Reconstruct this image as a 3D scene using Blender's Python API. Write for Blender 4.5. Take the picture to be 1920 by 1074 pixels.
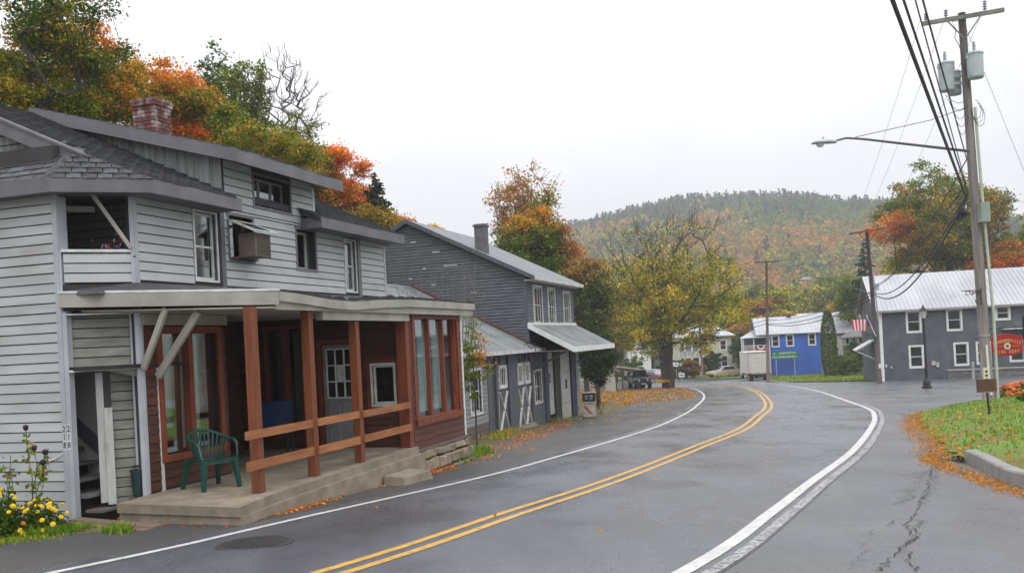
import bpy, math, random
import numpy as np
from mathutils import Matrix, Vector
random.seed(5); RN = np.random.RandomState(7)
sc = bpy.context.scene; COL = sc.collection
for o in list(bpy.data.objects): bpy.data.objects.remove(o)

# ---------------------------------------------------------------- camera, sky, sun
F = 1750.0; ROLL = math.atan(.05)
cd = bpy.data.cameras.new('camera'); cam = bpy.data.objects.new('camera', cd); COL.objects.link(cam)
cd.sensor_width = 36.0; cd.lens = F/1920*36; cd.shift_y = 103/1920.0
cd.clip_start = .1; cd.clip_end = 6000
cam.matrix_world = Matrix.Rotation(math.pi/2, 4, 'X') @ Matrix.Rotation(-ROLL, 4, 'Z')
sc.camera = cam
SUN_EL, SUN_AZ = math.radians(52), math.radians(-60)
w = bpy.data.worlds.new("World"); sc.world = w; w.use_nodes = True
nt = w.node_tree; nt.nodes.clear(); N = nt.nodes.new; L = nt.links.new
out = N('ShaderNodeOutputWorld'); bg = N('ShaderNodeBackground'); bg.inputs[1].default_value = .1
sky = N('ShaderNodeTexSky'); sky.sky_type = 'NISHITA'; sky.sun_disc = False
sky.sun_elevation = SUN_EL; sky.sun_rotation = SUN_AZ
tc = N('ShaderNodeTexCoord'); sx = N('ShaderNodeSeparateXYZ'); L(tc.outputs['Generated'], sx.inputs[0])
ramp = N('ShaderNodeMapRange'); L(sx.outputs[2], ramp.inputs[0])
ramp.inputs[1].default_value = 0; ramp.inputs[2].default_value = .75; ramp.interpolation_type = 'SMOOTHSTEP'; ramp.inputs[3].default_value = 7.5; ramp.inputs[4].default_value = 19
mp = N('ShaderNodeMapping'); mp.inputs['Scale'].default_value = (1, 1, 2.6); L(tc.outputs['Generated'], mp.inputs[0])
no = N('ShaderNodeTexNoise'); no.inputs['Scale'].default_value = 2.3; no.inputs['Detail'].default_value = 4; L(mp.outputs[0], no.inputs[0])
nr = N('ShaderNodeMapRange'); L(no.outputs[0], nr.inputs[0]); nr.inputs[1].default_value = .3; nr.inputs[2].default_value = .7
nr.inputs[3].default_value = .90; nr.inputs[4].default_value = 1.10
mu = N('ShaderNodeMath'); mu.operation = 'MULTIPLY'; L(ramp.outputs[0], mu.inputs[0]); L(nr.outputs[0], mu.inputs[1])
cl = N('ShaderNodeCombineColor')
for i, k in enumerate((.985, .985, 1.03)):
    m2 = N('ShaderNodeMath'); m2.operation = 'MULTIPLY'; m2.inputs[1].default_value = k; L(mu.outputs[0], m2.inputs[0]); L(m2.outputs[0], cl.inputs[i])
mx = N('ShaderNodeMix'); mx.data_type = 'RGBA'; mx.inputs[0].default_value = .93
L(sky.outputs[0], mx.inputs[6]); L(cl.outputs[0], mx.inputs[7]); L(mx.outputs[2], bg.inputs[0]); L(bg.outputs[0], out.inputs[0])
sd = bpy.data.lights.new('sun', 'SUN'); sd.energy = .9; sd.angle = math.radians(25); sd.color = (1, .97, .92)
so = bpy.data.objects.new('sun', sd); COL.objects.link(so)
dirv = Vector((math.sin(SUN_AZ)*math.cos(SUN_EL), math.cos(SUN_AZ)*math.cos(SUN_EL), math.sin(SUN_EL)))
dirv = Vector((.25, -.65, 1.0)).normalized()
so.rotation_euler = dirv.to_track_quat('Z', 'Y').to_euler()
sky.sun_elevation = math.asin(dirv.z); sky.sun_rotation = math.atan2(dirv.x, dirv.y)
sc.view_settings.view_transform = 'Standard'; sc.view_settings.look = 'None'
sc.view_settings.gamma = 1; sc.view_settings.use_curve_mapping = False; sc.view_settings.exposure = .17
sc.render.engine = 'CYCLES'
sc.cycles.max_bounces = 7; sc.cycles.diffuse_bounces = 3; sc.cycles.glossy_bounces = 3
sc.cycles.transparent_max_bounces = 12; sc.cycles.volume_bounces = 1; sc.cycles.use_denoising = True

# ---------------------------------------------------------------- geometry of the place
n_ = math.hypot(1, .05)
def un(px, py):
    u = px-960; v = 640-py
    return (u+.05*v)/n_/F, (v-.05*u)/n_/F
def at(px, py, Y):
    a, b = un(px, py); return (a*Y, Y, b*Y)
PY = [-60, -20, 0, 12, 17, 30, 40, 48, 68, 85, 110, 140, 300, 6000]
PZ = [.3, -.85, -1.6, -2.1, -2.36, -2.95, -3.3, -3.55, -4.25, -4.95, -5.9, -6.2, -6.4, -6.4]
DS = (.3048, .9524); DT = (.9524, -.3048); C0 = (-5.1, 12.8)
SKX = [-700, -300, -60, 20, 56, 93, 121, 181, 262, 297, 330, 365, 388, 450, 700]
SKZ = [30, 42, 50, 68, 77, 85, 90, 89.5, 79, 70, 60, 54, 50, 42, 34]
MPOLY = [(12.31, 29.0), (9.6, 22.5), (8.24, 18.6), (7.2, 16.2), (6.75, 14.8), (6.72, 13.6), (6.2, 12.0), (6.1, 11.0), (6.5, 9), (8.2, 6.3),
         (12, 4), (20, 3), (34, 10), (40, 36), (30, 39.5), (21, 36.5), (16, 33)]
def polydist(x, y, P):
    x = np.asarray(x, float); y = np.asarray(y, float)
    ins = np.zeros(x.shape, bool); dmin = np.full(x.shape, 1e9)
    for i in range(len(P)):
        x0, y0 = P[i]; x1, y1 = P[(i+1) % len(P)]
        c = (y0 > y) != (y1 > y)
        with np.errstate(all='ignore'):
            xi = (x1-x0)*(y-y0)/((y1-y0) if y1 != y0 else 1e-9)+x0
        ins ^= c & (x < xi)
        L2 = (x1-x0)**2+(y1-y0)**2
        t = np.clip(((x-x0)*(x1-x0)+(y-y0)*(y1-y0))/L2, 0, 1)
        dmin = np.minimum(dmin, np.hypot(x-x0-t*(x1-x0), y-y0-t*(y1-y0)))
    return np.where(ins, dmin, -dmin)
def prof(y): return np.interp(y, PY, PZ)
def H(x, y, mound=True):
    x = np.asarray(x, float); y = np.asarray(y, float)
    z = (prof(y-1.5)+prof(y)*2+prof(y+1.5))/4
    wl = -(x-C0[0])*DT[0]-(y-C0[1])*DT[1]
    hs = np.clip((wl-7.5)*.34, 0, 14)*np.clip((95-y)/35, 0, 1)
    z = z+hs
    if mound:
        d = polydist(x, y, MPOLY)
        z = z+np.where(d > 0, .60*(1-np.exp(-np.maximum(d, 0)/2.2))+.03, 0)
    return z
def Hill(x, y):
    return np.interp(x, SKX, SKZ)*(lambda t: t*t*(3-2*t))(np.clip((y-230)/470, 0, 1))-7.5+np.clip(y-230, 0, 1)*1
def Hf(x, y, m=True): return float(H(np.array([x]), np.array([y]), m)[0])
def G(px, py, m=False):
    a, b = un(px, py); y = 3.0
    while y < 300:
        if b*y <= Hf(a*y, y, m): return (a*y, y, Hf(a*y, y, m))
        y *= 1.004
    return (a*y, y, b*y)

# ---------------------------------------------------------------- materials
MATS = {}
def mat(name, col, rough=.7, col2=None, scale=3, stretch=(1, 1, 1), bump=0, bscale=30, metal=0, rnd=.12, spec=.4, detail=5, lo=.35, hi=.65, third=None, tscale=1.2, tlo=.55, thi=.75):
    if name in MATS: return MATS[name]
    m = bpy.data.materials.new(name); m.use_nodes = True; t = m.node_tree; P = t.nodes['Principled BSDF']; N = t.nodes.new; L = t.links.new
    P.inputs['Roughness'].default_value = rough; P.inputs['Metallic'].default_value = metal
    P.inputs['Specular IOR Level'].default_value = spec
    tc = N('ShaderNodeTexCoord'); mp = N('ShaderNodeMapping'); mp.inputs['Scale'].default_value = stretch; L(tc.outputs['Object'], mp.inputs[0])
    no = N('ShaderNodeTexNoise'); no.inputs['Scale'].default_value = scale; no.inputs['Detail'].default_value = detail; L(mp.outputs[0], no.inputs[0])
    mr = N('ShaderNodeMapRange'); mr.inputs[1].default_value = lo; mr.inputs[2].default_value = hi; L(no.outputs[0], mr.inputs[0])
    c2 = col2 or tuple(c*.78 for c in col)
    mx = N('ShaderNodeMix'); mx.data_type = 'RGBA'; mx.inputs[6].default_value = (*col, 1); mx.inputs[7].default_value = (*c2, 1); L(mr.outputs[0], mx.inputs[0])
    last = mx.outputs[2]
    if third:
        n3 = N('ShaderNodeTexNoise'); n3.inputs['Scale'].default_value = tscale; n3.inputs['Detail'].default_value = 6; L(mp.outputs[0], n3.inputs[0])
        m3 = N('ShaderNodeMapRange'); m3.inputs[1].default_value = tlo; m3.inputs[2].default_value = thi; L(n3.outputs[0], m3.inputs[0])
        x3 = N('ShaderNodeMix'); x3.data_type = 'RGBA'; L(last, x3.inputs[6]); x3.inputs[7].default_value = (*third, 1); L(m3.outputs[0], x3.inputs[0]); last = x3.outputs[2]
    if rnd:
        oi = N('ShaderNodeObjectInfo'); r = N('ShaderNodeMapRange'); r.inputs[3].default_value = 1-rnd; r.inputs[4].default_value = 1+rnd; L(oi.outputs['Random'], r.inputs[0])
        hs = N('ShaderNodeHueSaturation'); L(r.outputs[0], hs.inputs['Value']); L(last, hs.inputs['Color']); last = hs.outputs[0]
    L(last, P.inputs['Base Color'])
    if bump:
        b = N('ShaderNodeBump'); b.inputs['Strength'].default_value = bump; b.inputs['Distance'].default_value = .02
        nb = N('ShaderNodeTexNoise'); nb.inputs['Scale'].default_value = bscale; nb.inputs['Detail'].default_value = 4; L(mp.outputs[0], nb.inputs[0])
        L(nb.outputs[0], b.inputs['Height']); L(b.outputs[0], P.inputs['Normal'])
    MATS[name] = m; return m
def glass(name, tint=(.9, .95, .95), mixv=None, dark=False):
    if name in MATS: return MATS[name]
    m = bpy.data.materials.new(name); m.use_nodes = True; t = m.node_tree; t.nodes.clear(); N = t.nodes.new; L = t.links.new
    o = N('ShaderNodeOutputMaterial'); g = N('ShaderNodeBsdfGlossy'); g.inputs['Roughness'].default_value = .04
    g.inputs['Color'].default_value = (.9, .93, .95, 1)
    tr = N('ShaderNodeBsdfTransparent') if not dark else N('ShaderNodeBsdfDiffuse'); tr.inputs[0].default_value = (*tint, 1)
    lw = N('ShaderNodeLayerWeight'); lw.inputs[0].default_value = .25
    ad = N('ShaderNodeMapRange'); ad.inputs[3].default_value = .03; ad.inputs[4].default_value = .28; L(lw.outputs['Fresnel'], ad.inputs[0])
    mx = N('ShaderNodeMixShader'); L(ad.outputs[0], mx.inputs[0]); L(tr.outputs[0], mx.inputs[1]); L(g.outputs[0], mx.inputs[2]); L(mx.outputs[0], o.inputs[0])
    MATS[name] = m; return m
def leafmat(name='leaves', trans=.35):
    if name in MATS: return MATS[name]
    m = bpy.data.materials.new(name); m.use_nodes = True; t = m.node_tree; t.nodes.clear(); N = t.nodes.new; L = t.links.new
    o = N('ShaderNodeOutputMaterial'); a = N('ShaderNodeAttribute'); a.attribute_name = 'col'
    d = N('ShaderNodeBsdfDiffuse'); tr = N('ShaderNodeBsdfTranslucent'); mx = N('ShaderNodeMixShader'); mx.inputs[0].default_value = trans
    L(a.outputs['Color'], d.inputs[0]); L(a.outputs['Color'], tr.inputs[0]); L(d.outputs[0], mx.inputs[1]); L(tr.outputs[0], mx.inputs[2]); L(mx.outputs[0], o.inputs[0])
    MATS[name] = m; return m
GLASS = glass('window_glass'); DGLASS = glass('dark_glass', (.02, .022, .025), dark=True)
VINYL = mat('vinyl_siding', (.42, .44, .445), .42, (.35, .37, .375), 1.2, (1, 1, 3), bump=.05, rnd=.07, third=(.27, .275, .245), tscale=.9, tlo=.52, thi=.85)
TRIMG = mat('grey_trim', (.14, .14, .155), .5, (.11, .11, .12), 3, rnd=.05)
CORNER = mat('corner_trim', (.40, .42, .455), .4, (.32, .34, .37), 2, rnd=.04)
WHITE = mat('white_paint', (.72, .73, .72), .45, (.60, .61, .58), 4, rnd=.05)
SASH = mat('sash_white', (.66, .68, .66), .4, (.5, .52, .5), 6, rnd=.05)
SHINGLE = mat('asphalt_shingle', (.115, .118, .13), .9, (.065, .068, .075), 14, bump=.5, bscale=120, rnd=.28)
ROOFDECK = mat('roof_deck', (.06, .062, .07), .95)
FASCIA = mat('porch_fascia', (.36, .35, .30), .5, (.27, .26, .22), 2.5, (1, 1, 1), rnd=.03)
PLYWOOD = mat('weathered_ply', (.27, .285, .28), .8, (.16, .17, .16), 2.2, (7, 7, .5), rnd=.1)
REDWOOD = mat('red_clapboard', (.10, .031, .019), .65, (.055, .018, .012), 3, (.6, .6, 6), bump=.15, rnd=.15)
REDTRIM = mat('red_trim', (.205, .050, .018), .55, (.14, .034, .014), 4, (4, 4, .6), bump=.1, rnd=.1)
POSTWOOD = mat('stained_post', (.20, .058, .019), .6, (.125, .036, .013), 3, (9, 9, .5), bump=.15, bscale=12, rnd=.12)
RAILWOOD = mat('rail_lumber', (.36, .145, .05), .65, (.25, .09, .032), 3.5, (.7, 6, 6), bump=.1, rnd=.15)
CONC = mat('porch_concrete', (.27, .225, .17), .85, (.18, .15, .11), 3.5, bump=.35, bscale=25, rnd=.05, third=(.13, .12, .08), tscale=1.1, tlo=.52, thi=.8)
STONE = mat('field_stone', (.30, .24, .17), .9, (.18, .15, .11), 5, bump=.6, bscale=14, rnd=.3, third=(.11, .12, .06), tscale=3)
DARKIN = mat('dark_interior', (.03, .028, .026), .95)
BRICK = mat('old_brick', (.17, .058, .047), .9, (.10, .038, .034), 9, bump=.4, bscale=50, rnd=.35, third=(.32, .28, .26), tscale=6, tlo=.47, thi=.66)
MORTAR = mat('mortar', (.25, .22, .2), .95)
BARN = mat('barn_boards', (.125, .137, .152), .75, (.08, .09, .102), 2.2, (.4, 1, 6), bump=.25, rnd=.12, third=(.27, .27, .26), tscale=5, tlo=.66, thi=.78)
BARNTRIM = mat('barn_trim', (.09, .10, .118), .65, (.06, .068, .08), 3, (3, 3, .4), rnd=.1)
OLDWOOD = mat('old_wood', (.15, .115, .095), .85, (.09, .07, .06), 4, (8, 8, .6), bump=.2, rnd=.15)
GARROOF = mat('pale_rolled_roofing', (.20, .22, .215), .85, (.13, .145, .145), 1.2, bump=.2, rnd=.04, third=(.18, .19, .17), tscale=1.4)
METALROOF = mat('metal_roof', (.43, .44, .47), .42, (.33, .335, .35), .5, (1, .4, 1), rnd=.04, third=(.27, .25, .235), tscale=.9, tlo=.6, thi=.85)
PEELW = mat('peeling_white', (.62, .62, .60), .6, (.42, .41, .38), 6, rnd=.06, third=(.2, .19, .18), tscale=9, tlo=.62, thi=.7)
FIREW = mat('fire_siding', (.088, .098, .112), .6, (.062, .07, .082), 1.3, rnd=.05, bump=.1, third=(.12, .13, .14), tscale=.8)
BLUE = mat('blue_paint', (.035, .125, .52), .55, (.028, .095, .42), .8, rnd=.03, third=(.06, .12, .36), tscale=1.5)
TAN = mat('tan_siding', (.42, .40, .33), .6, (.33, .32, .26), 1.5, rnd=.04)
CREAM = mat('cream_siding', (.55, .54, .43), .6, (.47, .46, .37), 1, rnd=.04)
BLOCK = mat('block_wall', (.15, .15, .15), .85, (.11, .105, .1), 4, bump=.3, rnd=.25)
BLACK = mat('black_metal', (.018, .018, .022), .45, rnd=.1)
CABLE = mat('cable', (.016, .014, .022), .5, rnd=.1)
GALV = mat('galvanised', (.42, .45, .46), .4, (.33, .36, .37), 5, metal=.3, rnd=.05)
XFMR = mat('transformer_paint', (.40, .45, .46), .4, (.33, .37, .38), 3, rnd=.06, third=(.25, .13, .07), tscale=3, tlo=.68, thi=.75)
POLEW = mat('pole_wood', (.24, .21, .20), .85, (.15, .13, .122), 3, (7, 7, .35), bump=.4, bscale=14, rnd=.12)
POLED = mat('pole_dark', (.11, .085, .08), .85, (.07, .055, .05), 3, (7, 7, .35), bump=.3, rnd=.1)
BARK = mat('bark', (.085, .07, .058), .95, (.05, .042, .036), 3, (5, 5, 1), bump=.6, bscale=10, rnd=.2)
BARKG = mat('grey_bark', (.17, .155, .14), .95, (.10, .09, .085), 3, (5, 5, 1), bump=.6, bscale=10, rnd=.2)
PGREEN = mat('green_plastic', (.008, .062, .048), .35, (.007, .05, .038), 8, rnd=.05)
BLUEPL = mat('blue_plastic', (.015, .04, .12), .4, rnd=.05)
RUBBER = mat('rubber', (.015, .015, .016), .8)
LEAF = leafmat(); 

# ---------------------------------------------------------------- mesh helpers
BZ = {}
def setp(o, label=None, cat=None, group=None, kind=None):
    if label: o['label'] = label
    if cat: o['category'] = cat
    if group: o['group'] = group
    if kind: o['kind'] = kind
    return o
def thing(name, label, cat, loc, rz=0, group=None, absz=False):
    o = bpy.data.objects.new(name, None); COL.objects.link(o); o.empty_display_size = .2
    o.location = loc; o.rotation_euler = (0, 0, rz); setp(o, label, cat, group)
    BZ[o.name] = -loc[2] if absz else 0
    return o
def link(name, me, m, parent=None, kind=None):
    o = bpy.data.objects.new(name, me); COL.objects.link(o)
    if m is not None and not me.materials:
        for q in (m if isinstance(m, (list, tuple)) else [m]): me.materials.append(q)
    if parent is not None:
        o.parent = parent
        if parent.type == 'EMPTY': o.location = (0, 0, BZ.get(parent.name, 0))
    if kind: o['kind'] = kind
    return o
def fr(ox, oy, ux, uy, nx=None, ny=None, oz=0):
    l = math.hypot(ux, uy); ux /= l; uy /= l
    if nx is None: nx, ny = uy, -ux
    return Matrix(((ux, nx, 0, ox), (uy, ny, 0, oy), (0, 0, 1, oz), (0, 0, 0, 1)))
class MB:
    def __init__(s): s.v = []; s.f = []; s.fm = []
    def add(s, vs, fs, M=None, mi=0):
        b = len(s.v)
        s.v += [tuple(M @ Vector(p)) for p in vs] if M is not None else [tuple(p) for p in vs]
        s.f += [tuple(b+i for i in f) for f in fs]; s.fm += [mi]*len(fs); return s
    def box(s, a0, a1, b0, b1, c0, c1, M=None, mi=0):
        return s.hexa([(a0, b0, c0), (a1, b0, c0), (a1, b1, c0), (a0, b1, c0), (a0, b0, c1), (a1, b0, c1), (a1, b1, c1), (a0, b1, c1)], M, mi)
    def hexa(s, p, M=None, mi=0):
        return s.add(p, [(0, 3, 2, 1), (4, 5, 6, 7), (0, 1, 5, 4), (1, 2, 6, 5), (2, 3, 7, 6), (3, 0, 4, 7)], M, mi)
    def prism(s, pts, n0, n1, M=None, mi=0):     # pts in (u,z), extruded along n
        k = len(pts)
        vs = [(p[0], n0, p[1]) for p in pts]+[(p[0], n1, p[1]) for p in pts]
        return s.add(vs, [tuple(range(k)), tuple(range(2*k-1, k-1, -1))]+[(i, i+k, (i+1) % k+k, (i+1) % k) for i in range(k)], M, mi)
    def slab(s, pts, th, M=None, mi=0):           # 3d polygon given thickness downward
        k = len(pts)
        vs = list(pts)+[(p[0], p[1], p[2]-th) for p in pts]
        return s.add(vs, [tuple(range(k)), tuple(range(2*k-1, k-1, -1))]+[(i, (i+1) % k, (i+1) % k+k, i+k) for i in range(k)], M, mi)
    def beam(s, a, b, w, h, M=None, mi=0, up=(0, 0, 1)):
        a = Vector(a); b = Vector(b); d = (b-a).normalized(); up = Vector(up)
        if abs(d.dot(up)) > .98: up = Vector((0, 1, 0))
        r = d.cross(up).normalized()*w/2; q = r.cross(d).normalized()*h/2
        return s.hexa([a-r-q, a+r-q, b+r-q, b-r-q, a-r+q, a+r+q, b+r+q, b-r+q], M, mi)
    def tube(s, pts, r, k=6, M=None, mi=0, caps=True):
        pts = [Vector(p) for p in pts]; n = len(pts); rs = r if isinstance(r, (list, tuple)) else [r]*n
        vs = []
        for i, p in enumerate(pts):
            d = (pts[min(i+1, n-1)]-pts[max(i-1, 0)]).normalized()
            a = Vector((0, 0, 1)) if abs(d.z) < .95 else Vector((1, 0, 0))
            x = d.cross(a).normalized(); y = d.cross(x)
            vs += [p+(x*math.cos(2*math.pi*j/k)+y*math.sin(2*math.pi*j/k))*rs[i] for j in range(k)]
        fs = [(i*k+j, i*k+(j+1) % k, (i+1)*k+(j+1) % k, (i+1)*k+j) for i in range(n-1) for j in range(k)]
        if caps: fs += [tuple(range(k)), tuple(range(n*k-1, (n-1)*k-1, -1))]
        return s.add(vs, fs, M, mi)
    def lathe(s, prof_, k=12, M=None, mi=0, c=(0, 0)):
        vs = [(c[0]+r*math.cos(2*math.pi*j/k), c[1]+r*math.sin(2*math.pi*j/k), z) for r, z in prof_ for j in range(k)]; n = len(prof_)
        fs = [(i*k+j, i*k+(j+1) % k, (i+1)*k+(j+1) % k, (i+1)*k+j) for i in range(n-1) for j in range(k)]
        return s.add(vs, fs+[tuple(range(k)), tuple(range(n*k-1, (n-1)*k-1, -1))], M, mi)
    def wall(s, u0, u1, z0, z1, holes, n0, n1, M=None, mi=0):
        us = sorted({u0, u1, *[min(max(h[0], u0), u1) for h in holes], *[min(max(h[1], u0), u1) for h in holes]})
        for a, b in zip(us, us[1:]):
            if b-a < 1e-4: continue
            c = (a+b)/2; cut = sorted([(h[2], h[3]) for h in holes if h[0] < c < h[1]]); z = z0
            for q0, q1 in cut+[(z1, z1)]:
                if min(q0, z1)-z > 1e-4: s.box(a, b, n0, n1, z, min(q0, z1), M, mi)
                z = max(z, q1)
        return s
    def mesh(s, name='m', smooth=False, bevel=0):
        me = bpy.data.meshes.new(name); me.from_pydata(s.v, [], s.f)
        if any(s.fm): me.polygons.foreach_set('material_index', s.fm)
        if smooth: me.polygons.foreach_set('use_smooth', [True]*len(s.f))
        me.update(); return me
    def build(s, name, m, parent=None, kind=None, smooth=False, bevel=0):
        o = link(name, s.mesh(name, smooth), m, parent, kind)
        if bevel:
            bv = o.modifiers.new('bevel', 'BEVEL'); bv.width = bevel; bv.segments = 2; bv.limit_method = 'ANGLE'
        return o
def npmesh(name, v, f4, col=None, mats=None):
    me = bpy.data.meshes.new(name); nv = len(v); nf = len(f4); k = f4.shape[1]
    me.vertices.add(nv); me.vertices.foreach_set('co', np.ascontiguousarray(v, np.float32).ravel())
    me.loops.add(nf*k); me.loops.foreach_set('vertex_index', np.ascontiguousarray(f4, np.int32).ravel())
    me.polygons.add(nf); me.polygons.foreach_set('loop_start', np.arange(0, nf*k, k, dtype=np.int32)); me.polygons.foreach_set('loop_total', np.full(nf, k, np.int32))
    if col is not None:
        a = me.color_attributes.new('col', 'FLOAT_COLOR', 'POINT')
        c4 = np.ones((nv, 4), np.float32); c4[:, :3] = col; a.data.foreach_set('color', c4.ravel())
    me.update(calc_edges=True); me.validate()
    return me
def quads(cent, size, col, rng=RN, flat=None, aspect=.62, nrm=None):
    """leaf shaped quads (kites) round the points cent"""
    n = len(cent); size = np.broadcast_to(np.asarray(size, float), (n,))
    d = rng.normal(size=(n, 3)) if nrm is None else nrm
    if flat is not None: d = d*np.array([1, 1, flat])
    d /= np.linalg.norm(d, axis=1)[:, None]+1e-9
    e = rng.normal(size=(n, 3)); e -= (e*d).sum(1)[:, None]*d; e /= np.linalg.norm(e, axis=1)[:, None]+1e-9
    f = np.cross(d, e); s = size[:, None]
    v = np.stack([cent-f*s*.55, cent+e*s*aspect*.55-f*s*.05, cent+f*s*.6, cent-e*s*aspect*.55-f*s*.05], 1)
    c = np.repeat(col, 4, 0)
    return v.reshape(-1, 3), np.arange(4*n).reshape(n, 4), c

# ---------------------------------------------------------------- wall pieces
def boards(parent, M, z0, z1, pitch, ulim, holes, m, name='siding_board', d0=.002, th=.016, join=False, tap=True, jitter=0, gap=.015):
    mb = MB(); z = z0; first = True
    while z < z1-.01:
        zt = min(z+pitch, z1)
        a0, b0 = ulim(z); a1, b1 = ulim(zt-1e-3)
        iv = [(a0, b0, a1, b1)]
        zc = (z+zt)/2
        for h in holes:
            if h[2] < zc < h[3]:
                nv = []
                for q in iv:
                    if h[1] <= q[0] or h[0] >= q[1]: nv.append(q); continue
                    if h[0] > q[0]+.01: nv.append((q[0], h[0], q[2], h[0]))
                    if h[1] < q[1]-.01: nv.append((h[1], q[1], h[1], q[3]))
                iv = nv
        if not join:
            sp = []
            for q in iv:
                if q[1]-q[0] > 2.2 and random.random() < .75:
                    c = random.uniform(q[0]+.6, q[1]-.6); sp += [(q[0], c-.0015, q[2], c-.0015), (c+.0015, q[1], c+.0015, q[3])]
                else: sp.append(q)
            iv = sp
        for q in iv:
            if q[1]-q[0] < .015: continue
            j = random.uniform(-jitter, jitter)+random.gauss(0, .0012); z_ = z; z = z_+gap
            vs = [(q[0], d0, z+j), (q[1], d0, z-j), (q[3], d0, zt), (q[2], d0, zt), (q[0], d0+th, z+j), (q[1], d0+th, z-j), (q[3], d0+th*.25, zt), (q[2], d0+th*.25, zt)]
            fs = [(0, 3, 2, 1), (4, 5, 6, 7), (0, 1, 5, 4), (1, 2, 6, 5), (2, 3, 7, 6), (3, 0, 4, 7)]
            if join: mb.add(vs, fs, M)
            else: MB().add(vs, fs, M).build(name, m, parent)
            z = z_
        z = zt
    if join and mb.v: return mb.build(name, m, parent, 'stuff')
def shingles(parent, P0, U, V, inside, umax, vmax, m, tabw=.30, exp=.12, limit=200, name='shingle', u0=0, hp=()):
    """overlapping tabs on a roof plane: P0 + u U + v V"""
    P0 = Vector(P0); U = Vector(U).normalized(); V = Vector(V).normalized(); Nn = U.cross(V)
    if Nn.z < 0: Nn = -Nn
    items = []; cutm = MB()
    def clip(P):
        for a, b, c in hp:
            o = []
            for i in range(len(P)):
                p, q = P[i-1], P[i]; fp = a*p[0]+b*p[1]-c; fq = a*q[0]+b*q[1]-c
                if (fp <= 0) != (fq <= 0): t = fp/(fp-fq); o.append((p[0]+(q[0]-p[0])*t, p[1]+(q[1]-p[1])*t))
                if fq <= 0: o.append(q)
            P = o
            if not P: break
        return P
    r = 0; v = -.03
    while v < vmax:
        u = u0-(r % 2)*tabw/2-random.uniform(0, .04)
        while u < umax:
            if inside(u+tabw/2, v+exp/2):
                c4 = [(u+.008, v), (u+tabw-.008, v), (u+tabw-.008, v+exp*1.25), (u+.008, v+exp*1.25)]
                cc = clip(c4)
                if all(a*p[0]+b*p[1] <= c+1e-6 for a, b, c in hp for p in c4): items.append((u, v))
                elif len(cc) > 2:
                    tp = [P0+U*p[0]+V*p[1]+Nn*(.026-.02*(p[1]-v)/(exp*1.25)) for p in cc]; bt = [P0+U*p[0]+V*p[1] for p in cc]; k = len(cc)
                    cutm.add(tp+bt, [tuple(range(k)), tuple(range(2*k-1, k-1, -1))]+[(i, (i+1) % k, (i+1) % k+k, i+k) for i in range(k)])
            u += tabw
        v += exp; r += 1
    Mx = Matrix((( *[U[0], V[0], Nn[0], 0],), (U[1], V[1], Nn[1], 0), (U[2], V[2], Nn[2], 0), (0, 0, 0, 1)))
    def tab(mb, u, v, w):
        o = P0+U*u+V*v
        M = Matrix.Translation(o) @ Mx
        mb.hexa([(.008, 0, .0), (w-.008, 0, 0), (w-.008, exp*1.25, .0), (.008, exp*1.25, 0), (.008, 0, .026), (w-.008, 0, .026), (w-.008, exp*1.25, .006), (.008, exp*1.25, .006)], M)
    items.sort(key=lambda q: q[0]+q[1]*.3)
    pm = MB(); tabm = MB(); tabm.hexa([(.008, 0, .0), (tabw-.008, 0, 0), (tabw-.008, exp*1.25, .0), (.008, exp*1.25, 0), (.008, 0, .026), (tabw-.008, 0, .026), (tabw-.008, exp*1.25, .006), (.008, exp*1.25, .006)])
    shared = tabm.mesh('shingle'); shared.materials.append(m)
    for i, (u, v) in enumerate(items):
        if i < limit:
            o = bpy.data.objects.new(name, shared); COL.objects.link(o); o.parent = parent
            o.matrix_local = Matrix.Translation(Vector((0, 0, BZ.get(parent.name, 0) if parent.type == 'EMPTY' else 0))+P0+U*u+V*(v+random.uniform(-.006, .006))) @ Mx
        else: tab(pm, u, v+random.uniform(-.006, .006), tabw)
    if pm.v: pm.build('roof_shingles', m, parent, 'stuff')
    if cutm.v: cutm.build('cut_shingles', m, parent, 'stuff')
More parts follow.
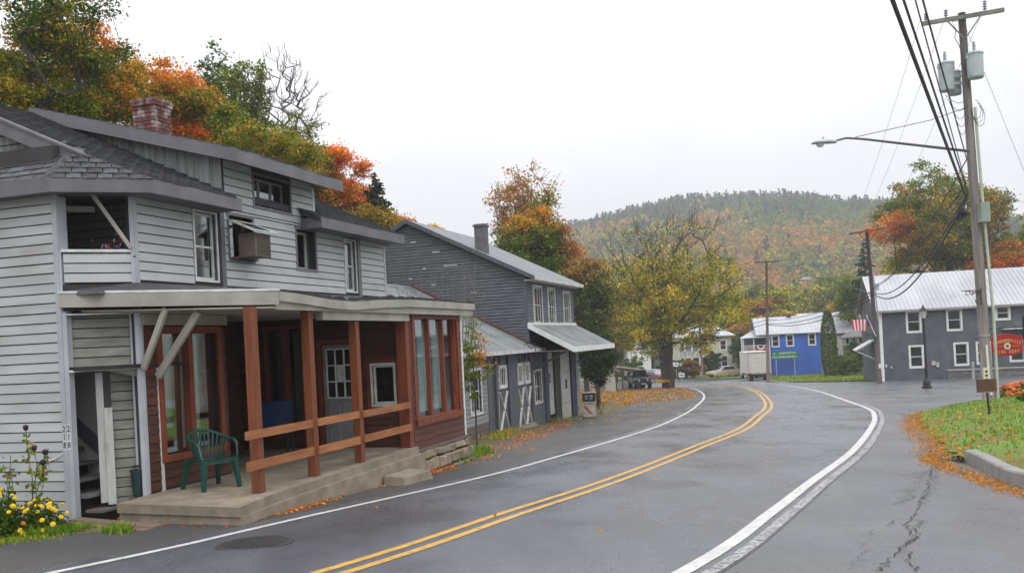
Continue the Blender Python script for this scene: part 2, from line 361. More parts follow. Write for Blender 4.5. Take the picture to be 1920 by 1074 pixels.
def window(parent, M, u0, u1, z0, z1, depth=.12, fw=.045, out=.0, frame=None, sash=None, cols=1, rows=2, mw=.03, back=True, gl=None, name='window', proud=.02, sill=True, curtain=None):
    frame = frame or SASH; sash = sash or SASH; gl = gl or GLASS
    f = MB()
    for a, b, c, d in ((u0-fw, u0, z0-fw, z1+fw), (u1, u1+fw, z0-fw, z1+fw), (u0, u1, z1, z1+fw), (u0, u1, z0-fw, z0)):
        f.box(a, b, -depth-.04, proud, c, d, M)
    f = f.build(name, frame, parent)
    s = MB(); sw = .04; n0, n1 = -depth-.03, -depth
    s.box(u0, u0+sw, n0, n1, z0, z1, M).box(u1-sw, u1, n0, n1, z0, z1, M).box(u0+sw, u1-sw, n0, n1, z0, z0+sw*1.2, M).box(u0+sw, u1-sw, n0, n1, z1-sw, z1, M)
    for i in range(1, cols):
        c = u0+(u1-u0)*i/cols; s.box(c-mw/2, c+mw/2, n0, n1-.002, z0+sw*1.2, z1-sw, M)
    for i in range(1, rows):
        c = z0+(z1-z0)*i/rows; s.box(u0+sw, u1-sw, n0, n1-.004, c-mw/2, c+mw/2, M)
    s.build('sash', sash, f)
    MB().box(u0+sw*.5, u1-sw*.5, n0+.008, n0+.014, z0+sw*.5, z1-sw*.5, M).build('pane', gl, f)
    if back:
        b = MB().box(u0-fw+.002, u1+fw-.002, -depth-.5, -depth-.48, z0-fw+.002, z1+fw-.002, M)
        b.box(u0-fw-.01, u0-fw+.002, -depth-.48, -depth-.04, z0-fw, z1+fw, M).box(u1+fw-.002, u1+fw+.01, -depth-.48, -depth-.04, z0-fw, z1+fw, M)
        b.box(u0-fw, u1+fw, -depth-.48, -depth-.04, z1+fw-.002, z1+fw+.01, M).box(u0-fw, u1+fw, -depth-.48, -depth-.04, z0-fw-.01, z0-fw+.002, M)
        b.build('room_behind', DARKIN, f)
    if curtain:
        MB().box(u0+.03, u1-.03, -depth-.12, -depth-.11, z0+curtain[0]*(z1-z0), z0+curtain[1]*(z1-z0), M).build('curtain', curtain[2], f)
    return f
def strip(name, Ls, Rs, dz, m, kind='structure', mound=False, nx=2):
    v = []; f = []
    for i, (a, b) in enumerate(zip(Ls, Rs)):
        for j in range(nx+1):
            t = j/nx; x = a[0]*(1-t)+b[0]*t; y = a[1]*(1-t)+b[1]*t; v.append((x, y))
    v = np.array(v); z = H(v[:, 0], v[:, 1], mound)+dz
    fs = np.array([(i*(nx+1)+j, i*(nx+1)+j+1, (i+1)*(nx+1)+j+1, (i+1)*(nx+1)+j) for i in range(len(Ls)-1) for j in range(nx)])
    me = npmesh(name, np.column_stack([v, z]), fs)
    return link(name, me, m, None, kind)
def spline(P, step=.5):
    P = [np.array(p, float) for p in P]; P = [2*P[0]-P[1]]+P+[2*P[-1]-P[-2]]; o = []
    for i in range(1, len(P)-2):
        n = max(2, int(np.linalg.norm(P[i+1]-P[i])/step))
        for k in range(n):
            t = k/n; o.append(.5*((2*P[i])+(-P[i-1]+P[i+1])*t+(2*P[i-1]-5*P[i]+4*P[i+1]-P[i+2])*t*t+(-P[i-1]+3*P[i]-3*P[i+1]+P[i+2])*t**3))
    o.append(P[-2]); return np.array(o)
def offs(c, d):
    t = np.gradient(c, axis=0); t /= np.linalg.norm(t, axis=1)[:, None]; return c+np.column_stack([t[:, 1], -t[:, 0]])*d   # +d = right
def resample(c, n):
    s = np.r_[0, np.cumsum(np.linalg.norm(np.diff(c, axis=0), axis=1))]; q = np.linspace(0, s[-1], n)
    return np.column_stack([np.interp(q, s, c[:, 0]), np.interp(q, s, c[:, 1])])
def text(s, size, name, m, parent, M, extrude=.004, align='CENTER', sx=1):
    cu = bpy.data.curves.new(name, 'FONT'); cu.body = s; cu.size = size; cu.extrude = extrude; cu.align_x = align; cu.align_y = 'CENTER'; cu.offset = size*.012
    t = bpy.data.objects.new('tmp', cu); COL.objects.link(t); dg = bpy.context.evaluated_depsgraph_get(); dg.update()
    me = bpy.data.meshes.new_from_object(t.evaluated_get(dg)); bpy.data.objects.remove(t)
    # text lies in x,y -> u,z of the frame, thickness along n
    me.transform(M @ Matrix(((sx, 0, 0, 0), (0, 0, 1, 0), (0, 1, 0, 0), (0, 0, 0, 1)))); me.materials.clear()
    return link(name, me, m, parent)

# ================================================================ SETTING: ground, hill, roads
gx = np.unique(np.r_[np.linspace(-900, -90, 12), np.arange(-90, -20, 3), np.arange(-20, 40, .8), np.arange(40, 120, 4), np.linspace(120, 900, 14)])
gy = np.unique(np.r_[-60, -40, np.arange(-20, 60, .8), np.arange(60, 150, 2.5), np.arange(150, 240, 15), np.linspace(240, 1600, 20)])
X, Y = np.meshgrid(gx, gy); Z = H(X, Y, False); Z = Z-.06
GROUND = mat('dirt_and_grass', (.075, .085, .03), .95, (.12, .085, .045), .8, bump=.5, bscale=6, rnd=0, third=(.05, .09, .02), tscale=.35)
nx_ = len(gx); idx = np.arange(len(gy)*nx_).reshape(len(gy), nx_)
fs = np.stack([idx[:-1, :-1], idx[:-1, 1:], idx[1:, 1:], idx[1:, :-1]], -1).reshape(-1, 4)
link('ground', npmesh('ground', np.column_stack([X.ravel(), Y.ravel(), Z.ravel()]), fs), GROUND, None, 'structure').data.polygons.foreach_set('use_smooth', [True]*len(fs))
hx = np.linspace(-700, 900, 110); hy = np.r_[np.linspace(229, 700, 50), np.linspace(720, 1300, 8)]
X, Y = np.meshgrid(hx, hy); Z = Hill(X, Y)+np.sin(X*.03+Y*.021)*2*np.clip((Y-230)/100, 0, 1)
Z = np.where(Y > 701, np.interp(X, SKX, SKZ)-7.5-(Y-700)*.05, Z)
idx = np.arange(len(hy)*len(hx)).reshape(len(hy), len(hx))
fs = np.stack([idx[:-1, :-1], idx[:-1, 1:], idx[1:, 1:], idx[1:, :-1]], -1).reshape(-1, 4)
HILLM = mat('forest_floor', (.05, .045, .02), 1, (.03, .04, .015), .03, rnd=0)
link('hill', npmesh('hill', np.column_stack([X.ravel(), Y.ravel(), Z.ravel()]), fs), HILLM, None, 'structure')

def asphalt(name, c, c2, rough, crackle=.0, wet=.5):
    m = bpy.data.materials.new(name); m.use_nodes = True; t = m.node_tree; P = t.nodes['Principled BSDF']; N = t.nodes.new; L = t.links.new
    tc = N('ShaderNodeTexCoord')
    def noise(s, d=4, st=(1, 1, 1)):
        mp = N('ShaderNodeMapping'); mp.inputs['Scale'].default_value = st; L(tc.outputs['Object'], mp.inputs[0])
        n = N('ShaderNodeTexNoise'); n.inputs['Scale'].default_value = s; n.inputs['Detail'].default_value = d; L(mp.outputs[0], n.inputs[0]); return n.outputs[0]
    def rng(v, a, b, c, d):
        r = N('ShaderNodeMapRange'); L(v, r.inputs[0])
        for i, q in enumerate((a, b, c, d)): r.inputs[i+1].default_value = q
        return r.outputs[0]
    big = rng(noise(.35, 6), .35, .65, 0, 1); fine0 = rng(noise(60, 3), .32, .72, .45, 1.6); mid = rng(noise(3.2, 8, (1, .35, 1)), .3, .7, .9, 1.1); fm = N('ShaderNodeMath'); fm.operation = 'MULTIPLY'; L(fine0, fm.inputs[0]); L(mid, fm.inputs[1]); fine = fm.outputs[0]
    mx = N('ShaderNodeMix'); mx.data_type = 'RGBA'; mx.inputs[6].default_value = (*c, 1); mx.inputs[7].default_value = (*c2, 1); L(big, mx.inputs[0])
    mul = N('ShaderNodeMix'); mul.data_type = 'RGBA'; mul.blend_type = 'MULTIPLY'; mul.inputs[0].default_value = 1; L(mx.outputs[2], mul.inputs[6])
    cc = N('ShaderNodeCombineColor'); [L(fine, cc.inputs[i]) for i in range(3)]; L(cc.outputs[0], mul.inputs[7]); L(mul.outputs[2], P.inputs['Base Color'])
    L(rng(noise(.9, 6, (1, .45, 1)), .35, .7, rough-.10, rough+.14), P.inputs['Roughness']); P.inputs['Specular IOR Level'].default_value = wet
    b = N('ShaderNodeBump'); b.inputs['Strength'].default_value = .45; b.inputs['Distance'].default_value = .006; L(noise(110, 3), b.inputs['Height']); L(b.outputs[0], P.inputs['Normal'])
    return m
ROADM = asphalt('road_asphalt', (.086, .093, .112), (.056, .061, .073), .30, wet=.85)
LOTM = asphalt('lot_asphalt', (.054, .059, .066), (.092, .097, .106), .36, wet=.75)
SHM = asphalt('shoulder_asphalt', (.055, .056, .058), (.085, .078, .068), .6, wet=.35)
YEL = mat('yellow_paint', (.60, .33, .045), .5, (.42, .25, .06), 9, rnd=0, third=(.14, .12, .08), tscale=12, tlo=.56, thi=.70)
WHT = mat('road_white', (.56, .56, .54), .5, (.44, .44, .42), 5, rnd=0, third=(.2, .2, .2), tscale=14, tlo=.58, thi=.74)
LP = spline([(-17, -14), (-12.4, -4), (-8.6, 3), (-4.41, 8.82), (-2.95, 11.4), (-.66, 15.98), (.95, 20), (3.1, 25.68), (5.05, 31.4), (6.97, 37.8), (8.6, 44), (10.3, 51), (12.0, 59.5), (14.0, 72), (15.3, 83), (14.6, 91), (12, 98), (5, 104), (-12, 109), (-50, 116)])
RP = spline([(-9, -14), (-5.2, -4), (-1.6, 3.2), (1.29, 7.47), (2.8, 10.36), (4.01, 12.85), (6.37, 17.72), (9.28, 24.39), (11.32, 29.5), (12.9, 34.3), (15.4, 44.8), (17.3, 53), (19.1, 62.2), (21.25, 75), (23.3, 90), (23.4, 103), (19.5, 114), (11, 121), (-10, 126), (-50, 131)])
CP = spline([(-12.6, -14), (-8.4, -4), (-4.9, 3), (-1.64, 8.17), (-.15, 11.11), (1.4, 14.3), (3.98, 20.5), (6.2, 25.8), (8.23, 31.85), (10.27, 38), (12.2, 45.3), (15.02, 57.8), (18.2, 75.5), (19.8, 89), (19.2, 98), (15.5, 107), (8, 113), (-10, 118), (-50, 124)])
strip('road', resample(offs(LP, -.35), 420), resample(offs(RP, .29), 420), .009, ROADM, nx=4)
def line(name, c, wd, m, dz=.014, o=0, step=None):
    c = resample(c, 600); return strip(name, offs(c, o-wd/2), offs(c, o+wd/2), dz, m, nx=1)
line('edge_line', LP, .115, WHT, .014); line('edge_line', RP, .145, WHT, .014)
line('centre_line', CP, .115, YEL, .014, -.13); line('centre_line', CP, .115, YEL, .014, .13)
# older edge line, worn through to the asphalt, outside the newer one
WORN = mat('worn_white', (.085, .087, .095), .6, (.36, .36, .35), 24, (1, 1, 1), rnd=0, lo=.40, hi=.56, detail=6, third=(.085, .087, .095), tscale=1.6, tlo=.55, thi=.75)
wc = np.array([p for p in resample(RP, 900) if 5 < p[1] < 37]); strip('worn_edge_line', offs(wc, .15), offs(wc, .27), .014, WORN, nx=1)
# shoulder in front of the buildings on the left
SHL = spline([(-26, -12), (-17, 0), (-12, 7), (-6.75, 11.3), (-5.3, 12.0), (-4.3, 12.4), (-3.1, 13.8), (-2.5, 16), (-1.6, 20), (-.9, 23), (.0, 27.2), (.8, 31), (1.9, 34.8), (3.5, 38.5), (5.2, 44), (6.5, 52), (7.8, 62), (9.0, 72), (9.8, 82), (8, 92), (2, 100), (-14, 105), (-52, 112)])
strip('shoulder', resample(SHL, 400), resample(offs(LP, -.2), 400), .004, SHM, nx=6)
# lot and side street to the right
LR = spline([(16, -14), (17, -4), (19, 2), (24, 8), (34, 16), (44, 26), (54, 38), (60, 50), (58, 60), (48, 66), (38.5, 68.3), (31, 69.2), (27.5, 70), (25.7, 74), (24.4, 82), (24.6, 92), (29, 97), (44, 100), (64, 104), (66, 112), (44, 110), (30, 108), (26, 113), (22, 122), (14, 128), (-10, 131), (-50, 137)])
strip('side_street', resample(offs(RP, .1), 420), resample(LR, 420), .004, LOTM, nx=10)
# cracks in the lot
CRM = mat('crack_tar', (.012, .012, .013), .9, rnd=0)
mb = MB()
def crack(pix, wd, jit=.022, br=0):
    wd *= .62
    P3 = [G(*p) for p in pix]; pts = []
    for a, b in zip(P3, P3[1:]):
        n = max(2, int(math.dist(a, b)/.05))
        pts += [(a[0]+(b[0]-a[0])*k/n+random.gauss(0, jit), a[1]+(b[1]-a[1])*k/n+random.gauss(0, jit)) for k in range(n)]
    for i, (a, b) in enumerate(zip(pts, pts[1:])):
        if random.random() < .03: continue
        d = Vector((b[0]-a[0], b[1]-a[1])); 
        if d.length < .01: continue
        nrm = Vector((-d.y, d.x)).normalized()*wd*random.uniform(.3, .9)
        mb.add([(a[0]-nrm.x, a[1]-nrm.y, Hf(*a, False)+.0125), (b[0]-nrm.x*.7, b[1]-nrm.y*.7, Hf(*b, False)+.0125), (b[0]+nrm.x*.7, b[1]+nrm.y*.7, Hf(*b, False)+.0125), (a[0]+nrm.x, a[1]+nrm.y, Hf(*a, False)+.0125)], [(0, 1, 2, 3)])
crack([(1750, 872), (1742, 900), (1738, 925), (1722, 950), (1718, 965), (1700, 985), (1712, 1010), (1690, 1030), (1670, 1050), (1650, 1074)], .014)
crack([(1690, 985), (1720, 990), (1718, 1005), (1705, 1022), (1690, 1028), (1712, 1040), (1700, 1055), (1720, 1074)], .012)
crack([(1735, 885), (1715, 915), (1690, 945), (1720, 930)], .007, .05); crack([(1750, 880), (1755, 905), (1742, 930), (1725, 945)], .006, .05)
crack([(1640, 988), (1560, 985), (1455, 983), (1350, 985), (1200, 985), (1075, 983), (970, 976)], .005, .012)
crack([(1660, 988), (1690, 978), (1725, 975), (1728, 990)], .009, .04); crack([(1630, 995), (1622, 1020), (1608, 1050), (1598, 1074)], .004, .03)
for k in range(11): crack([(1582+k*4.6, 925+k*5.4), (1594+k*4.6, 924+k*5.4)], .006, .004)
crack([(1600, 770), (1660, 772), (1700, 778)], .03, .03); crack([(1180, 779), (1215, 776), (1270, 770)], .03, .05); crack([(1085, 882), (1110, 873)], .012, .02)
mb.build('pavement_cracks', CRM, None, 'structure')

# grass bank on the right
xs, ys = np.meshgrid(np.arange(5.8, 41, .28), np.arange(2.6, 40, .28)); d = polydist(xs, ys, MPOLY)
keep = d > -.02; idx = -np.ones(xs.shape, int); idx[keep] = np.arange(keep.sum())
vv = np.column_stack([xs[keep], ys[keep], H(xs[keep], ys[keep])+RN.normal(size=keep.sum())*.012])
q = np.stack([idx[:-1, :-1], idx[:-1, 1:], idx[1:, 1:], idx[1:, :-1]], -1).reshape(-1, 4); q = q[(q >= 0).all(1)]
BANK = mat('bank_turf', (.11, .20, .025), .95, (.13, .18, .03), 1.1, bump=.6, bscale=18, rnd=0, third=(.17, .085, .035), tscale=.55, tlo=.52, thi=.72)
link('grass_bank', npmesh('grass_bank', vv, q), BANK, None, 'structure').data.polygons.foreach_set('use_smooth', [True]*len(q))
# lawn before the blue building
LAWN = mat('lawn_turf', (.12, .20, .03), .95, (.13, .14, .035), 1, bump=.3, rnd=0, third=(.28, .12, .04), tscale=.3, tlo=.55, thi=.7)
strip('lawn', resample(spline([(25.4, 92), (26.2, 82), (27.2, 72.5), (28.5, 70.6)]), 40), resample(spline([(33, 116), (39, 115), (42, 108), (43, 98)]), 40), .03, LAWN, nx=8)
strip('lawn', resample(spline([(22, 124), (26, 118), (30, 116)]), 12), resample(spline([(20, 134), (28, 130), (33, 122)]), 12), .03, LAWN, nx=3)
strip('lawn', resample(spline([(2, 129.5), (12, 130), (20, 127)]), 12), resample(spline([(2, 150), (14, 152), (24, 148)]), 12), .03, LAWN, nx=3)
# concrete kerb at the corner of the bank
kc = resample(spline([(7.35, 15.6), (7.0, 14.7), (6.62, 13.44), (6.15, 12.0), (6.02, 11.1), (6.3, 9.2), (8.0, 6.2), (12, 4)]), 60)
mb = MB(); 
def sect(i):
    c = kc[i]; t = kc[min(i+1, 59)]-kc[max(i-1, 0)]; t /= np.linalg.norm(t); nr = np.array([-t[1], t[0]]); z = Hf(c[0], c[1], False)
    nr = nr if nr[0] > 0 or i > 40 else -nr
    nr = np.array([t[1]*-1, t[0]])
    h = .17*min(1, (i+1)/5)
    return [(*(c-nr*0), z-.08), (*(c+nr*.03), z+h), (*(c+nr*.05), z+h+.02), (*(c+nr*.20), z+h+.02), (*(c+nr*.22), z-.08)]
S_ = [sect(i) for i in range(60)]
vs = [p for s in S_ for p in s]; mb.add(vs, [(i*5+j, i*5+j+1, (i+1)*5+j+1, (i+1)*5+j) for i in range(59) for j in range(4)]+[(0, 1, 2, 3, 4)])
setp(mb.build('kerb', mat('kerb_concrete', (.27, .265, .25), .8, (.2, .195, .18), 3, bump=.3, rnd=0), None), kind='structure')

# ================================================================ THE GREY HOUSE WITH THE RED SHOP FRONT
RZ = math.atan2(DS[1], DS[0])
house = thing('house', 'two storey house with pale grey siding over a red clapboard shop front and porch', 'house', (*C0, -2.15), RZ, absz=True)
FC = fr(0, 0, 1, 0, 0, -1); FA = fr(-.676, .675, 0, 1, -1, 0); FB = fr(-.676, .675, 1, -1, -1, -1)
nb = 1/math.sqrt(2); FB = fr(-.676, .675, 1, -1, -nb, -nb); FW = fr(5.2, 0, 0, -1, -1, 0)
PIT = .1315
# walls: shells of wall board under the siding, dark to imitate shadow lines in the gaps
core = MB()
core.wall(0, 6.6, -2.4, 2.9, [], -.14, 0, FA)
core.prism([(0.1, 2.8), (6.6, 2.8), (5.6, 3.2), (2.825, 4.0)], -.46, -.32, FA)
CW = [(1.31, 1.85, 1.17, 2.20), (2.2, 2.86, 1.54, 2.24), (4.26, 4.92, 1.52, 2.22), (6.08, 6.53, 1.17, 2.19), (2.96, 4.10, 2.49, 3.0)]
PAN1 = (.42, 1.72, -1.36, .36)
core.wall(0, 7.9, .9, 2.35, CW[:4], -.14, 0, FC)
core.wall(2.09, 4.93, 2.35, 3.16, CW[4:], -.14, 0, FC)
core.wall(0, 1.95, -1.85, .9, [PAN1], -.14, 0, FC)
core.box(0, .955, -.24, -.17, -.1, .70, FB); core.box(.57, .955, -.3, -.23, -2.1, -.1, FB); core.box(0, .955, -.14, 0, .70, 1.05, FB); core.box(0, .955, -.14, 0, 2.22, 2.30, FB)
core.build('wall', mat('shadow_gap_wall_board', (.05, .05, .05), .9), house)
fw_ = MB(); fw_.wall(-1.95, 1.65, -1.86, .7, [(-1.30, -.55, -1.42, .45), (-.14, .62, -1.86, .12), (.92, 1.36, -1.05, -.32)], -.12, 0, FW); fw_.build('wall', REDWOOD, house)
MB().box(1.83, 1.95, .02, 1.95, -1.86, .9).box(1.83, 5.3, 1.95, 2.07, -1.86, .9).build('wall', REDWOOD, house)      # return and back of the recess
MB().box(7.78, 7.9, .14, 7, -2.4, 2.3).prism([(0.0, 2.3), (7, 2.3), (3.5, 4.05)], -.12, 0, fr(7.9, 0, 0, 1, 1, 0)).box(-.5, 7.9, 7, 7.12, -2.4, 2.5).build('wall', BARN, house)
# siding
boards(house, FA, -2.22, 2.50, PIT, lambda z: (.055, 6.6), [], VINYL)
boards(house, FA @ Matrix.Translation((0, -.32, 0)), 2.80, 3.9, PIT, lambda z: (max(.2, (z-2.72)/.46), 5.4-(z-2.9)*1.6), [], PLYWOOD)
boards(house, FC, 1.09, 2.32, PIT, lambda z: (.05, 7.86), [(h[0]-.05, h[1]+.05, h[2]-.05, h[3]+.05) for h in CW[:4]]+[(1.9, 2.03, 0, 3), (6.56, 6.7, 0, 3)], VINYL)
boards(house, FC, 2.32, 3.12, PIT, lambda z: (2.13, 4.89), [(CW[4][0]-.05, CW[4][1]+.05, CW[4][2]-.05, 3.2)], VINYL)
boards(house, FB, 1.06, 1.48, PIT, lambda z: (.06, .90), [], VINYL)
SHADEDIRT = mat('shaded_dirty_siding', (.27, .28, .235), .6, (.17, .17, .14), 2.5, (1, 1, 3), rnd=.1)  # dirty vinyl, with the porch roof's shade also put into its colour
boards(house, FB, -.07, .64, PIT, lambda z: (.04, .96), [], SHADEDIRT, d0=-.16)
MB().box(.04, .96, -.165, -.125, -.115, -.075, FB).box(.03, .06, -.165, -.12, -.075, .64, FB).build('panel_edging', SASH, house)
boards(house, FB, -2.0, -.1, PIT, lambda z: (.57, .96), [], SHADEDIRT, d0=-.22)
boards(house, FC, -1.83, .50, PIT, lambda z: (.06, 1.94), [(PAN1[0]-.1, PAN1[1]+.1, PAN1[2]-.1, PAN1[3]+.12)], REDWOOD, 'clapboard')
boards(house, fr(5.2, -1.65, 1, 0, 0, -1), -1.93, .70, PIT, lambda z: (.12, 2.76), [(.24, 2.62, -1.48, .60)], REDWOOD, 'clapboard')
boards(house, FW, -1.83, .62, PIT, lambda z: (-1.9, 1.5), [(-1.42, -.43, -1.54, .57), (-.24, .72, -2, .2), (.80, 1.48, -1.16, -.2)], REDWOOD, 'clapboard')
# corner boards
for nm, bx, M in (('corner_trim', (-.02, .058, -.16, .022, -2.3, 2.40), FA), ('corner_trim', (-.022, .062, -.03, .018, -2.3, .68), FB), ('corner_trim', (-.022, .035, -.03, .018, .95, 1.5), FB), ('corner_trim', (.895, .975, -.03, .02, 1.06, 2.28), FB), ('corner_trim', (-.02, .05, -.02, .022, 1.06, 2.3), FC),
                  ('corner_trim', (.90, .98, -.14, .02, -2.0, .68), FB), ('corner_trim', (-.02, .055, -.02, .022, -1.84, .6), FC), ('corner_trim', (7.85, 7.93, -.10, .02, 1.06, 2.35), FC)):
    MB().box(*bx, M).build(nm, CORNER, house)
MB().box(1.92, 2.02, 0, .05, 1.06, 2.3, FC).build('corner_board', TRIMG, house); MB().box(6.57, 6.69, 0, .05, 1.06, 2.3, FC).build('corner_board', TRIMG, house)
MB().box(4.89, 4.96, -.1, .02, 2.35, 3.05, FC).build('corner_board', SASH, house)
for a, b in (((0.02, .055), (-.062, .02)),):
    MB().box(.035, .062, -.03, -.0, -.12, .66, FB).box(.062, .90, -.04, -.0, -.12, -.09, FB).box(.062, .9, -.04, -.0, .64, .66, FB).build('panel_edging', SASH, house)
MB().box(.845, .905, -.135, -.085, -2.0, .66, FB).build('corner_trim', CORNER, house)
# house number, twice, on the two faces of the corner trim
NUM = mat('number_black', (.01, .01, .012), .5, rnd=0); TILE = mat('number_tile', (.65, .66, .66), .5, rnd=0)
for M, uc in ((FA, .019), (FB, .020)):
    uu = uc
    sgn = -1 if M is FA else 1
    pl = MB().box(uu-.022, uu+.022, .018, .026, -1.14, -.80, M).build('house_number', TILE, house)
    for k, ch in enumerate('218'):
        text(ch, .115, 'digit', NUM, pl, M @ Matrix.Translation((uu, .028, -.862-k*.108)) @ Matrix.Diagonal((sgn*.62, 1, 1, 1)), .002)
# stair well at the cut-off corner
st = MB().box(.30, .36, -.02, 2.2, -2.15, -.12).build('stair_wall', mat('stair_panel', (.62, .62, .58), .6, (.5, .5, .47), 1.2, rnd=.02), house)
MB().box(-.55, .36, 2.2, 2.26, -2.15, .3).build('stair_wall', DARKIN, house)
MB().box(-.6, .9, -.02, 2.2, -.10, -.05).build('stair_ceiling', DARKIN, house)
TRD = mat('stair_tread', (.16, .15, .145), .7, (.10, .095, .09), 4, rnd=.1)
for k in range(6):
    MB().box(-.52, .26, .30+k*.24, .58+k*.24, -2.0+k*.19, -1.965+k*.19).build('stair_tread', TRD, house)
    if k: MB().box(-.52, .26, .50+k*.24-.0, .52+k*.24, -2.14+k*.19, -2.0+k*.19).build('stair_riser', DARKIN, house)
MB().prism([(-.02, -2.06), (.10, -2.06), (1.8, -.70), (1.8, -.45), (.12, -1.80)], .262, .29, fr(0, 0, 0, 1, 1, 0)).build('stair_string', mat('string_grey', (.13, .14, .18), .6), house)
SWH = mat('scuffed_white', (.48, .48, .46), .6, (.38, .38, .36), 3, (3, 3, .6), third=(.25, .24, .22), tscale=4)
MB().box(.38, .47, -.13, -.08, -1.9, -.14, FB).build('door_casing', SWH, house); MB().box(.47, .57, -.13, -.06, -1.93, -.62, FB).build('door_leaf', SWH, house)
MB().prism([(.50, -.12), (.90, -.12), (.90, -.22)], -.1, -.04, FB).build('sagging_board', FASCIA, house)
# upper open porch behind the cut-off corner
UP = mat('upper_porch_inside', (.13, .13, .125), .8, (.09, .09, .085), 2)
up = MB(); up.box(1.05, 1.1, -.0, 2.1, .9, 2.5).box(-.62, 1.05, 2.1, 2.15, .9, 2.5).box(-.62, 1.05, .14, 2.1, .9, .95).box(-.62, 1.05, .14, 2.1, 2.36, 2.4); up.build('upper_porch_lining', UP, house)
boards(house, fr(1.05, .1, 0, 1, -1, 0), .96, 2.36, PIT, lambda z: (0.02, 2.0), [], mat('shaded_siding', (.42, .46, .44), .6), 'siding_board')
MB().box(.035, .905, -.06, .03, 1.48, 1.515, FB).build('half_wall_cap', SASH, house)
MB().beam((.42, .02, 2.30), (.90, .02, 1.53), .05, .09, FB, up=(0, 1, 0)).build('brace', FASCIA, house)
MB().box(.1, .5, -.5, -.42, 2.08, 2.16, FB).build('valance', FASCIA, house)
# main roof
EZ = 2.42; SL = .46
def rz(y): return EZ+SL*(y+.42)
E1 = (-.90, .53, EZ); E2 = (-.174, -.42, EZ)
GX = -.52
rd = MB()
rd.slab([(-.174, -.42, EZ), (1.93, -.42, EZ), (1.93, 3.5, rz(3.5)), (GX, 3.5, rz(3.5)), (GX, .42, rz(.42))], .10)
rd.slab([(1.93, .02, rz(.02)), (4.42, .02, rz(.02)), (4.42, 3.5, rz(3.5)), (1.93, 3.5, rz(3.5))], .10)
rd.slab([(4.42, -.42, EZ), (8.0, -.42, EZ), (8.0, 3.5, rz(3.5)), (4.42, 3.5, rz(3.5))], .10)
rd.slab([(GX, 3.5, rz(3.5)), (8.0, 3.5, rz(3.5)), (8.0, 7.6, rz(-.6)), (GX, 7.6, rz(-.6))], .10)
rd.slab([E1, E2, (GX, .42, rz(.42)-.01)], .08)
PTZ = 2.98
rd.slab([(-.90, 7.2, EZ), E1, (GX+.01, .44, rz(.42)), (-.36, .75, PTZ), (-.36, 7.2, PTZ)], .06)
roof = rd.build('roof', ROOFDECK, house)
UE = Vector((1, 0, 0)); VE = Vector((0, 1, SL)).normalized(); LV = math.hypot(1, SL)
dorm = lambda x, y: (2.05 < x < 4.98 and y > -.05) or (1.93 < x < 4.42 and y < .0)
def ins_main(u, v):
    x = u; y = -.42+v/LV
    if y > 3.45 or x > 7.98: return False
    return not dorm(x, y) and not (x > 2.09 and y > 3.3 and x < 5.2)
lx = E2[0]-GX; lv = .84*LV
shingles(roof, (0, -.42, EZ+.003), UE, VE, ins_main, 8, 4.3, SHINGLE, limit=170, u0=-.9, hp=[(-lv, -lx, -lv*GX-lx*lv), (-1, 0, -GX)])
ch_u = Vector((E2[0]-E1[0], E2[1]-E1[1], 0)); top = Vector((GX, .42, rz(.42)))
cu = ch_u.normalized(); cvv = (top-Vector(E1)); cvv = (cvv-cu*cvv.dot(cu)); clen = cvv.length; tu = (top-Vector(E1)).dot(cu); LC = ch_u.length
shingles(roof, (E1[0], E1[1], EZ+.008), cu, cvv, lambda u, v: v < clen+.1, LC, clen, SHINGLE, limit=60, tabw=.19, exp=.092, hp=[(-clen, tu, 0), (clen, LC-tu, clen*LC)])
pv = Vector((.54, 0, PTZ-EZ))
shingles(roof, (-.90, .50, EZ+.005), (0, 1, 0), pv, lambda u, v: True, 4.5, pv.length-.03, SHINGLE, limit=70, hp=[(-1, .28, -.03)])
# hip cap between the pent and the corner
HA = Vector(E1)+Vector((0, 0, .0)); HB = Vector((GX+.05, .48, rz(.42)+.04))
for k in range(9):
    a = HA.lerp(HB, k/9)+Vector((0, 0, .035)); b = HA.lerp(HB, (k+1.25)/9)+Vector((0, 0, .022))
    l = Vector((-.05, .10, -.05)); r = Vector((.07, -.08, -.03)); t_ = Vector((0, 0, .014))
    MB().hexa([a+l, a, b, b+l, a+l+t_, a+t_, b+t_, b+l+t_]).hexa([a, a+r, b+r, b, a+t_, a+r+t_, b+r+t_, b+t_]).build('hip_shingle', SHINGLE, roof)
# rake board of the gable
def rake(x0, x1, ya, yb, za, zb, nm, m): MB().hexa([(x0, ya, rz(ya)+za), (x1, ya, rz(ya)+za), (x1, yb, rz(yb)+za), (x0, yb, rz(yb)+za), (x0, ya, rz(ya)+zb), (x1, ya, rz(ya)+zb), (x1, yb, rz(yb)+zb), (x0, yb, rz(yb)+zb)]).build(nm, m, house)
rake(GX-.04, GX, .30, 3.5, -.20, .012, 'rake_board', TRIMG); rake(GX-.07, GX, .28, 3.5, .0, .035, 'drip_edge', mat('drip_grey', (.17, .175, .18), .6))
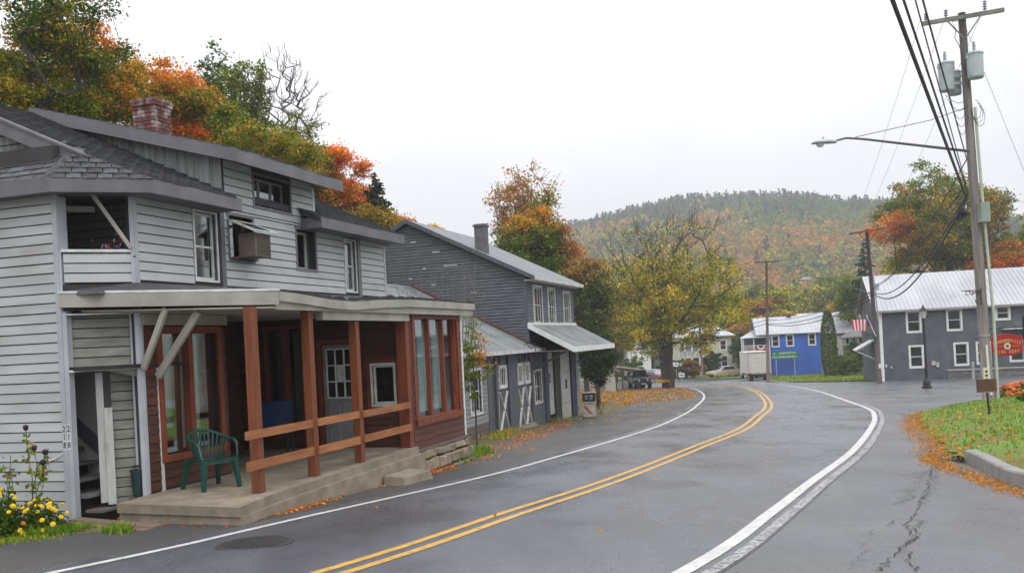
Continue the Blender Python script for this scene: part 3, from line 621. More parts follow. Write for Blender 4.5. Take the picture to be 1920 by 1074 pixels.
# eave fascia and soffit
FH = .19
MB().beam((-.92, .53, EZ-FH/2), (-.92, 7.2, EZ-FH/2), .04, FH).build('fascia', TRIMG, house)
MB().beam((-.925, .54, EZ-FH/2), (-.165, -.435, EZ-FH/2), .035, FH).build('fascia', TRIMG, house)
MB().box(-.18, 1.93, -.45, -.42, EZ-FH, EZ).build('fascia', TRIMG, house)
MB().box(4.42, 8.02, -.45, -.42, EZ-FH, EZ).box(4.42, 4.45, -.42, 0, EZ-FH, EZ).build('fascia', TRIMG, house)
sf = MB(); sf.slab([(4.45, -.42, EZ-.16), (8.0, -.42, EZ-.16), (8.0, -.0, EZ-.16), (4.45, 0, EZ-.16)], .02); sf.slab([(-.90, 7, EZ-.16), E1[:2]+(EZ-.16,), E2[:2]+(EZ-.16,), (1.93, -.42, EZ-.16), (1.93, .0, EZ-.16), (.1, .1, EZ-.16), (-.6, .8, EZ-.16), (-.6, 7, EZ-.16)], .02); sf.build('soffit', TRIMG, house)
# dormer
dz0, dz1 = 3.18, 3.18+.285*3.95
dr = MB(); dr.hexa([(1.85, -.44, dz0-.07), (5.25, -.44, dz0-.07), (5.25, 3.52, dz1-.07), (1.85, 3.52, dz1-.07), (1.85, -.44, dz0), (5.25, -.44, dz0), (5.25, 3.52, dz1), (1.85, 3.52, dz1)])
droof = dr.build('dormer_roof', ROOFDECK, house)
shingles(droof, (0, -.44, dz0+.003), UE, (0, 1, .285), lambda u, v: u < 5.1, 5.2, 4.0, SHINGLE, limit=20, u0=1.87, hp=[(-1, 0, -1.82)])
MB().hexa([(1.82, -.47, dz0-.20), (1.85, -.47, dz0-.20), (1.85, 3.5, dz1-.20), (1.82, 3.5, dz1-.20), (1.82, -.47, dz0+.01), (1.85, -.47, dz0+.01), (1.85, 3.5, dz1+.01), (1.82, 3.5, dz1+.01)]).build('fascia', TRIMG, house)
MB().box(1.85, 5.27, -.47, -.44, dz0-.20, dz0+.005).build('fascia', TRIMG, house)
MB().slab([(1.85, -.44, dz0-.16), (5.25, -.44, dz0-.16), (5.25, 0, dz0-.16+.12), (1.85, 0, dz0-.16+.12)], .015).build('soffit', TRIMG, house)
# dormer cheek: vertical ply boards
y = 0
while y < 3.35:
    y1 = min(y+.205, 3.4); lo = lambda q: rz(q)-.03; hi = lambda q: dz0-.08+.285*(q+.44)
    if hi(y1) > lo(y1):
        MB().hexa([(2.075, y+.004, lo(y)), (2.09, y+.004, lo(y)), (2.09, y1-.004, lo(y1)), (2.075, y1-.004, lo(y1)), (2.075, y+.004, hi(y)), (2.09, y+.004, hi(y)), (2.09, y1-.004, hi(y1)), (2.075, y1-.004, hi(y1))]).build('cheek_board', PLYWOOD, house)
    y = y1
MB().box(2.09, 2.14, .0, 3.2, 2.5, 3.0).build('dormer_wall', TRIMG, house); MB().box(4.88, 4.93, 0, 3.2, 2.3, 3.16).build('dormer_wall', TRIMG, house)
# brick chimney, course by course
chim = MB().box(4.53, 4.97, 3.13, 3.57, 3.4, 5.02).build('chimney', MORTAR, house)
cx, cy, hw = 4.75, 3.35, .25
brk = {}
for k in range(17):
    z = 3.80+k*.075; off = (k % 2)*.105; h2 = hw+(.025 if k >= 15 else 0)
    for side in range(4):
        u = -h2+(.0 if k % 2 else .1); first = True
        u = -h2
        lens = [.2, .2, .1] if k % 2 else [.1, .2, .2]
        for ln in lens:
            sc_ = 2*h2/.5; a = u; b = u+ln*sc_; u = b
            me = MB().box(a+.005, b-.005, h2-.06, h2+random.uniform(-.004, .006), z, z+.064, fr(cx, cy, *[(1, 0), (0, 1), (-1, 0), (0, -1)][side], *[(0, 1), (-1, 0), (0, -1), (1, 0)][side]))
            me.build('brick', BRICK, chim)
MB().box(4.58, 4.92, 3.18, 3.52, 5.0, 5.08).build('chimney_cap', mat('chimney_cap', (.2, .19, .18), .9), chim)
# upper windows
window(house, FC, 1.31, 1.85, 1.17, 2.20, .05, .03, frame=SASH)
window(house, FC, 6.08, 6.53, 1.17, 2.19, .05, .03, frame=SASH)
window(house, FC, 2.2, 2.86, 1.54, 2.24, .16, .05, frame=TRIMG, sash=TRIMG, rows=1)
window(house, FC, 4.26, 4.92, 1.52, 2.22, .18, .05, frame=TRIMG, cols=2, rows=1)
window(house, FC, 2.96, 4.10, 2.49, 3.0, .14, .05, frame=TRIMG, sash=mat('dull_sash', (.26, .26, .24), .6), cols=3, rows=1, mw=.05)
# awning flap and air conditioner in the second window
ac = thing('window_unit', 'brown window air conditioner under a tilted sash in the middle upper window', 'air conditioner', (C0[0], C0[1], 1.6), RZ, absz=True)
MB().box(2.3, 2.74, -.42, -.1, 1.56, 1.94).build('case', mat('ac_brown', (.15, .12, .09), .6), ac, bevel=.01)
MB().box(2.22, 2.86, -.1, .12, 1.54, 1.57).build('shelf', OLDWOOD, ac)
g_ = MB()
for k in range(9): g_.box(2.33, 2.71, -.432, -.42, 1.60+k*.035, 1.615+k*.035)
g_.build('grille', mat('ac_dark', (.06, .05, .04), .6), ac)
fl = thing('tilted_sash', 'white framed glazed sash tilted outward like an awning over the air conditioner', 'window', (C0[0], C0[1], 2.1), RZ, absz=True)
Mt = Matrix.Translation((2.2, -.02, 2.16)) @ Matrix.Rotation(math.radians(-24), 4, 'X').inverted() 
f_ = MB(); f_.box(0, .66, -.52, -.47, -.015, .015, Mt).box(0, .66, -.04, 0, -.015, .015, Mt).box(0, .05, -.47, -.04, -.015, .015, Mt).box(.61, .66, -.47, -.04, -.015, .015, Mt); f_.build('sash_frame', SASH, fl)
MB().box(.05, .61, -.47, -.04, -.004, .004, Mt).build('pane', DGLASS, fl)
# porch roof
PR = [(-.70, .70), (.56, -1.82), (8.42, -1.82), (8.42, .0), (7.95, 0), (0, 0), (-.676, .675)]
def pz(x): return .87-.10*math.exp(-((x-2.6)/1.3)**2)
pr = MB(); xs_ = [.56, 1.3, 2.1, 2.8, 3.8, 5, 6.2, 7.3, 8.42]
pr.hexa([(-.69, .66, .93), (.56, -1.80, .84), (.56, -.03, 1.02), (-.05, -.02, 1.02), (-.69, .66, .96), (.56, -1.80, .87), (.56, -.03, 1.06), (-.05, -.02, 1.06)])
for a, b in zip(xs_, xs_[1:]):
    pr.hexa([(a, -1.80, pz(a)-.03), (b, -1.80, pz(b)-.03), (b, -.025, 1.03), (a, -.025, 1.03), (a, -1.80, pz(a)), (b, -1.80, pz(b)), (b, -.025, 1.07), (a, -.025, 1.07)])
proof = pr.build('porch_roof', mat('porch_roofing', (.07, .07, .075), .9, (.05, .05, .055), 6, bump=.5, bscale=30, rnd=0), house)
# ragged edge of torn roofing felt
fe = MB()
for i in range(150):
    x = random.uniform(.7, 8.4); z0 = pz(x)+.005; w_ = random.uniform(.05, .3); h_ = random.uniform(.008, .05)*(1.5 if 1.5 < x < 4.5 else 1)
    y_ = -1.8+random.uniform(0, .12)
    fe.hexa([(x, y_, z0), (x+w_, y_, z0), (x+w_, y_+.1, z0), (x, y_+.1, z0), (x+.02, y_, z0+h_), (x+w_*.9, y_, z0+h_*.6), (x+w_*.9, y_+.1, z0+h_*.6), (x+.02, y_+.1, z0+h_)])
fe.build('torn_felt', mat('torn_felt', (.045, .04, .04), .95), proof, 'stuff')
MB().hexa([(-.72, .66, .745), (.58, -1.85, .665), (.56, -1.82, .665), (-.69, .66, .745), (-.72, .66, .945), (.58, -1.85, .875), (.56, -1.82, .875), (-.69, .66, .945)]).build('porch_fascia', FASCIA, house)
MB().hexa([(-.73, .66, .93), (.585, -1.865, .855), (.56, -1.84, .855), (-.70, .66, .93), (-.73, .66, .96), (.585, -1.865, .885), (.56, -1.84, .885), (-.70, .66, .96)]).build('drip_edge', SASH, house)
for a, b in ((.60, 2.1), (2.1, 8.44)):
    seg = [x for x in xs_ if a < x < b]; seg = [a]+seg+[b]; m_ = MB()
    for p, q in zip(seg, seg[1:]):
        m_.hexa([(p, -1.845, pz(p)-.145), (q, -1.845, pz(q)-.145), (q, -1.82, pz(q)-.145), (p, -1.82, pz(p)-.145), (p, -1.845, pz(p)-.012), (q, -1.845, pz(q)-.012), (q, -1.82, pz(q)-.012), (p, -1.82, pz(p)-.012)])
    m_.build('porch_fascia', FASCIA, house)
m_ = MB()
for p, q in zip([.58]+xs_[1:], xs_[1:]): m_.hexa([(p, -1.80, .60), (q, -1.80, .60), (q, -1.77, .60), (p, -1.77, .60), (p, -1.80, pz(p)-.035), (q, -1.80, pz(q)-.035), (q, -1.77, pz(q)-.035), (p, -1.77, pz(p)-.035)])
m_.build('edge_beam', FASCIA, house)
CEIL = mat('porch_ceiling', (.40, .37, .31), .7, (.28, .26, .22), 2, rnd=.03)
MB().slab([(.5, -1.78, .64), (5.15, -1.78, .62), (5.15, 1.9, .66), (2.0, 1.9, .66), (1.95, .02, .66), (0, .02, .66), (-.5, .5, .70)], .02).build('porch_ceiling', CEIL, house)
MB().box(.02, 1.95, -.06, -.03, .48, .63).build('header_board', CEIL, house)
MB().box(1.95, 5.15, -1.75, -1.62, .47, .62).build('header_beam', CEIL, house)
# braces at the left end of the porch
MB().beam((-.02, -.06, -.12), (-.06, -.50, .68), .05, .08).build('brace', FASCIA, house)
MB().beam((.22, -.10, -.24), (.20, -.82, .62), .05, .10).build('brace', FASCIA, house)
# porch posts and rails
for s in (.13, 1.60, 3.085):
    MB().box(s, s+.13, -1.70, -1.57, -1.86, .64).build('post', POSTWOOD, house)
MB().box(5.04, 5.21, -1.70, -1.50, -1.86, .66).build('post', REDTRIM, house)
for (a, b, za, zb) in ((-.16, 1.53, -1.0, -1.0), (1.69, 3.01, -1.0, -1.01), (3.17, 5.04, -1.01, -1.03)):
    MB().box(a, b, -1.735, -1.70, za-.11, za+.0).build('rail', RAILWOOD, house)
for (a, b, za) in ((-.16, 1.53, -1.41), (1.69, 3.01, -1.42), (3.17, 5.04, -1.42)):
    MB().box(a, b, -1.735, -1.70, za-.11, za+.01).build('rail', RAILWOOD, house)
# slab and footing
sl = MB(); top_ = [(-.66, -.06), (-.86, -2.04), (.20, -1.90), (2.7, -1.84), (5.22, -1.78), (5.22, 1.9), (0, 1.9), (0, 0)]
sl.slab([(x, y, -1.85) for x, y in top_], .12); sl.build('porch_slab', CONC, house)
ft = MB()
ft.slab([(x, y, -1.972) for x, y in [(-.62, -.06), (-.84, -2.06), (.22, -1.96), (2.7, -1.90), (5.3, -1.86), (5.3, 1.9), (0, 1.9), (0, 0)]], .75); ft.build('porch_footing', CONC, house)
# plank ramp
PL = mat('ramp_plank', (.17, .12, .085), .85, (.11, .08, .055), 4, (8, .8, 8), bump=.2, rnd=.2)
for k in range(4):
    a = Vector((-.75-k*.20, .55-.02*k, -2.05-.012*k)); b = Vector((-.98-.17*k, -.95, -2.08-.008*k))
    MB().beam(a, b, .19, .04).build('ramp_plank', PL, house)
# bay walls and window
BY = fr(5.2, -1.65, 1, 0, 0, -1)
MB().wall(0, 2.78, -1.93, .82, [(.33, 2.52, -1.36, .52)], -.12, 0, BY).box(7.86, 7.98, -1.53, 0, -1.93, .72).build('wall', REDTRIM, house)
bw = MB(); bw.box(.22, .33, -.08, .03, -1.46, .62, BY).box(2.52, 2.64, -.08, .03, -1.46, .62, BY).box(.33, 2.52, -.08, .03, .52, .62, BY).box(.22, 2.64, -.03, .06, -1.50, -1.38, BY)
bayw = bw.build('shop_window', REDTRIM, house)
for u in (.33, 1.06, 1.79, 2.46): MB().box(u, u+.06, -.10, -.01, -1.36, .52, BY).build('mullion', REDTRIM, bayw)
MB().box(.33, 2.52, -.09, -.08, -1.36, .52, BY).build('pane', GLASS, bayw)
CURT = mat('pale_curtain', (.42, .46, .43), .8, (.22, .26, .24), 3, (6, 1, .3), rnd=.05)
for u in (.42, 1.15, 1.88):
    MB().box(u, u+.48, -.32, -.30, -1.30, .50, BY).build('curtain', CURT, bayw)
MB().box(.2, 2.7, -1.3, -1.28, -1.8, .7, BY).box(.1, 2.7, -1.28, -.13, -1.85, -1.83, BY).build('room_behind', DARKIN, bayw)
MB().box(2.74, 2.80, -.05, .03, -1.95, .72, BY).build('corner_trim', WHITE, house)
MB().box(-.06, 2.9, -.1, .04, -1.99, -1.93, BY).build('sill_beam', OLDWOOD, house)
# field stone foundation under the bay
for row, (z0, z1) in enumerate(((-2.16, -1.99), (-2.40, -2.17), (-2.68, -2.41))):
    u = -.10+(row % 2)*.1
    while u < 2.95:
        w_ = random.uniform(.28, .62); b_ = min(u+w_, 3.0); j = lambda: random.uniform(-.02, .02)
        o_ = MB().hexa([(u+.012+j(), -.3, z0+.01+j()), (b_-.012+j(), -.3, z0+.01+j()), (b_-.012+j(), .05+j()*1.5+row*.03, z0+.01+j()), (u+.012+j(), .05+j()*1.5+row*.03, z0+.01+j()), (u+.012+j(), -.3, z1-.01+j()), (b_-.012+j(), -.3, z1-.01+j()), (b_-.012+j(), .05+j()*2+row*.03, z1-.01+j()), (u+.012+j(), .05+j()*2+row*.03, z1-.01+j())], BY).build('stone', STONE, house, bevel=.02)
        u = b_
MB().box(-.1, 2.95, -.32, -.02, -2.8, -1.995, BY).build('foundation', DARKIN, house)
# front shop window (left), porch window, door, small window
def shopwin(M, u0, u1, z0, z1, lights, fw=.10, nm='shop_window', curt=CURT, depth=.10):
    f = MB(); f.box(u0-fw, u0, -depth, .04, z0-fw, z1+fw, M).box(u1, u1+fw, -depth, .04, z0-fw, z1+fw, M).box(u0, u1, -depth, .04, z1, z1+fw, M).box(u0, u1, -depth, .05, z0-fw, z0, M)
    f = f.build(nm, REDTRIM, house)
    for k in range(1, lights):
        c = u0+(u1-u0)*k/lights; MB().box(c-.05, c+.05, -depth-.01, .02, z0, z1, M).build('mullion', REDTRIM, f)
    MB().box(u0, u1, -depth+.012, -depth+.02, z0, z1, M).build('pane', GLASS, f)
    for k in range(lights):
        a = u0+(u1-u0)*(k+.12)/lights; b = u0+(u1-u0)*(k+.78)/lights
        MB().box(a, b, -depth-.16, -depth-.15, z0+(.02 if k % 2 else .35), z1-.03, M).build('curtain', curt, f)
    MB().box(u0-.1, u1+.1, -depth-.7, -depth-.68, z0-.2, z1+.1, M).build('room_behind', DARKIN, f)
    return f
shopwin(FC, *PAN1, 2)
shopwin(FW, -1.30, -.55, -1.42, .45, 2, .07, curt=mat('drab_curtain', (.20, .21, .14), .9, (.12, .13, .09), 3, (6, 1, .3)))
dr = MB().wall(-.13, .61, -1.84, .10, [(-.05, .50, -.90, .02)], -.07, -.03, FW).build('door', mat('door_grey', (.27, .28, .30), .5, rnd=0), house)
m_ = MB()
for c in (-.05, .133, .317, .50): m_.box(c-.012, c+.012, -.045, -.022, -.90, .02, FW)
for c in (-.90, -.593, -.287, .02): m_.box(-.038, .488, -.044, -.024, c-.012, c+.012, FW)
m_.build('muntins', WHITE, dr); MB().box(-.05, .50, -.056, -.052, -.90, .02, FW).build('pane', DGLASS, dr)
for u in (-.03, .27):
    for z0, z1 in ((-1.74, -1.50), (-1.40, -1.02)):
        MB().wall(u, u+.22, z0, z1, [(u+.02, u+.2, z0+.02, z1-.02)], -.03, -.02, FW).build('door_panel', mat('door_light', (.33, .34, .36), .5), dr)
MB().box(.16, .30, -.05, -.045, -.60, -.30, FW).build('notice', WHITE, dr)
MB().lathe([(.005, 0), (.03, .01), (.03, .04), (.01, .05)], 8, FW @ Matrix.Translation((-.09, -.03, -.93)) @ Matrix.Rotation(-math.pi/2, 4, 'X')).build('knob', mat('brass', (.6, .4, .12), .3, metal=1), dr)
MB().box(-.22, -.14, -.08, .03, -1.86, .2, FW).box(.62, .70, -.08, .03, -1.86, .2, FW).box(-.14, .62, -.08, .03, .12, .2, FW).build('door_casing', REDTRIM, house)
window(house, FW, .92, 1.36, -1.05, -.32, .04, .04, rows=1)
MB().wall(.80, 1.48, -1.17, -.20, [(.88, 1.40, -1.09, -.28)], 0, .015, FW).build('window_casing', REDTRIM, house)
# stone step by the porch
stp = thing('step_block', 'rough concrete step block lying against the porch footing amid red leaves', 'step', (C0[0]+3.9*DS[0]+2.12*DT[0], C0[1]+3.9*DS[1]+2.12*DT[1], Hf(C0[0]+3.9*DS[0]+2.12*DT[0], C0[1]+3.9*DS[1]+2.12*DT[1])), RZ)
MB().hexa([(-.55, -.20, -.05), (.6, -.24, -.05), (.6, .22, -.05), (-.55, .2, -.05), (-.5, -.17, .17), (.55, -.2, .13), (.57, .2, .17), (-.5, .2, .19)]).build('block', CONC, stp, bevel=.02)



# ================================================================ LOW GARAGE AND GREY BARN
GO = (-.89, 30.0)
gar = thing('garage', 'low grey garage with pale roof and white crossed stable doors beside the barn', 'garage', (*GO, -3.0), RZ, absz=True)
FG = fr(0, 0, 1, 0, 0, -1)
GD = [(.98, 2.25), (3.2, 5.05)]
def gz(u): return -3.02-.055*u*.95
ghole = [(-1.5, -.55, -2.15, -.85), (1.05, 2.2, -3.4, -.62), (3.25, 5.0, -3.4, -.62)]
MB().wall(-4.2, 5.0, -3.6, -.30, ghole, -.14, 0, FG).build('wall', mat('barn_wall_dark', (.03, .032, .036), .9), gar)
MB().prism([(0, -3.6), (9.3, -3.6), (9.3, -.3), (4.68, 2.2), (0, -.3)], -.12, 0, fr(-4.2, 0, 0, 1, -1, 0)).build('wall', BARN, gar)
boards(gar, FG, -2.55, -.32, .135, lambda z: (-4.2, .05), [(-1.62, -.43, -2.27, -.73)], mat('weathered_grey', (.24, .25, .25), .75, (.17, .18, .18), 3, (.5, 1, 5), rnd=.1), 'siding_board')
boards(gar, FG, -3.45, -2.55, .135, lambda z: (-4.2, .05), [], OLDWOOD, 'siding_board')
window(gar, FG, -1.5, -.55, -2.15, -.85, .06, .09, frame=PEELW, sash=PEELW, cols=2, rows=2)
for u0, u1 in ((.05, .35), (.88, 1.04), (2.25, 3.2), (5.0, 5.06)):
    MB().box(u0, u1, 0, .04, -3.6, -.3, FG).build('pillar', BARNTRIM, gar)
MB().box(.35, .6, 0, .03, -3.6, -.3, FG).build('pillar', mat('dark_pillar', (.06, .065, .075), .7), gar)
for u0, u1, doors in ((1.05, 2.2, [(1.05, 1.16), (1.18, 2.19)]), (3.25, 5.0, [(3.26, 4.11), (4.14, 4.99)])):
    MB().box(u0, u1, -.06, .02, -.62, -.30, FG).build('door_header', BARNTRIM, gar)
    for a, b in doors:
        d = MB().box(a, b, -.07, -.03, gz(a)+.02, -.62, FG).build('barn_door', BARN, gar)
        if b-a > .5:
            window(d, FG, a+.17, b-.17, -1.50, -.86, -.0, .07, frame=PEELW, sash=PEELW, cols=3, rows=1, back=False, gl=DGLASS, proud=.03)
            z0, z1 = gz(a)+.12, -1.68
            MB().beam((a+.07, .0, z0), (b-.07, .0, z1), .03, .075, FG, up=(0, 1, 0)).beam((a+.07, .004, z1), (b-.07, .004, z0), .03, .075, FG, up=(0, 1, 0)).build('cross_brace', PEELW, d)
            for q in np.arange(a+.17, b-.05, .17): MB().box(q-.006, q+.006, -.032, -.022, z0-.1, z1+.05, FG).build('joint', BARNTRIM, d)
        else: MB().box(a+.02, b-.02, -.028, -.0, -1.5, -.8, FG).beam((a+.03, 0, gz(a)+.2), (b-.02, 0, -1.8), .02, .06, FG, up=(0, 1, 0)).build('trim_strip', PEELW, d)
    # black strap marks over the doors
    for q in np.linspace(u0+.2, u1-.2, 2 if u1-u0 < 1.3 else 4): MB().beam((q, .03, -.44), (q+random.choice((-.12, .12)), .03, -.72), .01, .04, FG, up=(0, 1, 0)).build('hinge_strap', BLACK, gar)
gr_ = MB()
gr_.slab([(-4.5, -.35, -.30), (5.9, -.35, -.30), (4.98, .05, -.09), (4.98, 4.68, 2.34), (-4.5, 4.68, 2.34)], .09)
gr_.slab([(-4.5, 4.68, 2.34), (4.98, 4.68, 2.34), (4.98, 9.6, -.25), (-4.5, 9.6, -.25)], .09)
groof = gr_.build('roof', GARROOF, gar)
for k in range(1, 6):
    y = -.35+k*.95; z = -.30+(y+.35)*.525
    MB().hexa([(-4.5, y, z+.0), (4.98, y, z+.0), (4.98, y+.05, z+.03), (-4.5, y+.05, z+.03), (-4.5, y, z+.015), (4.98, y, z+.015), (4.98, y+.05, z+.042), (-4.5, y+.05, z+.042)]).build('roofing_lap', GARROOF, groof)
MB().hexa([(4.9, .0, -.08), (4.99, .0, -.08), (4.99, 4.68, 2.38), (4.9, 4.68, 2.38), (4.9, .0, -.03), (4.99, .0, -.03), (4.99, 4.68, 2.44), (4.9, 4.68, 2.44)]).build('flashing', mat('rust_flash', (.16, .06, .045), .8), groof)
MB().box(-4.5, 5.9, -.39, -.35, -.42, -.29).build('fascia', PEELW, gar)
MB().tube([(3.0+k*.13, -.40-.02*math.sin(k), -.17+.10*math.sin(k*.7)) for k in range(10)]+[(4.2, -.42, -.1), (4.35, -.42, -.4)], .014, 5).build('service_cable', CABLE, gar)

barn = thing('barn', 'tall peeling blue grey barn with white upper windows and an awning over garage doors', 'barn', (*GO, -3.4), RZ, absz=True)
BX0, BX1 = 5.0, 12.1
bh = [(5.85, 6.98, .68, 2.04), (7.95, 8.95, .65, 2.03), (10.4, 11.45, .66, 1.98)]
lowh = [(5.45, 6.35, -2.35, -1.17), (7.3, 8.25, -4, -.5), (9.3, 11.0, -4, -.5)]
MB().wall(BX0, BX1, -4.0, 2.36, bh+lowh, -.14, 0, FG).box(BX1-.14, BX1, .14, 9.3, -4, 2.3).build('wall', mat('barn_wall_dark'  , (.07, .075, .085)), barn)
FGb = fr(BX0, 0, 0, 1, -1, 0)
MB().prism([(0.0, -4), (9.3, -4), (9.3, 2.36), (4.66, 4.70), (0.0, 2.36)], -.12, -.001, FGb).build('wall', MATS['barn_wall_dark'], barn)
MB().prism([(0.0, 2.3), (9.3, 2.3), (4.66, 4.70)], -.12, -.001, fr(BX1, 0, 0, 1, 1, 0)).build('wall', BARN, barn)
boards(barn, FGb, -.9, 4.68, .118, lambda z: (0.0 if z < 2.36 else (z-2.36)*1.985, 9.3 if z < 2.36 else 9.3-(z-2.36)*1.985), [], BARN, 'clapboards', join=True, th=.02, gap=.024, jitter=.008)
boards(barn, FG, -.5, 2.34, .118, lambda z: (BX0+.06, BX1-.05), [(h[0]-.09, h[1]+.09, h[2]-.09, h[3]+.09) for h in bh], BARN, 'clapboards', join=True, th=.02, gap=.022, jitter=.004)
MB().box(-.02, .10, -.0, .02, -1, 2.36, FGb).build('corner_board', BARNTRIM, barn)
MB().box(BX0, BX0+.10, 0, .022, -.5, 2.36, FG).build('corner_board', BARNTRIM, barn)
MB().box(BX1-.1, BX1, 0, .022, -3.9, 2.36, FG).build('corner_board', BARNTRIM, barn)
for h in bh:
    window(barn, FG, h[0], h[1], h[2], h[3], .05, .085, frame=PEELW, sash=PEELW, cols=3, rows=2)
# peeled flecks on the gable
for (y, z, l) in ((4.35, 4.0, .22), (3.4, 3.55, .3), (2.7, 3.0, .55), (4.0, 2.95, .12), (4.6, 2.6, .15), (3.6, 2.3, .2), (2.0, 1.9, .18)):
    MB().box(y, y+l, .014, .02, z, z+.045, FGb).build('bare_patch', PEELW, barn)
window(barn, FG, 5.45, 6.35, -2.35, -1.17, .05, .07, frame=PEELW, sash=PEELW, cols=2, rows=2, gl=DGLASS)
boards(barn, FG, -3.6, -.5, .3, lambda z: (5.1, 7.2), [(5.36, 6.44, -2.44, -1.08)], BARNTRIM, 'wall_panel', gap=.004, th=.006)
for u0, u1 in ((6.75, 7.3), (8.25, 8.42), (11.0, 11.5)): MB().box(u0, u1, 0, .05, -4, -.5, FG).build('pillar', mat('navy_pillar', (.05, .06, .085), .7), barn)
MB().box(8.42, 9.25, 0, .03, -4, -.5, FG).build('pillar', mat('rust_pillar', (.07, .05, .05), .85), barn)
MB().box(11.55, 12.12, 0, .12, -4, -.5, FG).build('pillar', mat('grey_pillar', (.24, .26, .28), .8, (.17, .18, .19), 4), barn)
MB().box(7.1, 12.1, 0, .04, -.5, .6, FG).build('wall_panel', BARNTRIM, barn)
GDW = mat('garage_door_paint', (.50, .50, .47), .6, (.40, .39, .36), 2, rnd=.04)
for a, b, z0 in ((7.3, 8.25, -3.0), (9.3, 11.0, -3.38)):
    d = MB().box(a, b, -.07, -.03, z0, -.5, FG).build('garage_door', GDW, barn)
    for k in range(1, 4): MB().box(a, b, -.03, -.022, z0+k*.65, z0+k*.65+.015, FG).build('joint', OLDWOOD, d)
    c = (a+b)/2+(.15 if b-a > 1.2 else -.1); MB().box(c-.14, c+.14, -.03, -.018, z0+1.28, z0+1.66, FG).build('pane', DGLASS, d)
    if b-a > 1.2: MB().box(a-.12, a+.2, -.03, .03, z0, -1.35, FG).build('door_edge', GDW, d)
br = MB()
def bz(y): return 2.40+(y+.35)*.5
br.slab([(BX0-.22, -.40, bz(-.40)), (BX1+.35, -.40, bz(-.40)), (BX1+.35, 4.66, bz(4.66)), (BX0-.22, 4.66, bz(4.66))], .10)
br.slab([(BX0-.22, 4.66, bz(4.66)), (BX1+.35, 4.66, bz(4.66)), (BX1+.35, 9.7, bz(-.4)), (BX0-.22, 9.7, bz(-.4))], .10)
broof = br.build('roof', mat('barn_roof', (.20, .215, .22), .8, (.16, .175, .18), 1.3, bump=.2, rnd=0), barn)
MB().hexa([(BX0-.25, -.40, bz(-.4)-.16), (BX0-.22, -.40, bz(-.4)-.16), (BX0-.22, 4.66, bz(4.66)-.16), (BX0-.25, 4.66, bz(4.66)-.16), (BX0-.25, -.40, bz(-.4)+.01), (BX0-.22, -.40, bz(-.4)+.01), (BX0-.22, 4.66, bz(4.66)+.01), (BX0-.25, 4.66, bz(4.66)+.01)]).build('rake_board', BARNTRIM, barn)
MB().hexa([(BX0-.25, 9.7, bz(-.4)-.16), (BX0-.22, 9.7, bz(-.4)-.16), (BX0-.22, 4.66, bz(4.66)-.16), (BX0-.25, 4.66, bz(4.66)-.16), (BX0-.25, 9.7, bz(-.4)+.01), (BX0-.22, 9.7, bz(-.4)+.01), (BX0-.22, 4.66, bz(4.66)+.01), (BX0-.25, 4.66, bz(4.66)+.01)]).build('rake_board', BARNTRIM, barn)
MB().box(BX0-.22, BX1+.35, -.44, -.40, bz(-.4)-.14, bz(-.4)).build('fascia', PEELW, barn)
MB().box(BX0-.2, BX1+.3, -.40, 0, bz(-.4)-.15, bz(-.4)-.12).build('soffit', PEELW, barn)
cch = MB().box(5.35, 5.75, 1.65, 2.08, 3.3, 4.55).build('chimney', mat('block_chimney', (.14, .14, .15), .9, (.09, .09, .1), 5), barn); MB().box(5.31, 5.79, 1.61, 2.12, 4.45, 4.52).build('chimney_cap', MATS['block_chimney'], cch)
# awning
aw = MB(); AX0, AX1 = 4.95, 12.35
aw.hexa([(AX0, -1.68, -.36), (AX1, -1.68, -.36), (AX1, -.0, .56), (AX0, -.0, .56), (AX0, -1.68, -.31), (AX1, -1.68, -.31), (AX1, -.0, .61), (AX0, -.0, .61)])
awn = aw.build('awning_roof', GARROOF, barn)
MB().box(AX0-.03, AX1, -1.73, -1.68, -.50, -.30).build('awning_fascia', WHITE, barn)
MB().hexa([(AX0-.05, -1.72, -.50), (AX0, -1.72, -.50), (AX0, 0, .46), (AX0-.05, 0, .46), (AX0-.05, -1.72, -.29), (AX0, -1.72, -.29), (AX0, 0, .64), (AX0-.05, 0, .64)]).build('awning_fascia', WHITE, barn)
MB().box(AX0, AX1, .01, .05, .58, .68, FG).build('awning_flashing', WHITE, barn)
MB().slab([(AX0, -1.66, -.42), (AX1, -1.66, -.42), (AX1, 0, -.42), (AX0, 0, -.42)], .02).build('awning_soffit', mat('awn_soffit', (.2, .2, .21), .8), barn)
for x in (5.4, 11.9): MB().beam((x, -.02, -1.1), (x, -1.3, -.44), .08, .08).build('awning_brace', BARNTRIM, barn)

# two old concrete pads with weeds before the garage doors
for (px, py, a, b, lb) in ((962, 800, 1.4, .9, 'cracked concrete pad strewn with leaves before the crossed garage doors'), (1010, 788, 1.5, .6, 'low broken concrete apron before the white barn doors')):
    p = G(px, py); o = thing('concrete_pad', lb, 'pavement', p, RZ)
    MB().hexa([(-a, -b/2, -.1), (a, -b/2-.1, -.1), (a, b/2, -.1), (-a, b/2, -.1), (-a+.1, -b/2, .07), (a, -b/2, .05), (a, b/2, .08), (-a, b/2, .08)]).build('slab', CONC, o, bevel=.02)

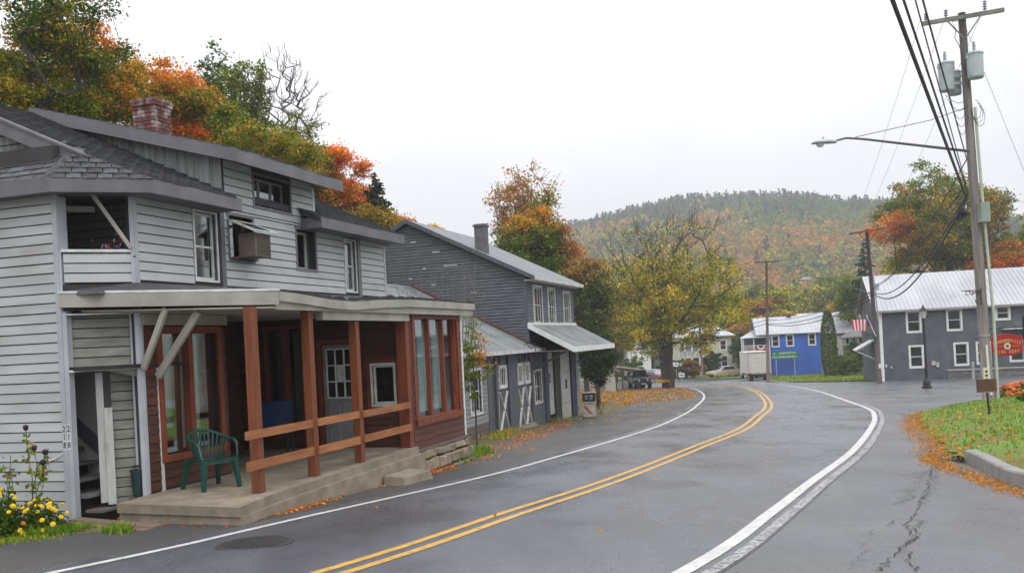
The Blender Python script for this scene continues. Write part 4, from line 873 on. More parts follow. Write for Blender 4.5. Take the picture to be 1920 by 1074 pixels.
# fuel pump
p = G(1106, 780); pump = thing('fuel_pump', 'old low fuel pump with dark display head and hoses hanging before the barn', 'fuel pump', p, RZ+math.radians(-72-8))
pump.scale = (.80, .8, .88)
PB = mat('pump_cream', (.50, .47, .42), .5, (.38, .34, .30), 5, rnd=0)
MB().box(-.30, .30, -.24, .24, 0, .12).build('base', PB, pump); MB().box(-.27, .27, -.2, .2, .12, .66).build('body', PB, pump, bevel=.02)
hd = MB().box(-.33, .33, -.25, .25, .70, 1.10).build('head', mat('pump_black', (.02, .02, .022), .4), pump, bevel=.02); MB().box(-.36, .36, -.28, .28, 1.10, 1.14).build('head_cap', PB, hd); MB().box(-.33, .33, -.26, .26, .64, .70).build('head_trim', PB, hd)
FP = fr(0, -.25, 1, 0, 0, -1); FP2 = fr(-.33, 0, 0, -1, -1, 0)
for u in (-.2, .05): MB().box(u, u+.16, .002, .008, .92, 1.0, FP).box(u, u+.16, .002, .008, .82, .87, FP).build('dial', mat('dial_grey', (.3, .32, .33), .4), hd)
MB().beam((-.22, -.215, .50), (.10, -.215, .14), .02, .07).build('red_nozzle_guard', mat('pump_red', (.5, .03, .03), .4), pump)
for k in range(3):
    x = .33; MB().tube([(x, -.1+.1*k, 1.0), (x+.10, -.1+.1*k, .85), (x+.06+.05*k, -.12+.1*k, .35), (x+.14+.1*k, -.15, .08), (x+.24+.1*k, -.2, .25+.15*k), (x+.12, -.1+.1*k, .8)], .017, 5).build('hose', RUBBER, pump)

# ================================================================ FIRE HOUSE
a13 = -math.radians(13); fx, fy = 26.7, 67.7
fire = thing('fire_house', 'long dark grey building with white metal roof and white trimmed windows', 'building', (fx, fy, -4.3), a13, absz=True)
FF = fr(0, 0, 1, 0, 0, -1); FL = 17.0
fw = [(1.90, 2.70, -.72, .66), (4.60, 5.42, -.72, .65), (7.82, 8.56, -.12, .70), (11.2, 12.0, -.12, .7), (1.98, 2.77, -3.26, -1.83), (4.98, 5.74, -3.22, -1.77), (6.45, 7.2, -3.18, -1.77), (8.6, 9.4, -3.1, -1.77), (13.2, 14, -3.1, -1.77)]
MB().wall(0, FL, -4.8, .88, fw, -.2, 0, FF).build('wall', FIREW, fire)
MB().prism([(0, -4.8), (9.6, -4.8), (9.6, .86), (4.8, 3.6), (0, .86)], -.2, 0, fr(0, 0, 0, 1, -1, 0)).build('wall', FIREW, fire)
MB().prism([(0, -4.8), (9.6, -4.8), (9.6, .86), (4.8, 3.6), (0, .86)], -.2, 0, fr(FL, 0, 0, 1, 1, 0)).build('wall', FIREW, fire)
boards(fire, FF, -4.4, .85, .125, lambda z: (.1, FL), [(h[0]-.12, h[1]+.12, h[2]-.12, h[3]+.12) for h in fw], FIREW, 'clapboards', join=True, th=.024, gap=.02)
boards(fire, fr(0, 0, 0, 1, -1, 0), -4.4, .85, .125, lambda z: (.1, 9.5), [], FIREW, 'clapboards', join=True, th=.024, gap=.02)
for h in fw: window(fire, FF, *h, .05, .12, frame=WHITE, sash=WHITE, rows=2, mw=.05, gl=DGLASS, back=False, proud=.05)
MB().box(-.03, .16, 0, .04, -4.7, .85, FF).build('corner_board', WHITE, fire); MB().box(0, .2, 0, .04, -4.7, .85, fr(0, 0, 0, 1, -1, 0)).build('corner_board', WHITE, fire)
rs = 2.8/5.15
rf = MB(); rf.slab([(-.35, -.35, .86), (FL+.3, -.35, .86), (FL+.3, 4.8, 3.66), (-.35, 4.8, 3.66)], .08); rf.slab([(-.35, 4.8, 3.66), (FL+.3, 4.8, 3.66), (FL+.3, 9.95, .86), (-.35, 9.95, .86)], .08)
frf = rf.build('roof', METALROOF, fire)
for k in range(int((FL+.6)/.3)):
    x = -.32+k*.3; MB().hexa([(x, -.35, .86), (x+.03, -.35, .86), (x+.03, 4.8, 3.66), (x, 4.8, 3.66), (x, -.35, .895), (x+.03, -.35, .895), (x+.03, 4.8, 3.695), (x, 4.8, 3.695)]).build('roof_seam', METALROOF, frf)
MB().box(-.37, FL+.3, -.40, -.35, .72, .87).build('fascia', mat('fire_fascia', (.33, .31, .30), .6), fire)
MB().beam((-.36, -.38, .78), (-.36, 4.8, 3.58), .05, .16).build('rake_board', WHITE, fire)
MB().box(8.0, FL, -.9, -.02, -.88, -.76).build('door_canopy', WHITE, fire)
MB().prism([(-.14, -.95), (.14, -.95), (.04, -.5), (-.04, -.5)], .0, .2, FF @ Matrix.Translation((6.75, 0, 0))).build('bell_lamp', WHITE, fire)
MB().box(3.35, 3.62, 0, .12, -3.2, -2.9, FF).box(3.66, 3.85, 0, .1, -3.35, -3.0, FF).build('meter_box', mat('meter', (.4, .38, .36), .5), fire)
MB().box(.25, .35, 0, .08, -3.2, -3.02, FF).box(.6, .68, 0, .08, -3.3, -3.18, FF).build('outlet_box', WHITE, fire)
# side porch roof on the left wall
MB().hexa([(-1.3, 3.0, -2.05), (-.02, 3.0, -1.35), (-.02, 5.2, -1.35), (-1.3, 5.2, -2.05), (-1.3, 3.0, -1.95), (-.02, 3.0, -1.25), (-.02, 5.2, -1.25), (-1.3, 5.2, -1.95)]).build('side_canopy', WHITE, fire)
MB().beam((-1.2, 3.05, -2.1), (-.02, 3.05, -2.7), .08, .1).build('side_canopy', WHITE, fire)
# block retaining wall
bwl = thing('block_wall', 'low wall of grey concrete blocks with a pale coping before the fire house', 'wall', (fx+math.cos(a13)*3.8-math.sin(-a13)*1.4*0, fy+math.sin(a13)*3.8-1.5, -4.6), a13+math.radians(2))
MB().box(0, 13, .02, .30, -.3, 1.02).build('wall_core', BLOCK, bwl)
for r in range(5):
    for k in range(29):
        u = k*.44-(.22 if r % 2 else 0); a = max(0, u); b = min(13, u+.43)
        if b > a+.05 and r*k < 300: MB().box(a, b, -.0, .02, r*.205-.02, r*.205+.175).build('block', BLOCK, bwl)
MB().box(-.05, 13, -.05, .32, 1.02, 1.10).build('coping', mat('coping', (.36, .35, .33), .8), bwl)
p = at(1825, 705, 62); pp = thing('bollard', 'short pale pipe bollard standing before the block wall', 'bollard', (p[0], 62, Hf(p[0], 62)), 0)
MB().lathe([(.09, 0), (.09, 1.0), (.11, 1.02), (.11, 1.12), (.03, 1.16)], 10).build('post', mat('bollard_grey', (.4, .4, .38), .6), pp)
# wooden kerb log
p = at(1800, 722, 58)
# ================================================================ POLES
def insul(mb_, x, y, z, k=3):
    mb_.lathe([(.02, z), (.02, z+.06)]+[q for j in range(k) for q in ((.02, z+.06+.07*j), (.06, z+.07+.07*j), (.06, z+.085+.07*j), (.02, z+.12+.07*j))], 8, Matrix.Translation((x, y, 0)))
P1 = at(1852, 712, 28); P1 = (P1[0], 28, Hf(P1[0], 28, False)); P1T = at(1803, 25, 28)
p1 = thing('utility_pole', 'nearest tall utility pole with two grey transformers, crossarm and long street light arm', 'utility pole', P1, 0)
dx = P1T[0]-P1[0]; hh = P1T[2]-P1[2]
def pp1(z): return (dx*z/hh, 0, z)      # z above base
MB().tube([(0, 0, -.1), pp1(hh*.25), pp1(hh*.5), pp1(hh*.75), pp1(hh)], [.165, .15, .138, .122, .105], 12).build('pole', POLEW, p1, smooth=True)
zc = hh-.18
MB().beam((dx-1.28, -.16, zc-.14), (dx+1.18, -.16, zc+.16), .09, .12).build('crossarm', mat('arm_wood', (.20, .19, .165), .85, (.13, .12, .1), 3), p1)
MB().beam((dx-.55, -.2, zc-.08), (dx-.05, -.16, zc-.62), .02, .04).beam((dx+.5, -.2, zc+.05), (dx+.02, -.16, zc-.6), .02, .04).build('arm_brace', mat('brace_metal', (.18, .19, .2), .5), p1)
for q_ in ((dx-1.15, -.16, zc-.08, 3), (dx-.55, -.16, zc, 3), (dx+.62, -.16, zc+.14, 4)):
    m_ = MB(); insul(m_, *q_); m_.build('insulator', mat('porcelain', (.25, .27, .3), .3), p1)
def xfmr(x, y, z, h, r, tilt=0):
    q = MB().lathe([(r*.9, z), (r, z+.04), (r, z+h), (r*1.06, z+h), (r*1.06, z+h+.04), (r*.75, z+h+.09), (.03, z+h+.11)], 18, Matrix.Translation((x, y, 0))).build('transformer', XFMR, p1, smooth=False)
    MB().lathe([(.035, z+h+.08), (.05, z+h+.16), (.035, z+h+.2), (.05, z+h+.24), (.03, z+h+.38)], 8, Matrix.Translation((x-.03, y-.03, 0))).build('bushing', mat('porcelain_', (.3, .33, .36), .3), q)
    MB().box(x-r*1.1, x-r*.8, y-.05, y+.05, z+h-.12, z+h-.02).build('bracket', GALV, q)
zt = at(1772, 150, 28)[2]-P1[2]
xfmr(pp1(zt)[0]-.62, -.05, zt-.36, .80, .215); xfmr(pp1(zt)[0]+.10, -.38, zt-.10, .70, .225); xfmr(pp1(zt)[0]-.22, .28, zt-.40, .65, .19)
MB().beam((pp1(zt)[0]-.45, 0, zt+.1), (pp1(zt)[0], 0, zt+.1), .05, .08).beam((pp1(zt)[0]-.45, 0, zt-.12), (pp1(zt)[0], 0, zt-.12), .05, .08).build('bracket', GALV, p1)
# conduit, riser, boxes
zq = at(1830, 400, 28)[2]-P1[2]
MB().tube([(pp1(zt-1)[0]+.12, -.16, zt-.9), (pp1(zq)[0]+.17, -.14, zq), (.21, -.12, 3.0), (.22, -.12, .3)], .045, 8).build('conduit', mat('conduit', (.42, .46, .38), .5), p1)
MB().box(pp1(zq)[0]-.02, pp1(zq)[0]+.24, -.40, -.12, zq-.30, zq+.28).build('junction_box', mat('box_green', (.33, .39, .34), .5), p1)
MB().tube([(-.02, -.2, .55), (-.06, -.19, 1.2), (-.08, -.18, 2.05)], .035, 8).build('conduit', WHITE, p1)
MB().box(-.23, -.07, -.24, -.18, .95, 1.38).build('tag_plate', mat('tag', (.62, .58, .42), .6), p1); MB().box(-.18, -.12, -.25, -.24, 1.0, 1.06).box(-.18, -.12, -.25, -.24, 1.12, 1.18).box(-.18, -.12, -.25, -.24, 1.24, 1.30).build('tag_hole', BLACK, p1)
MB().lathe([(.17, 2.3), (.175, 2.35)], 10, Matrix.Translation((pp1(2.3)[0], 0, 0))).build('strap', GALV, p1)
# drop loops
m_ = MB()
zb = zt-1.0
for k in range(5):
    a = Vector(pp1(zb+.3-.12*k))+Vector((-.1, -.2, 0)); b = Vector(pp1(zt-.4))+Vector((-.75+.05*k, -.2, -.1-.1*k))
    m_.tube([a.lerp(b, t/8)-Vector((0, 0, (.15+.13*k)*math.sin(math.pi*t/8))) for t in range(9)], .008, 4)
for k in range(3):
    c = Vector(pp1(zb+.1-.1*k))+Vector((.1, -.2, 0)); m_.tube([c+Vector((.16*math.sin(t*.8)+.05*k, -.05, .3*math.cos(t*.8)-.1)) for t in range(7)], .009, 4)
m_.tube([pp1(hh-.1)[:1]+(-.2, hh-.3)]+[(pp1(hh-.3-k*.25)[0]-.40+.18*math.sin(k*2.2)*.3+.05*k, -.2, hh-.3-k*.25) for k in range(9)], .012, 4)
m_.build('drop_wire', CABLE, p1)
def cobra(pole, ax, ay, z0, tip, z1, L1=None):
    m = MB(); m.tube([(ax, ay, z0), (ax+(tip[0]-ax)*.72, ay+(tip[1]-ay)*.72, z1+.04), (ax+(tip[0]-ax)*.84, ay+(tip[1]-ay)*.84, z1+.10), (tip[0]+.35*(1 if ax > tip[0] else -1), tip[1], z1+.03)], [.045, .035, .032, .03], 8)
    m.build('lamp_arm', mat('arm_metal', (.10, .10, .11), .5), pole)
    s = 1 if ax > tip[0] else -1
    h_ = MB()
    prof = [(-.36, .03, .0), (-.30, .10, .06), (-.1, .15, .10), (.12, .14, .11), (.30, .08, .08), (.38, .045, .05)]
    v = []; k = 10
    for x, wy, hz in prof: v += [(tip[0]+s*x, tip[1]+wy*math.cos(6.2832*j/k), z1+(hz if math.sin(6.2832*j/k) > 0 else .045)*math.sin(6.2832*j/k)) for j in range(k)]
    h_.add(v, [(i*k+j, i*k+(j+1) % k, (i+1)*k+(j+1) % k, (i+1)*k+j) for i in range(5) for j in range(k)]+[tuple(range(k)), tuple(range(6*k-1, 5*k-1, -1))])
    hd = h_.build('lamp_head', GALV, pole, smooth=True)
    MB().lathe([(.12, z1-.04), (.11, z1-.09), (.06, z1-.13), (.01, z1-.145)], 12, Matrix.Translation((tip[0]-s*.10, tip[1], 0))).build('lens', mat('lens', (.75, .78, .80), .2), hd, smooth=True)
    MB().lathe([(.03, z1+.10), (.03, z1+.16), (.01, z1+.17)], 8, Matrix.Translation((tip[0], tip[1], 0))).build('photocell', GALV, hd)
q0 = at(1815, 284, 28); q1 = at(1543, 268, 28)
cobra(p1, q0[0]-P1[0]-.02, -.05, q0[2]-P1[2], (q1[0]-P1[0], -.05), q1[2]-P1[2])
e = at(1745, 226, 28); s_ = at(1603, 258, 28)
MB().tube([(s_[0]-P1[0], -.05, s_[2]-P1[2]), (e[0]-P1[0], -.05, e[2]-P1[2]), (pp1(zt-1)[0], -.1, zt-.85)], .010, 4).build('stay_wire', CABLE, p1)

def pole_at(pxb, pyb, pxt, pyt, Y, label, arm_px, r0=.16, m=POLED, name='utility_pole'):
    b = at(pxb, pyb, Y); t = at(pxt, pyt, Y); zb = Hf(b[0], Y, False)
    o = thing(name, label, 'utility pole', (b[0], Y, zb), 0)
    dx = t[0]-b[0]; h = t[2]-zb
    MB().tube([(0, 0, -.1), (dx*.5, 0, h*.5), (dx, 0, h)], [r0, r0*.85, r0*.68], 10).build('pole', m, o, smooth=True)
    if arm_px:
        al, ar = at(arm_px[0], arm_px[1], Y), at(arm_px[2], arm_px[3], Y)
        MB().beam((al[0]-b[0], -.14, al[2]-zb), (ar[0]-b[0], -.14, ar[2]-zb), .09, .12).build('crossarm', POLED, o)
        xm = dx; MB().beam((xm-.6, -.18, h-.3), (xm, -.15, h-.95), .03, .05).beam((xm+.6, -.18, h-.22), (xm, -.15, h-.95), .03, .05).build('arm_brace', POLED, o)
        for t_ in (.03, .33, .95): mm = MB(); insul(mm, al[0]-b[0]+(ar[0]-al[0])*t_, -.14, al[2]-zb+(ar[2]-al[2])*t_+.05, 2); mm.build('insulator', MATS['porcelain'], o)
    return o, b, t, zb, dx, h
p2, b2, t2, z2, dx2, h2 = pole_at(1650, 720, 1625, 430, 63, 'dark leaning utility pole at the left corner of the grey fire house', (1592, 439, 1658, 429))
a_ = at(1600, 541, 63); q_ = at(1510, 524, 63); q2_ = at(1636, 553, 63)
cobra(p2, q2_[0]-b2[0], -.1, q2_[2]-z2, (q_[0]-b2[0], -.1), q_[2]-z2)
MB().box(.15-.3, .15, -.3, -.16, at(1640, 545, 63)[2]-z2, at(1640, 532, 63)[2]-z2).build('junction_box', XFMR, p2)
MB().tube([(.02, -.2, at(1640, 600, 63)[2]-z2), (dx2*.55+.02, -.2, at(1640, 500, 63)[2]-z2)], .05, 6).build('conduit', GALV, p2)
MB().box(-.1, .06, -.22, -.16, at(1647, 690, 63)[2]-z2, at(1647, 682, 63)[2]-z2).build('tag_plate', WHITE, p2)
p3, b3, t3, z3, dx3, h3 = pole_at(1440, 716, 1437, 489, 92, 'brown utility pole standing beside the box truck and blue building', (1413, 492, 1460, 490), m=mat('pole_brown', (.19, .145, .13), .85, (.13, .1, .09), 3, (7, 7, .35)))
q_ = at(1400, 523, 92); q2_ = at(1434, 538, 92); cobra(p3, q2_[0]-b3[0], -.1, q2_[2]-z3, (q_[0]-b3[0], -.1), q_[2]-z3)
p4, b4, t4, z4, dx4, h4 = pole_at(1318, 711, 1311, 600, 118, 'reddish utility pole in front of the cream two storey house', None, m=mat('pole_red', (.20, .11, .10), .85, (.14, .08, .07), 3))
# wires
def wire(name, label, pts, r, sag=0, n=14, group=None):
    P_ = []
    for a, b in zip(pts, pts[1:]):
        a = Vector(a); b = Vector(b); sg = (b-a).length*sag
        P_ += [a.lerp(b, t/n)-Vector((0, 0, 4*sg*(t/n)*(1-t/n))) for t in range(n)]
    P_.append(Vector(pts[-1])); o = MB().tube(P_, r, 5).build(name, CABLE, None); setp(o, label, 'wire', group); return o
A1 = lambda px, py: at(px, py, 27.7)
def back(px, py, Y, a):       # extend beyond the camera through the frame's top edge
    p = Vector(at(px, py, Y)); a = Vector(a); d = (p-a); return tuple(a+d*2.6), tuple(p)
W_ = [(1673, 0, (1812, 372), .034, 'thickest black bundled cable, leftmost in the run to the nearest pole'), (1694, 0, (1815, 362), .020, 'second thick black cable from the left in the run to the nearest pole'),
      (1716, 0, (1811, 345), .012, 'thin black cable between the two thick pairs running to the nearest pole')]
for px, py, ap, r, lb in W_:
    a = at(ap[0], ap[1], 27.8); bk, md = back(px, py, 13.5, a)
    wire('overhead_cable', lb, [bk, a], r, 0, group='cables running to the nearest pole')
a = at(1813, 300, 27.8); bk, md = back(1730, 0, 13.5, a); wire('overhead_cable', 'right hand black cable crossing in front of the transformers and crossarm', [bk, a], .016, group='cables running to the nearest pole')
T2 = lambda px, py: at(px, py, 62.8)
for (s, e, r, sg, lb) in (((1812, 372), (1640, 552), .035, .035, 'lowest thick cable sagging from the nearest pole to the leaning pole'), ((1815, 362), (1640, 549), .028, .028, 'thick cable just above the lowest one sagging to the leaning pole'),
                      ((1811, 345), (1639, 540), .02, .012, 'upper thin cable from the nearest pole to the leaning pole'), ((1812, 300), (1638, 536), .018, .02, 'thin cable from below the street light arm to the leaning pole')):
    wire('overhead_cable', lb, [at(*s, 27.8), T2(*e)], r, sg, group='cables between the nearest pole and the leaning pole')
sc_ = thing('splice_case', 'black cable splice case hanging on the wires left of the nearest pole', 'splice case', at(1803, 403, 29.5), 0)
d_ = (Vector(at(1815, 392, 28.7))-Vector(at(1790, 416, 30.5))); d_.normalize()
MB().tube([-d_*.42, -d_*.36, d_*.36, d_*.42], [.05, .13, .13, .05], 10).build('case', BLACK, sc_, smooth=False); MB().tube([-d_*.4+Vector((0, 0, .13)), d_*.4+Vector((0, 0, .13))], .02, 5).build('hanger', BLACK, sc_)
for (s, e, r, sg, lb) in (((1636, 552), (1441, 607), .03, .02, 'lower sagging cable from the leaning pole to the brown pole'), ((1636, 545), (1441, 600), .022, .018, 'upper sagging cable from the leaning pole to the brown pole'), ((1634, 560), (1441, 609), .03, .024, 'lowest black cable from the leaning pole across the white roof')):
    wire('overhead_cable', lb, [T2(*s), at(*e, 91.8)], r, sg, group='cables between the leaning pole and the brown pole')
for (s, e, sg, lb) in (((1436, 607), (1311, 615), .02, 'cable from the brown pole to the reddish pole'), ((1436, 600), (1311, 608), .02, 'upper cable from the brown pole to the reddish pole')):
    wire('overhead_cable', lb, [at(*s, 91.8), at(*e, 118)], .03, sg)
wire('power_line', 'faint thin power line from the crossarm down to the leaning pole', [at(1727, 33, 28), at(1593, 436, 63)], .006, .01); wire('power_line', 'faint thin power line from the middle insulator to the leaning pole', [at(1776, 22, 28), at(1612, 434, 63)], .006, .01)
wire('power_line', 'faint thin power line from the crossarm right end to the leaning pole', [at(1845, 15, 28), at(1655, 428, 63)], .006, .01)
wire('guy_wire', 'thin guy wire slanting down right from the top of the nearest pole', [at(1812, 55, 28), at(1835, 110, 28.5), at(1960, 420, 31)], .006)

# street lantern
p = at(1738, 725, 50); lan = thing('street_lantern', 'black old fashioned street lantern on a fluted post before the fire house', 'street lamp', (p[0], 50, Hf(p[0], 50, False)), 0)
H_ = at(1738, 570, 50)[2]-Hf(p[0], 50, False)
MB().lathe([(.26, 0), (.26, .12), (.2, .16), (.19, .35), (.13, .5), (.11, .55)], 10).build('base', BLACK, lan)
MB().tube([(0, 0, .5), (-.0, 0, H_-.85)], [.075, .05], 10).build('post', BLACK, lan)
MB().lathe([(.05, H_-.86), (.14, H_-.82), (.06, H_-.76)], 10).build('collar', BLACK, lan)
MB().lathe([(.10, H_-.74), (.19, H_-.38), (.19, H_-.36)], 6).build('lantern_glass', mat('lantern_glass', (.5, .5, .45), .3), lan)
MB().lathe([(.23, H_-.36), (.12, H_-.2), (.05, H_-.14), (.07, H_-.10), (.015, H_-.05), (.01, H_)], 8).build('lantern_cap', BLACK, lan)

# iron scroll brackets fixed to the poles
def scroll(parent, x, z, s=-1, k=1.0, y=-.2):
    m = MB(); m.tube([(x, y, z+.28*k), (x+s*1.0*k, y, z+.28*k)], .022*k, 6); m.tube([(x+s*.06, y, z+.42*k), (x+s*.06, y, z-.42*k)], .022*k, 6)
    def arc(cx, cz, r, a0, a1, rr=.018): m.tube([(x+s*(cx+r*math.cos(a0+(a1-a0)*t/12))*k, y, z+(cz+r*math.sin(a0+(a1-a0)*t/12))*k) for t in range(13)], rr*k, 5)
    arc(.34, -.02, .24, .3, 2*math.pi-1.6); arc(.2, -.22, .17, -2.6, .4); arc(.18, .12, .09, -1, 4); arc(.72, .15, .11, -1.6, 3.6); arc(.55, .17, .10, 0, 4.5); arc(.34, .1, .08, 0, 5)
    m.build('scroll_bracket', BLACK, parent)
q = at(1838, 555, 28); scroll(p1, q[0]-P1[0]-.02, q[2]-P1[2], -1, .62)
q = at(1643, 632, 63); scroll(p2, q[0]-b2[0]-.05, q[2]-z2, -1, .95)

# ---- hanging fire department sign between two posts
SY = 33.0
c = at(1888, 647, SY); gz_ = Hf(c[0], SY)
sg = thing('fire_sign', 'hanging red shaped sign with gold lettering and a round emblem', 'sign', (c[0], SY, gz_), 0)
cz = c[2]-gz_; hw = .54
rowz = []
n = 24
topc = [(-hw+2*hw*t/n, cz+.30+.12*math.sin(math.pi*t/n)**1.3+(-.02 if t in (0, n) else 0)) for t in range(n+1)]
botc = [(-hw+2*hw*t/n, cz-.26-.13*math.sin(math.pi*t/n)**1.3+(.03*math.exp(-((t-12)/1.6)**2))) for t in range(n, -1, -1)]
SF = fr(0, 0, 1, 0, 0, -1)
SRED = mat('sign_red', (.34, .008, .018), .4, (.28, .007, .015), 2, rnd=0); GOLD = mat('sign_gold', (.62, .48, .14), .4, rnd=0)
pan = MB().prism(topc+botc, -.03, .02, SF).build('panel', SRED, sg)
for k, ch in enumerate('GRAHAMSVILLE'):
    t = (k-5.5)/5.5; M_ = SF @ Matrix.Translation((t*.455, .021, cz+.155-.085*t*t)) @ Matrix.Rotation(t*.34, 4, 'Y')
    text(ch, .165, 'letter', GOLD, pan, M_, .004, sx=.72)
for k, ch in enumerate('FIRE DEPT'):
    if ch != ' ': text(ch, .15, 'letter', GOLD, pan, SF @ Matrix.Translation(((k-4)*.095, .021, cz-.235)), .004, sx=.8)
emb = MB(); emb.prism([(.125*(1 if j % 2 else .86)*math.cos(j*math.pi/8), cz-.03+.125*(1 if j % 2 else .86)*math.sin(j*math.pi/8)) for j in range(16)], .02, .028, SF); emb.build('emblem', mat('emblem_pale', (.6, .55, .36), .5), pan)
MB().prism([(.055*math.cos(j*math.pi/8), cz-.03+.055*math.sin(j*math.pi/8)) for j in range(16)], .028, .033, SF).build('emblem_centre', mat('emblem_blue', (.08, .12, .22), .5), pan)
MB().box(-.45, -.15, .02, .026, cz-.04, cz-.03, SF).box(.15, .45, .02, .026, cz-.04, cz-.03, SF).build('rule_line', GOLD, pan)
for x in (hw+.10, hw+.10-1.5):
    MB().tube([(x, 0, -.1), (x, 0, cz+1.0)], .05, 8).build('post', BLACK, sg)
MB().tube([(hw+.1-1.5, 0, cz+.62), (hw+.1, 0, cz+.62)], .03, 6).build('crossbar', BLACK, sg)
for x in (-.35, .35): MB().tube([(x, 0, cz+.36), (x, 0, cz+.62)], .012, 5).build('hanger', BLACK, sg)
# brown sign back on the bank
p = at(1857, 800, 21.5); g0 = Hf(p[0], 21.5); bs = thing('brown_sign', 'small brown wooden sign board on a thin black post in the grass bank', 'sign', (p[0], 21.5, g0), math.radians(4))
tz = at(1853, 710, 21.5)[2]-g0; bz_ = at(1853, 734, 21.5)[2]-g0
MB().beam((0, 0, -.1), (-.05, 0, bz_+.1), .035, .035).build('post', BLACK, bs); MB().box(-.28, .18, -.03, .01, bz_, tz).build('board', mat('sign_brown', (.11, .055, .035), .7, (.07, .035, .025), 5, third=(.16, .1, .07)), bs); MB().box(-.29, .19, -.035, .015, bz_-.015, bz_).build('edge', mat('dull_edge', (.25, .25, .24), .6), bs)
# yellow lawn sign at the frame's edge
p = at(1924, 715, 32); ys_ = thing('yard_sign', 'pale yellow board at the right edge behind orange flowers', 'sign', (p[0], 32, Hf(p[0], 32)), 0)
MB().prism([(-.14, .05), (.5, .05), (.5, .75), (.02, .75)], -.02, .02, SF).build('board', mat('pale_yellow', (.66, .66, .42), .5), ys_)
for x in (0, .4): MB().box(x-.015, x+.015, .021, .04, -.1, .4, SF).build('stake', BLACK, ys_)
# manhole
mh = thing('manhole_cover', 'round cast iron manhole cover near the left edge line', 'manhole cover', (-2.82, 9.86, Hf(-2.82, 9.86, False)+.014), 0)
MB().lathe([(.40, 0), (.40, .006), (.34, .008), (.34, .004)], 28).build('ring', mat('iron', (.035, .032, .032), .6, rnd=0), mh)
m_ = MB()
for i in range(-6, 7):
    for j in range(-6, 7):
        if math.hypot(i, j)*.05 < .31: m_.box(i*.05-.016, i*.05+.016, j*.05-.016, j*.05+.016, .004, .009)
m_.build('lid_studs', MATS['iron'], mh, 'stuff')

# ================================================================ FAR BUILDINGS
def simple_window(parent, M, u0, u1, z0, z1, fr_=WHITE, rows=2):
    return window(parent, M, u0, u1, z0, z1, .05, .13, frame=fr_, sash=fr_, rows=rows, mw=.06, gl=DGLASS, back=False, proud=.05)
# ---- blue building
a10 = -math.radians(10); bl = thing('blue_building', 'bright blue two storey building with pale metal roof, white windows and a balcony', 'building', (32.3, 117, -5.97), a10, absz=True)
FB_ = fr(0, 0, 1, 0, 0, -1); bw_ = [(.30, 1.02, -2.25, -.98), (2.06, 2.78, -2.25, -.96), (4.72, 5.42, -2.23, -.95)]
MB().wall(0, 6.05, -6.3, -.70, bw_, -.2, 0, FB_).box(5.85, 6.05, .2, 8, -6.3, -.7).prism([(0, -6.3), (8, -6.3), (8, -.7), (4, 1.4), (0, -.7)], -.2, 0, fr(0, 0, 0, 1, -1, 0)).build('wall', BLUE, bl)
MB().box(0, 6.05, 0, .05, -6.3, -5.85, FB_).build('foundation', mat('foundation_grey', (.16, .155, .15), .9), bl)
for h in bw_: simple_window(bl, FB_, *h)
r_ = MB(); r_.slab([(-1.75, -.35, -.72), (6.4, -.35, -.72), (6.5, 4, 1.45), (-1.75, 4, 1.45)], .07); r_.slab([(-1.75, 4, 1.45), (6.4, 4, 1.45), (6.3, 8.4, -.7), (-1.75, 8.4, -.7)], .07); blr = r_.build('roof', METALROOF, bl)
for k in range(16):
    x = -1.7+k*.52; MB().hexa([(x, -.35, -.72), (x+.04, -.35, -.72), (x+.04, 4, 1.45), (x, 4, 1.45), (x, -.35, -.68), (x+.04, -.35, -.68), (x+.04, 4, 1.49), (x, 4, 1.49)]).build('roof_seam', METALROOF, blr)
MB().box(2.6, 3.1, 3.6, 4.1, 1.2, 1.8).build('chimney', BRICK, bl)
MB().slab([(-3.7, -.5, -1.02), (0.2, -.4, -.98), (0, 3.6, -.1), (-1.75, 3.6, -.1)], .08).build('porch_roof', METALROOF, bl)
MB().box(-3.3, 0, -.1, 3.8, -3.1, -2.9).box(-3.3, 0, 3.6, 3.8, -6.2, -.9).build('balcony_floor', WHITE, bl)
for x, y in ((-3.3, 0), (-2.05, 0), (-.1, 0), (-3.3, 3)): MB().box(x, x+.14, y, y+.14, -6.1, -1.0).build('porch_post', WHITE, bl)
m_ = MB().box(-3.3, 0, .02, .08, -2.05, -1.98).box(-3.3, 0, .02, .08, -2.85, -2.8)
for k in range(22): m_.box(-3.2+k*.145, -3.15+k*.145, .03, .07, -2.85, -2.0)
m_.build('balustrade', WHITE, bl)
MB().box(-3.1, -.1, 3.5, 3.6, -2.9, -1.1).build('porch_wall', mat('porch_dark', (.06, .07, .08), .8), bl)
bt = thing('bunting', 'half round red white and blue bunting hung on the balcony rail of the blue building', 'bunting', tuple(Vector((32.3, 117, -2.1))+Vector((math.cos(a10)*-1.15, math.sin(a10)*-1.15-.12, 0))), a10)
for k, (r0, r1, c) in enumerate(((.0, .28, (.02, .04, .2)), (.28, .5, (.7, .7, .68)), (.5, .72, (.5, .03, .04)))):
    m_ = MB()
    for j in range(12):
        a0 = math.pi+math.pi*j/12; a1 = a0+math.pi/12
        m_.prism([(r0*math.cos(a0), r0*math.sin(a0)), (r1*math.cos(a0), r1*math.sin(a0)), (r1*math.cos(a1), r1*math.sin(a1)), (r0*math.cos(a1), r0*math.sin(a1))], .0, .03, fr(0, 0, 1, 0, 0, -1))
    m_.build('cloth_band', mat('bunting%d' % k, c, .8, rnd=0), bt)
gs = thing('road_sign', 'green two line road sign with white lettering in front of the blue wall', 'sign', tuple(Vector((32.3, 117, -6))+Vector((math.cos(a10)*1.45, math.sin(a10)*1.45-1.0, 0))), a10)
GSG = mat('sign_green', (.0, .20, .09), .4, rnd=0); FS_ = fr(0, 0, 1, 0, 0, -1)
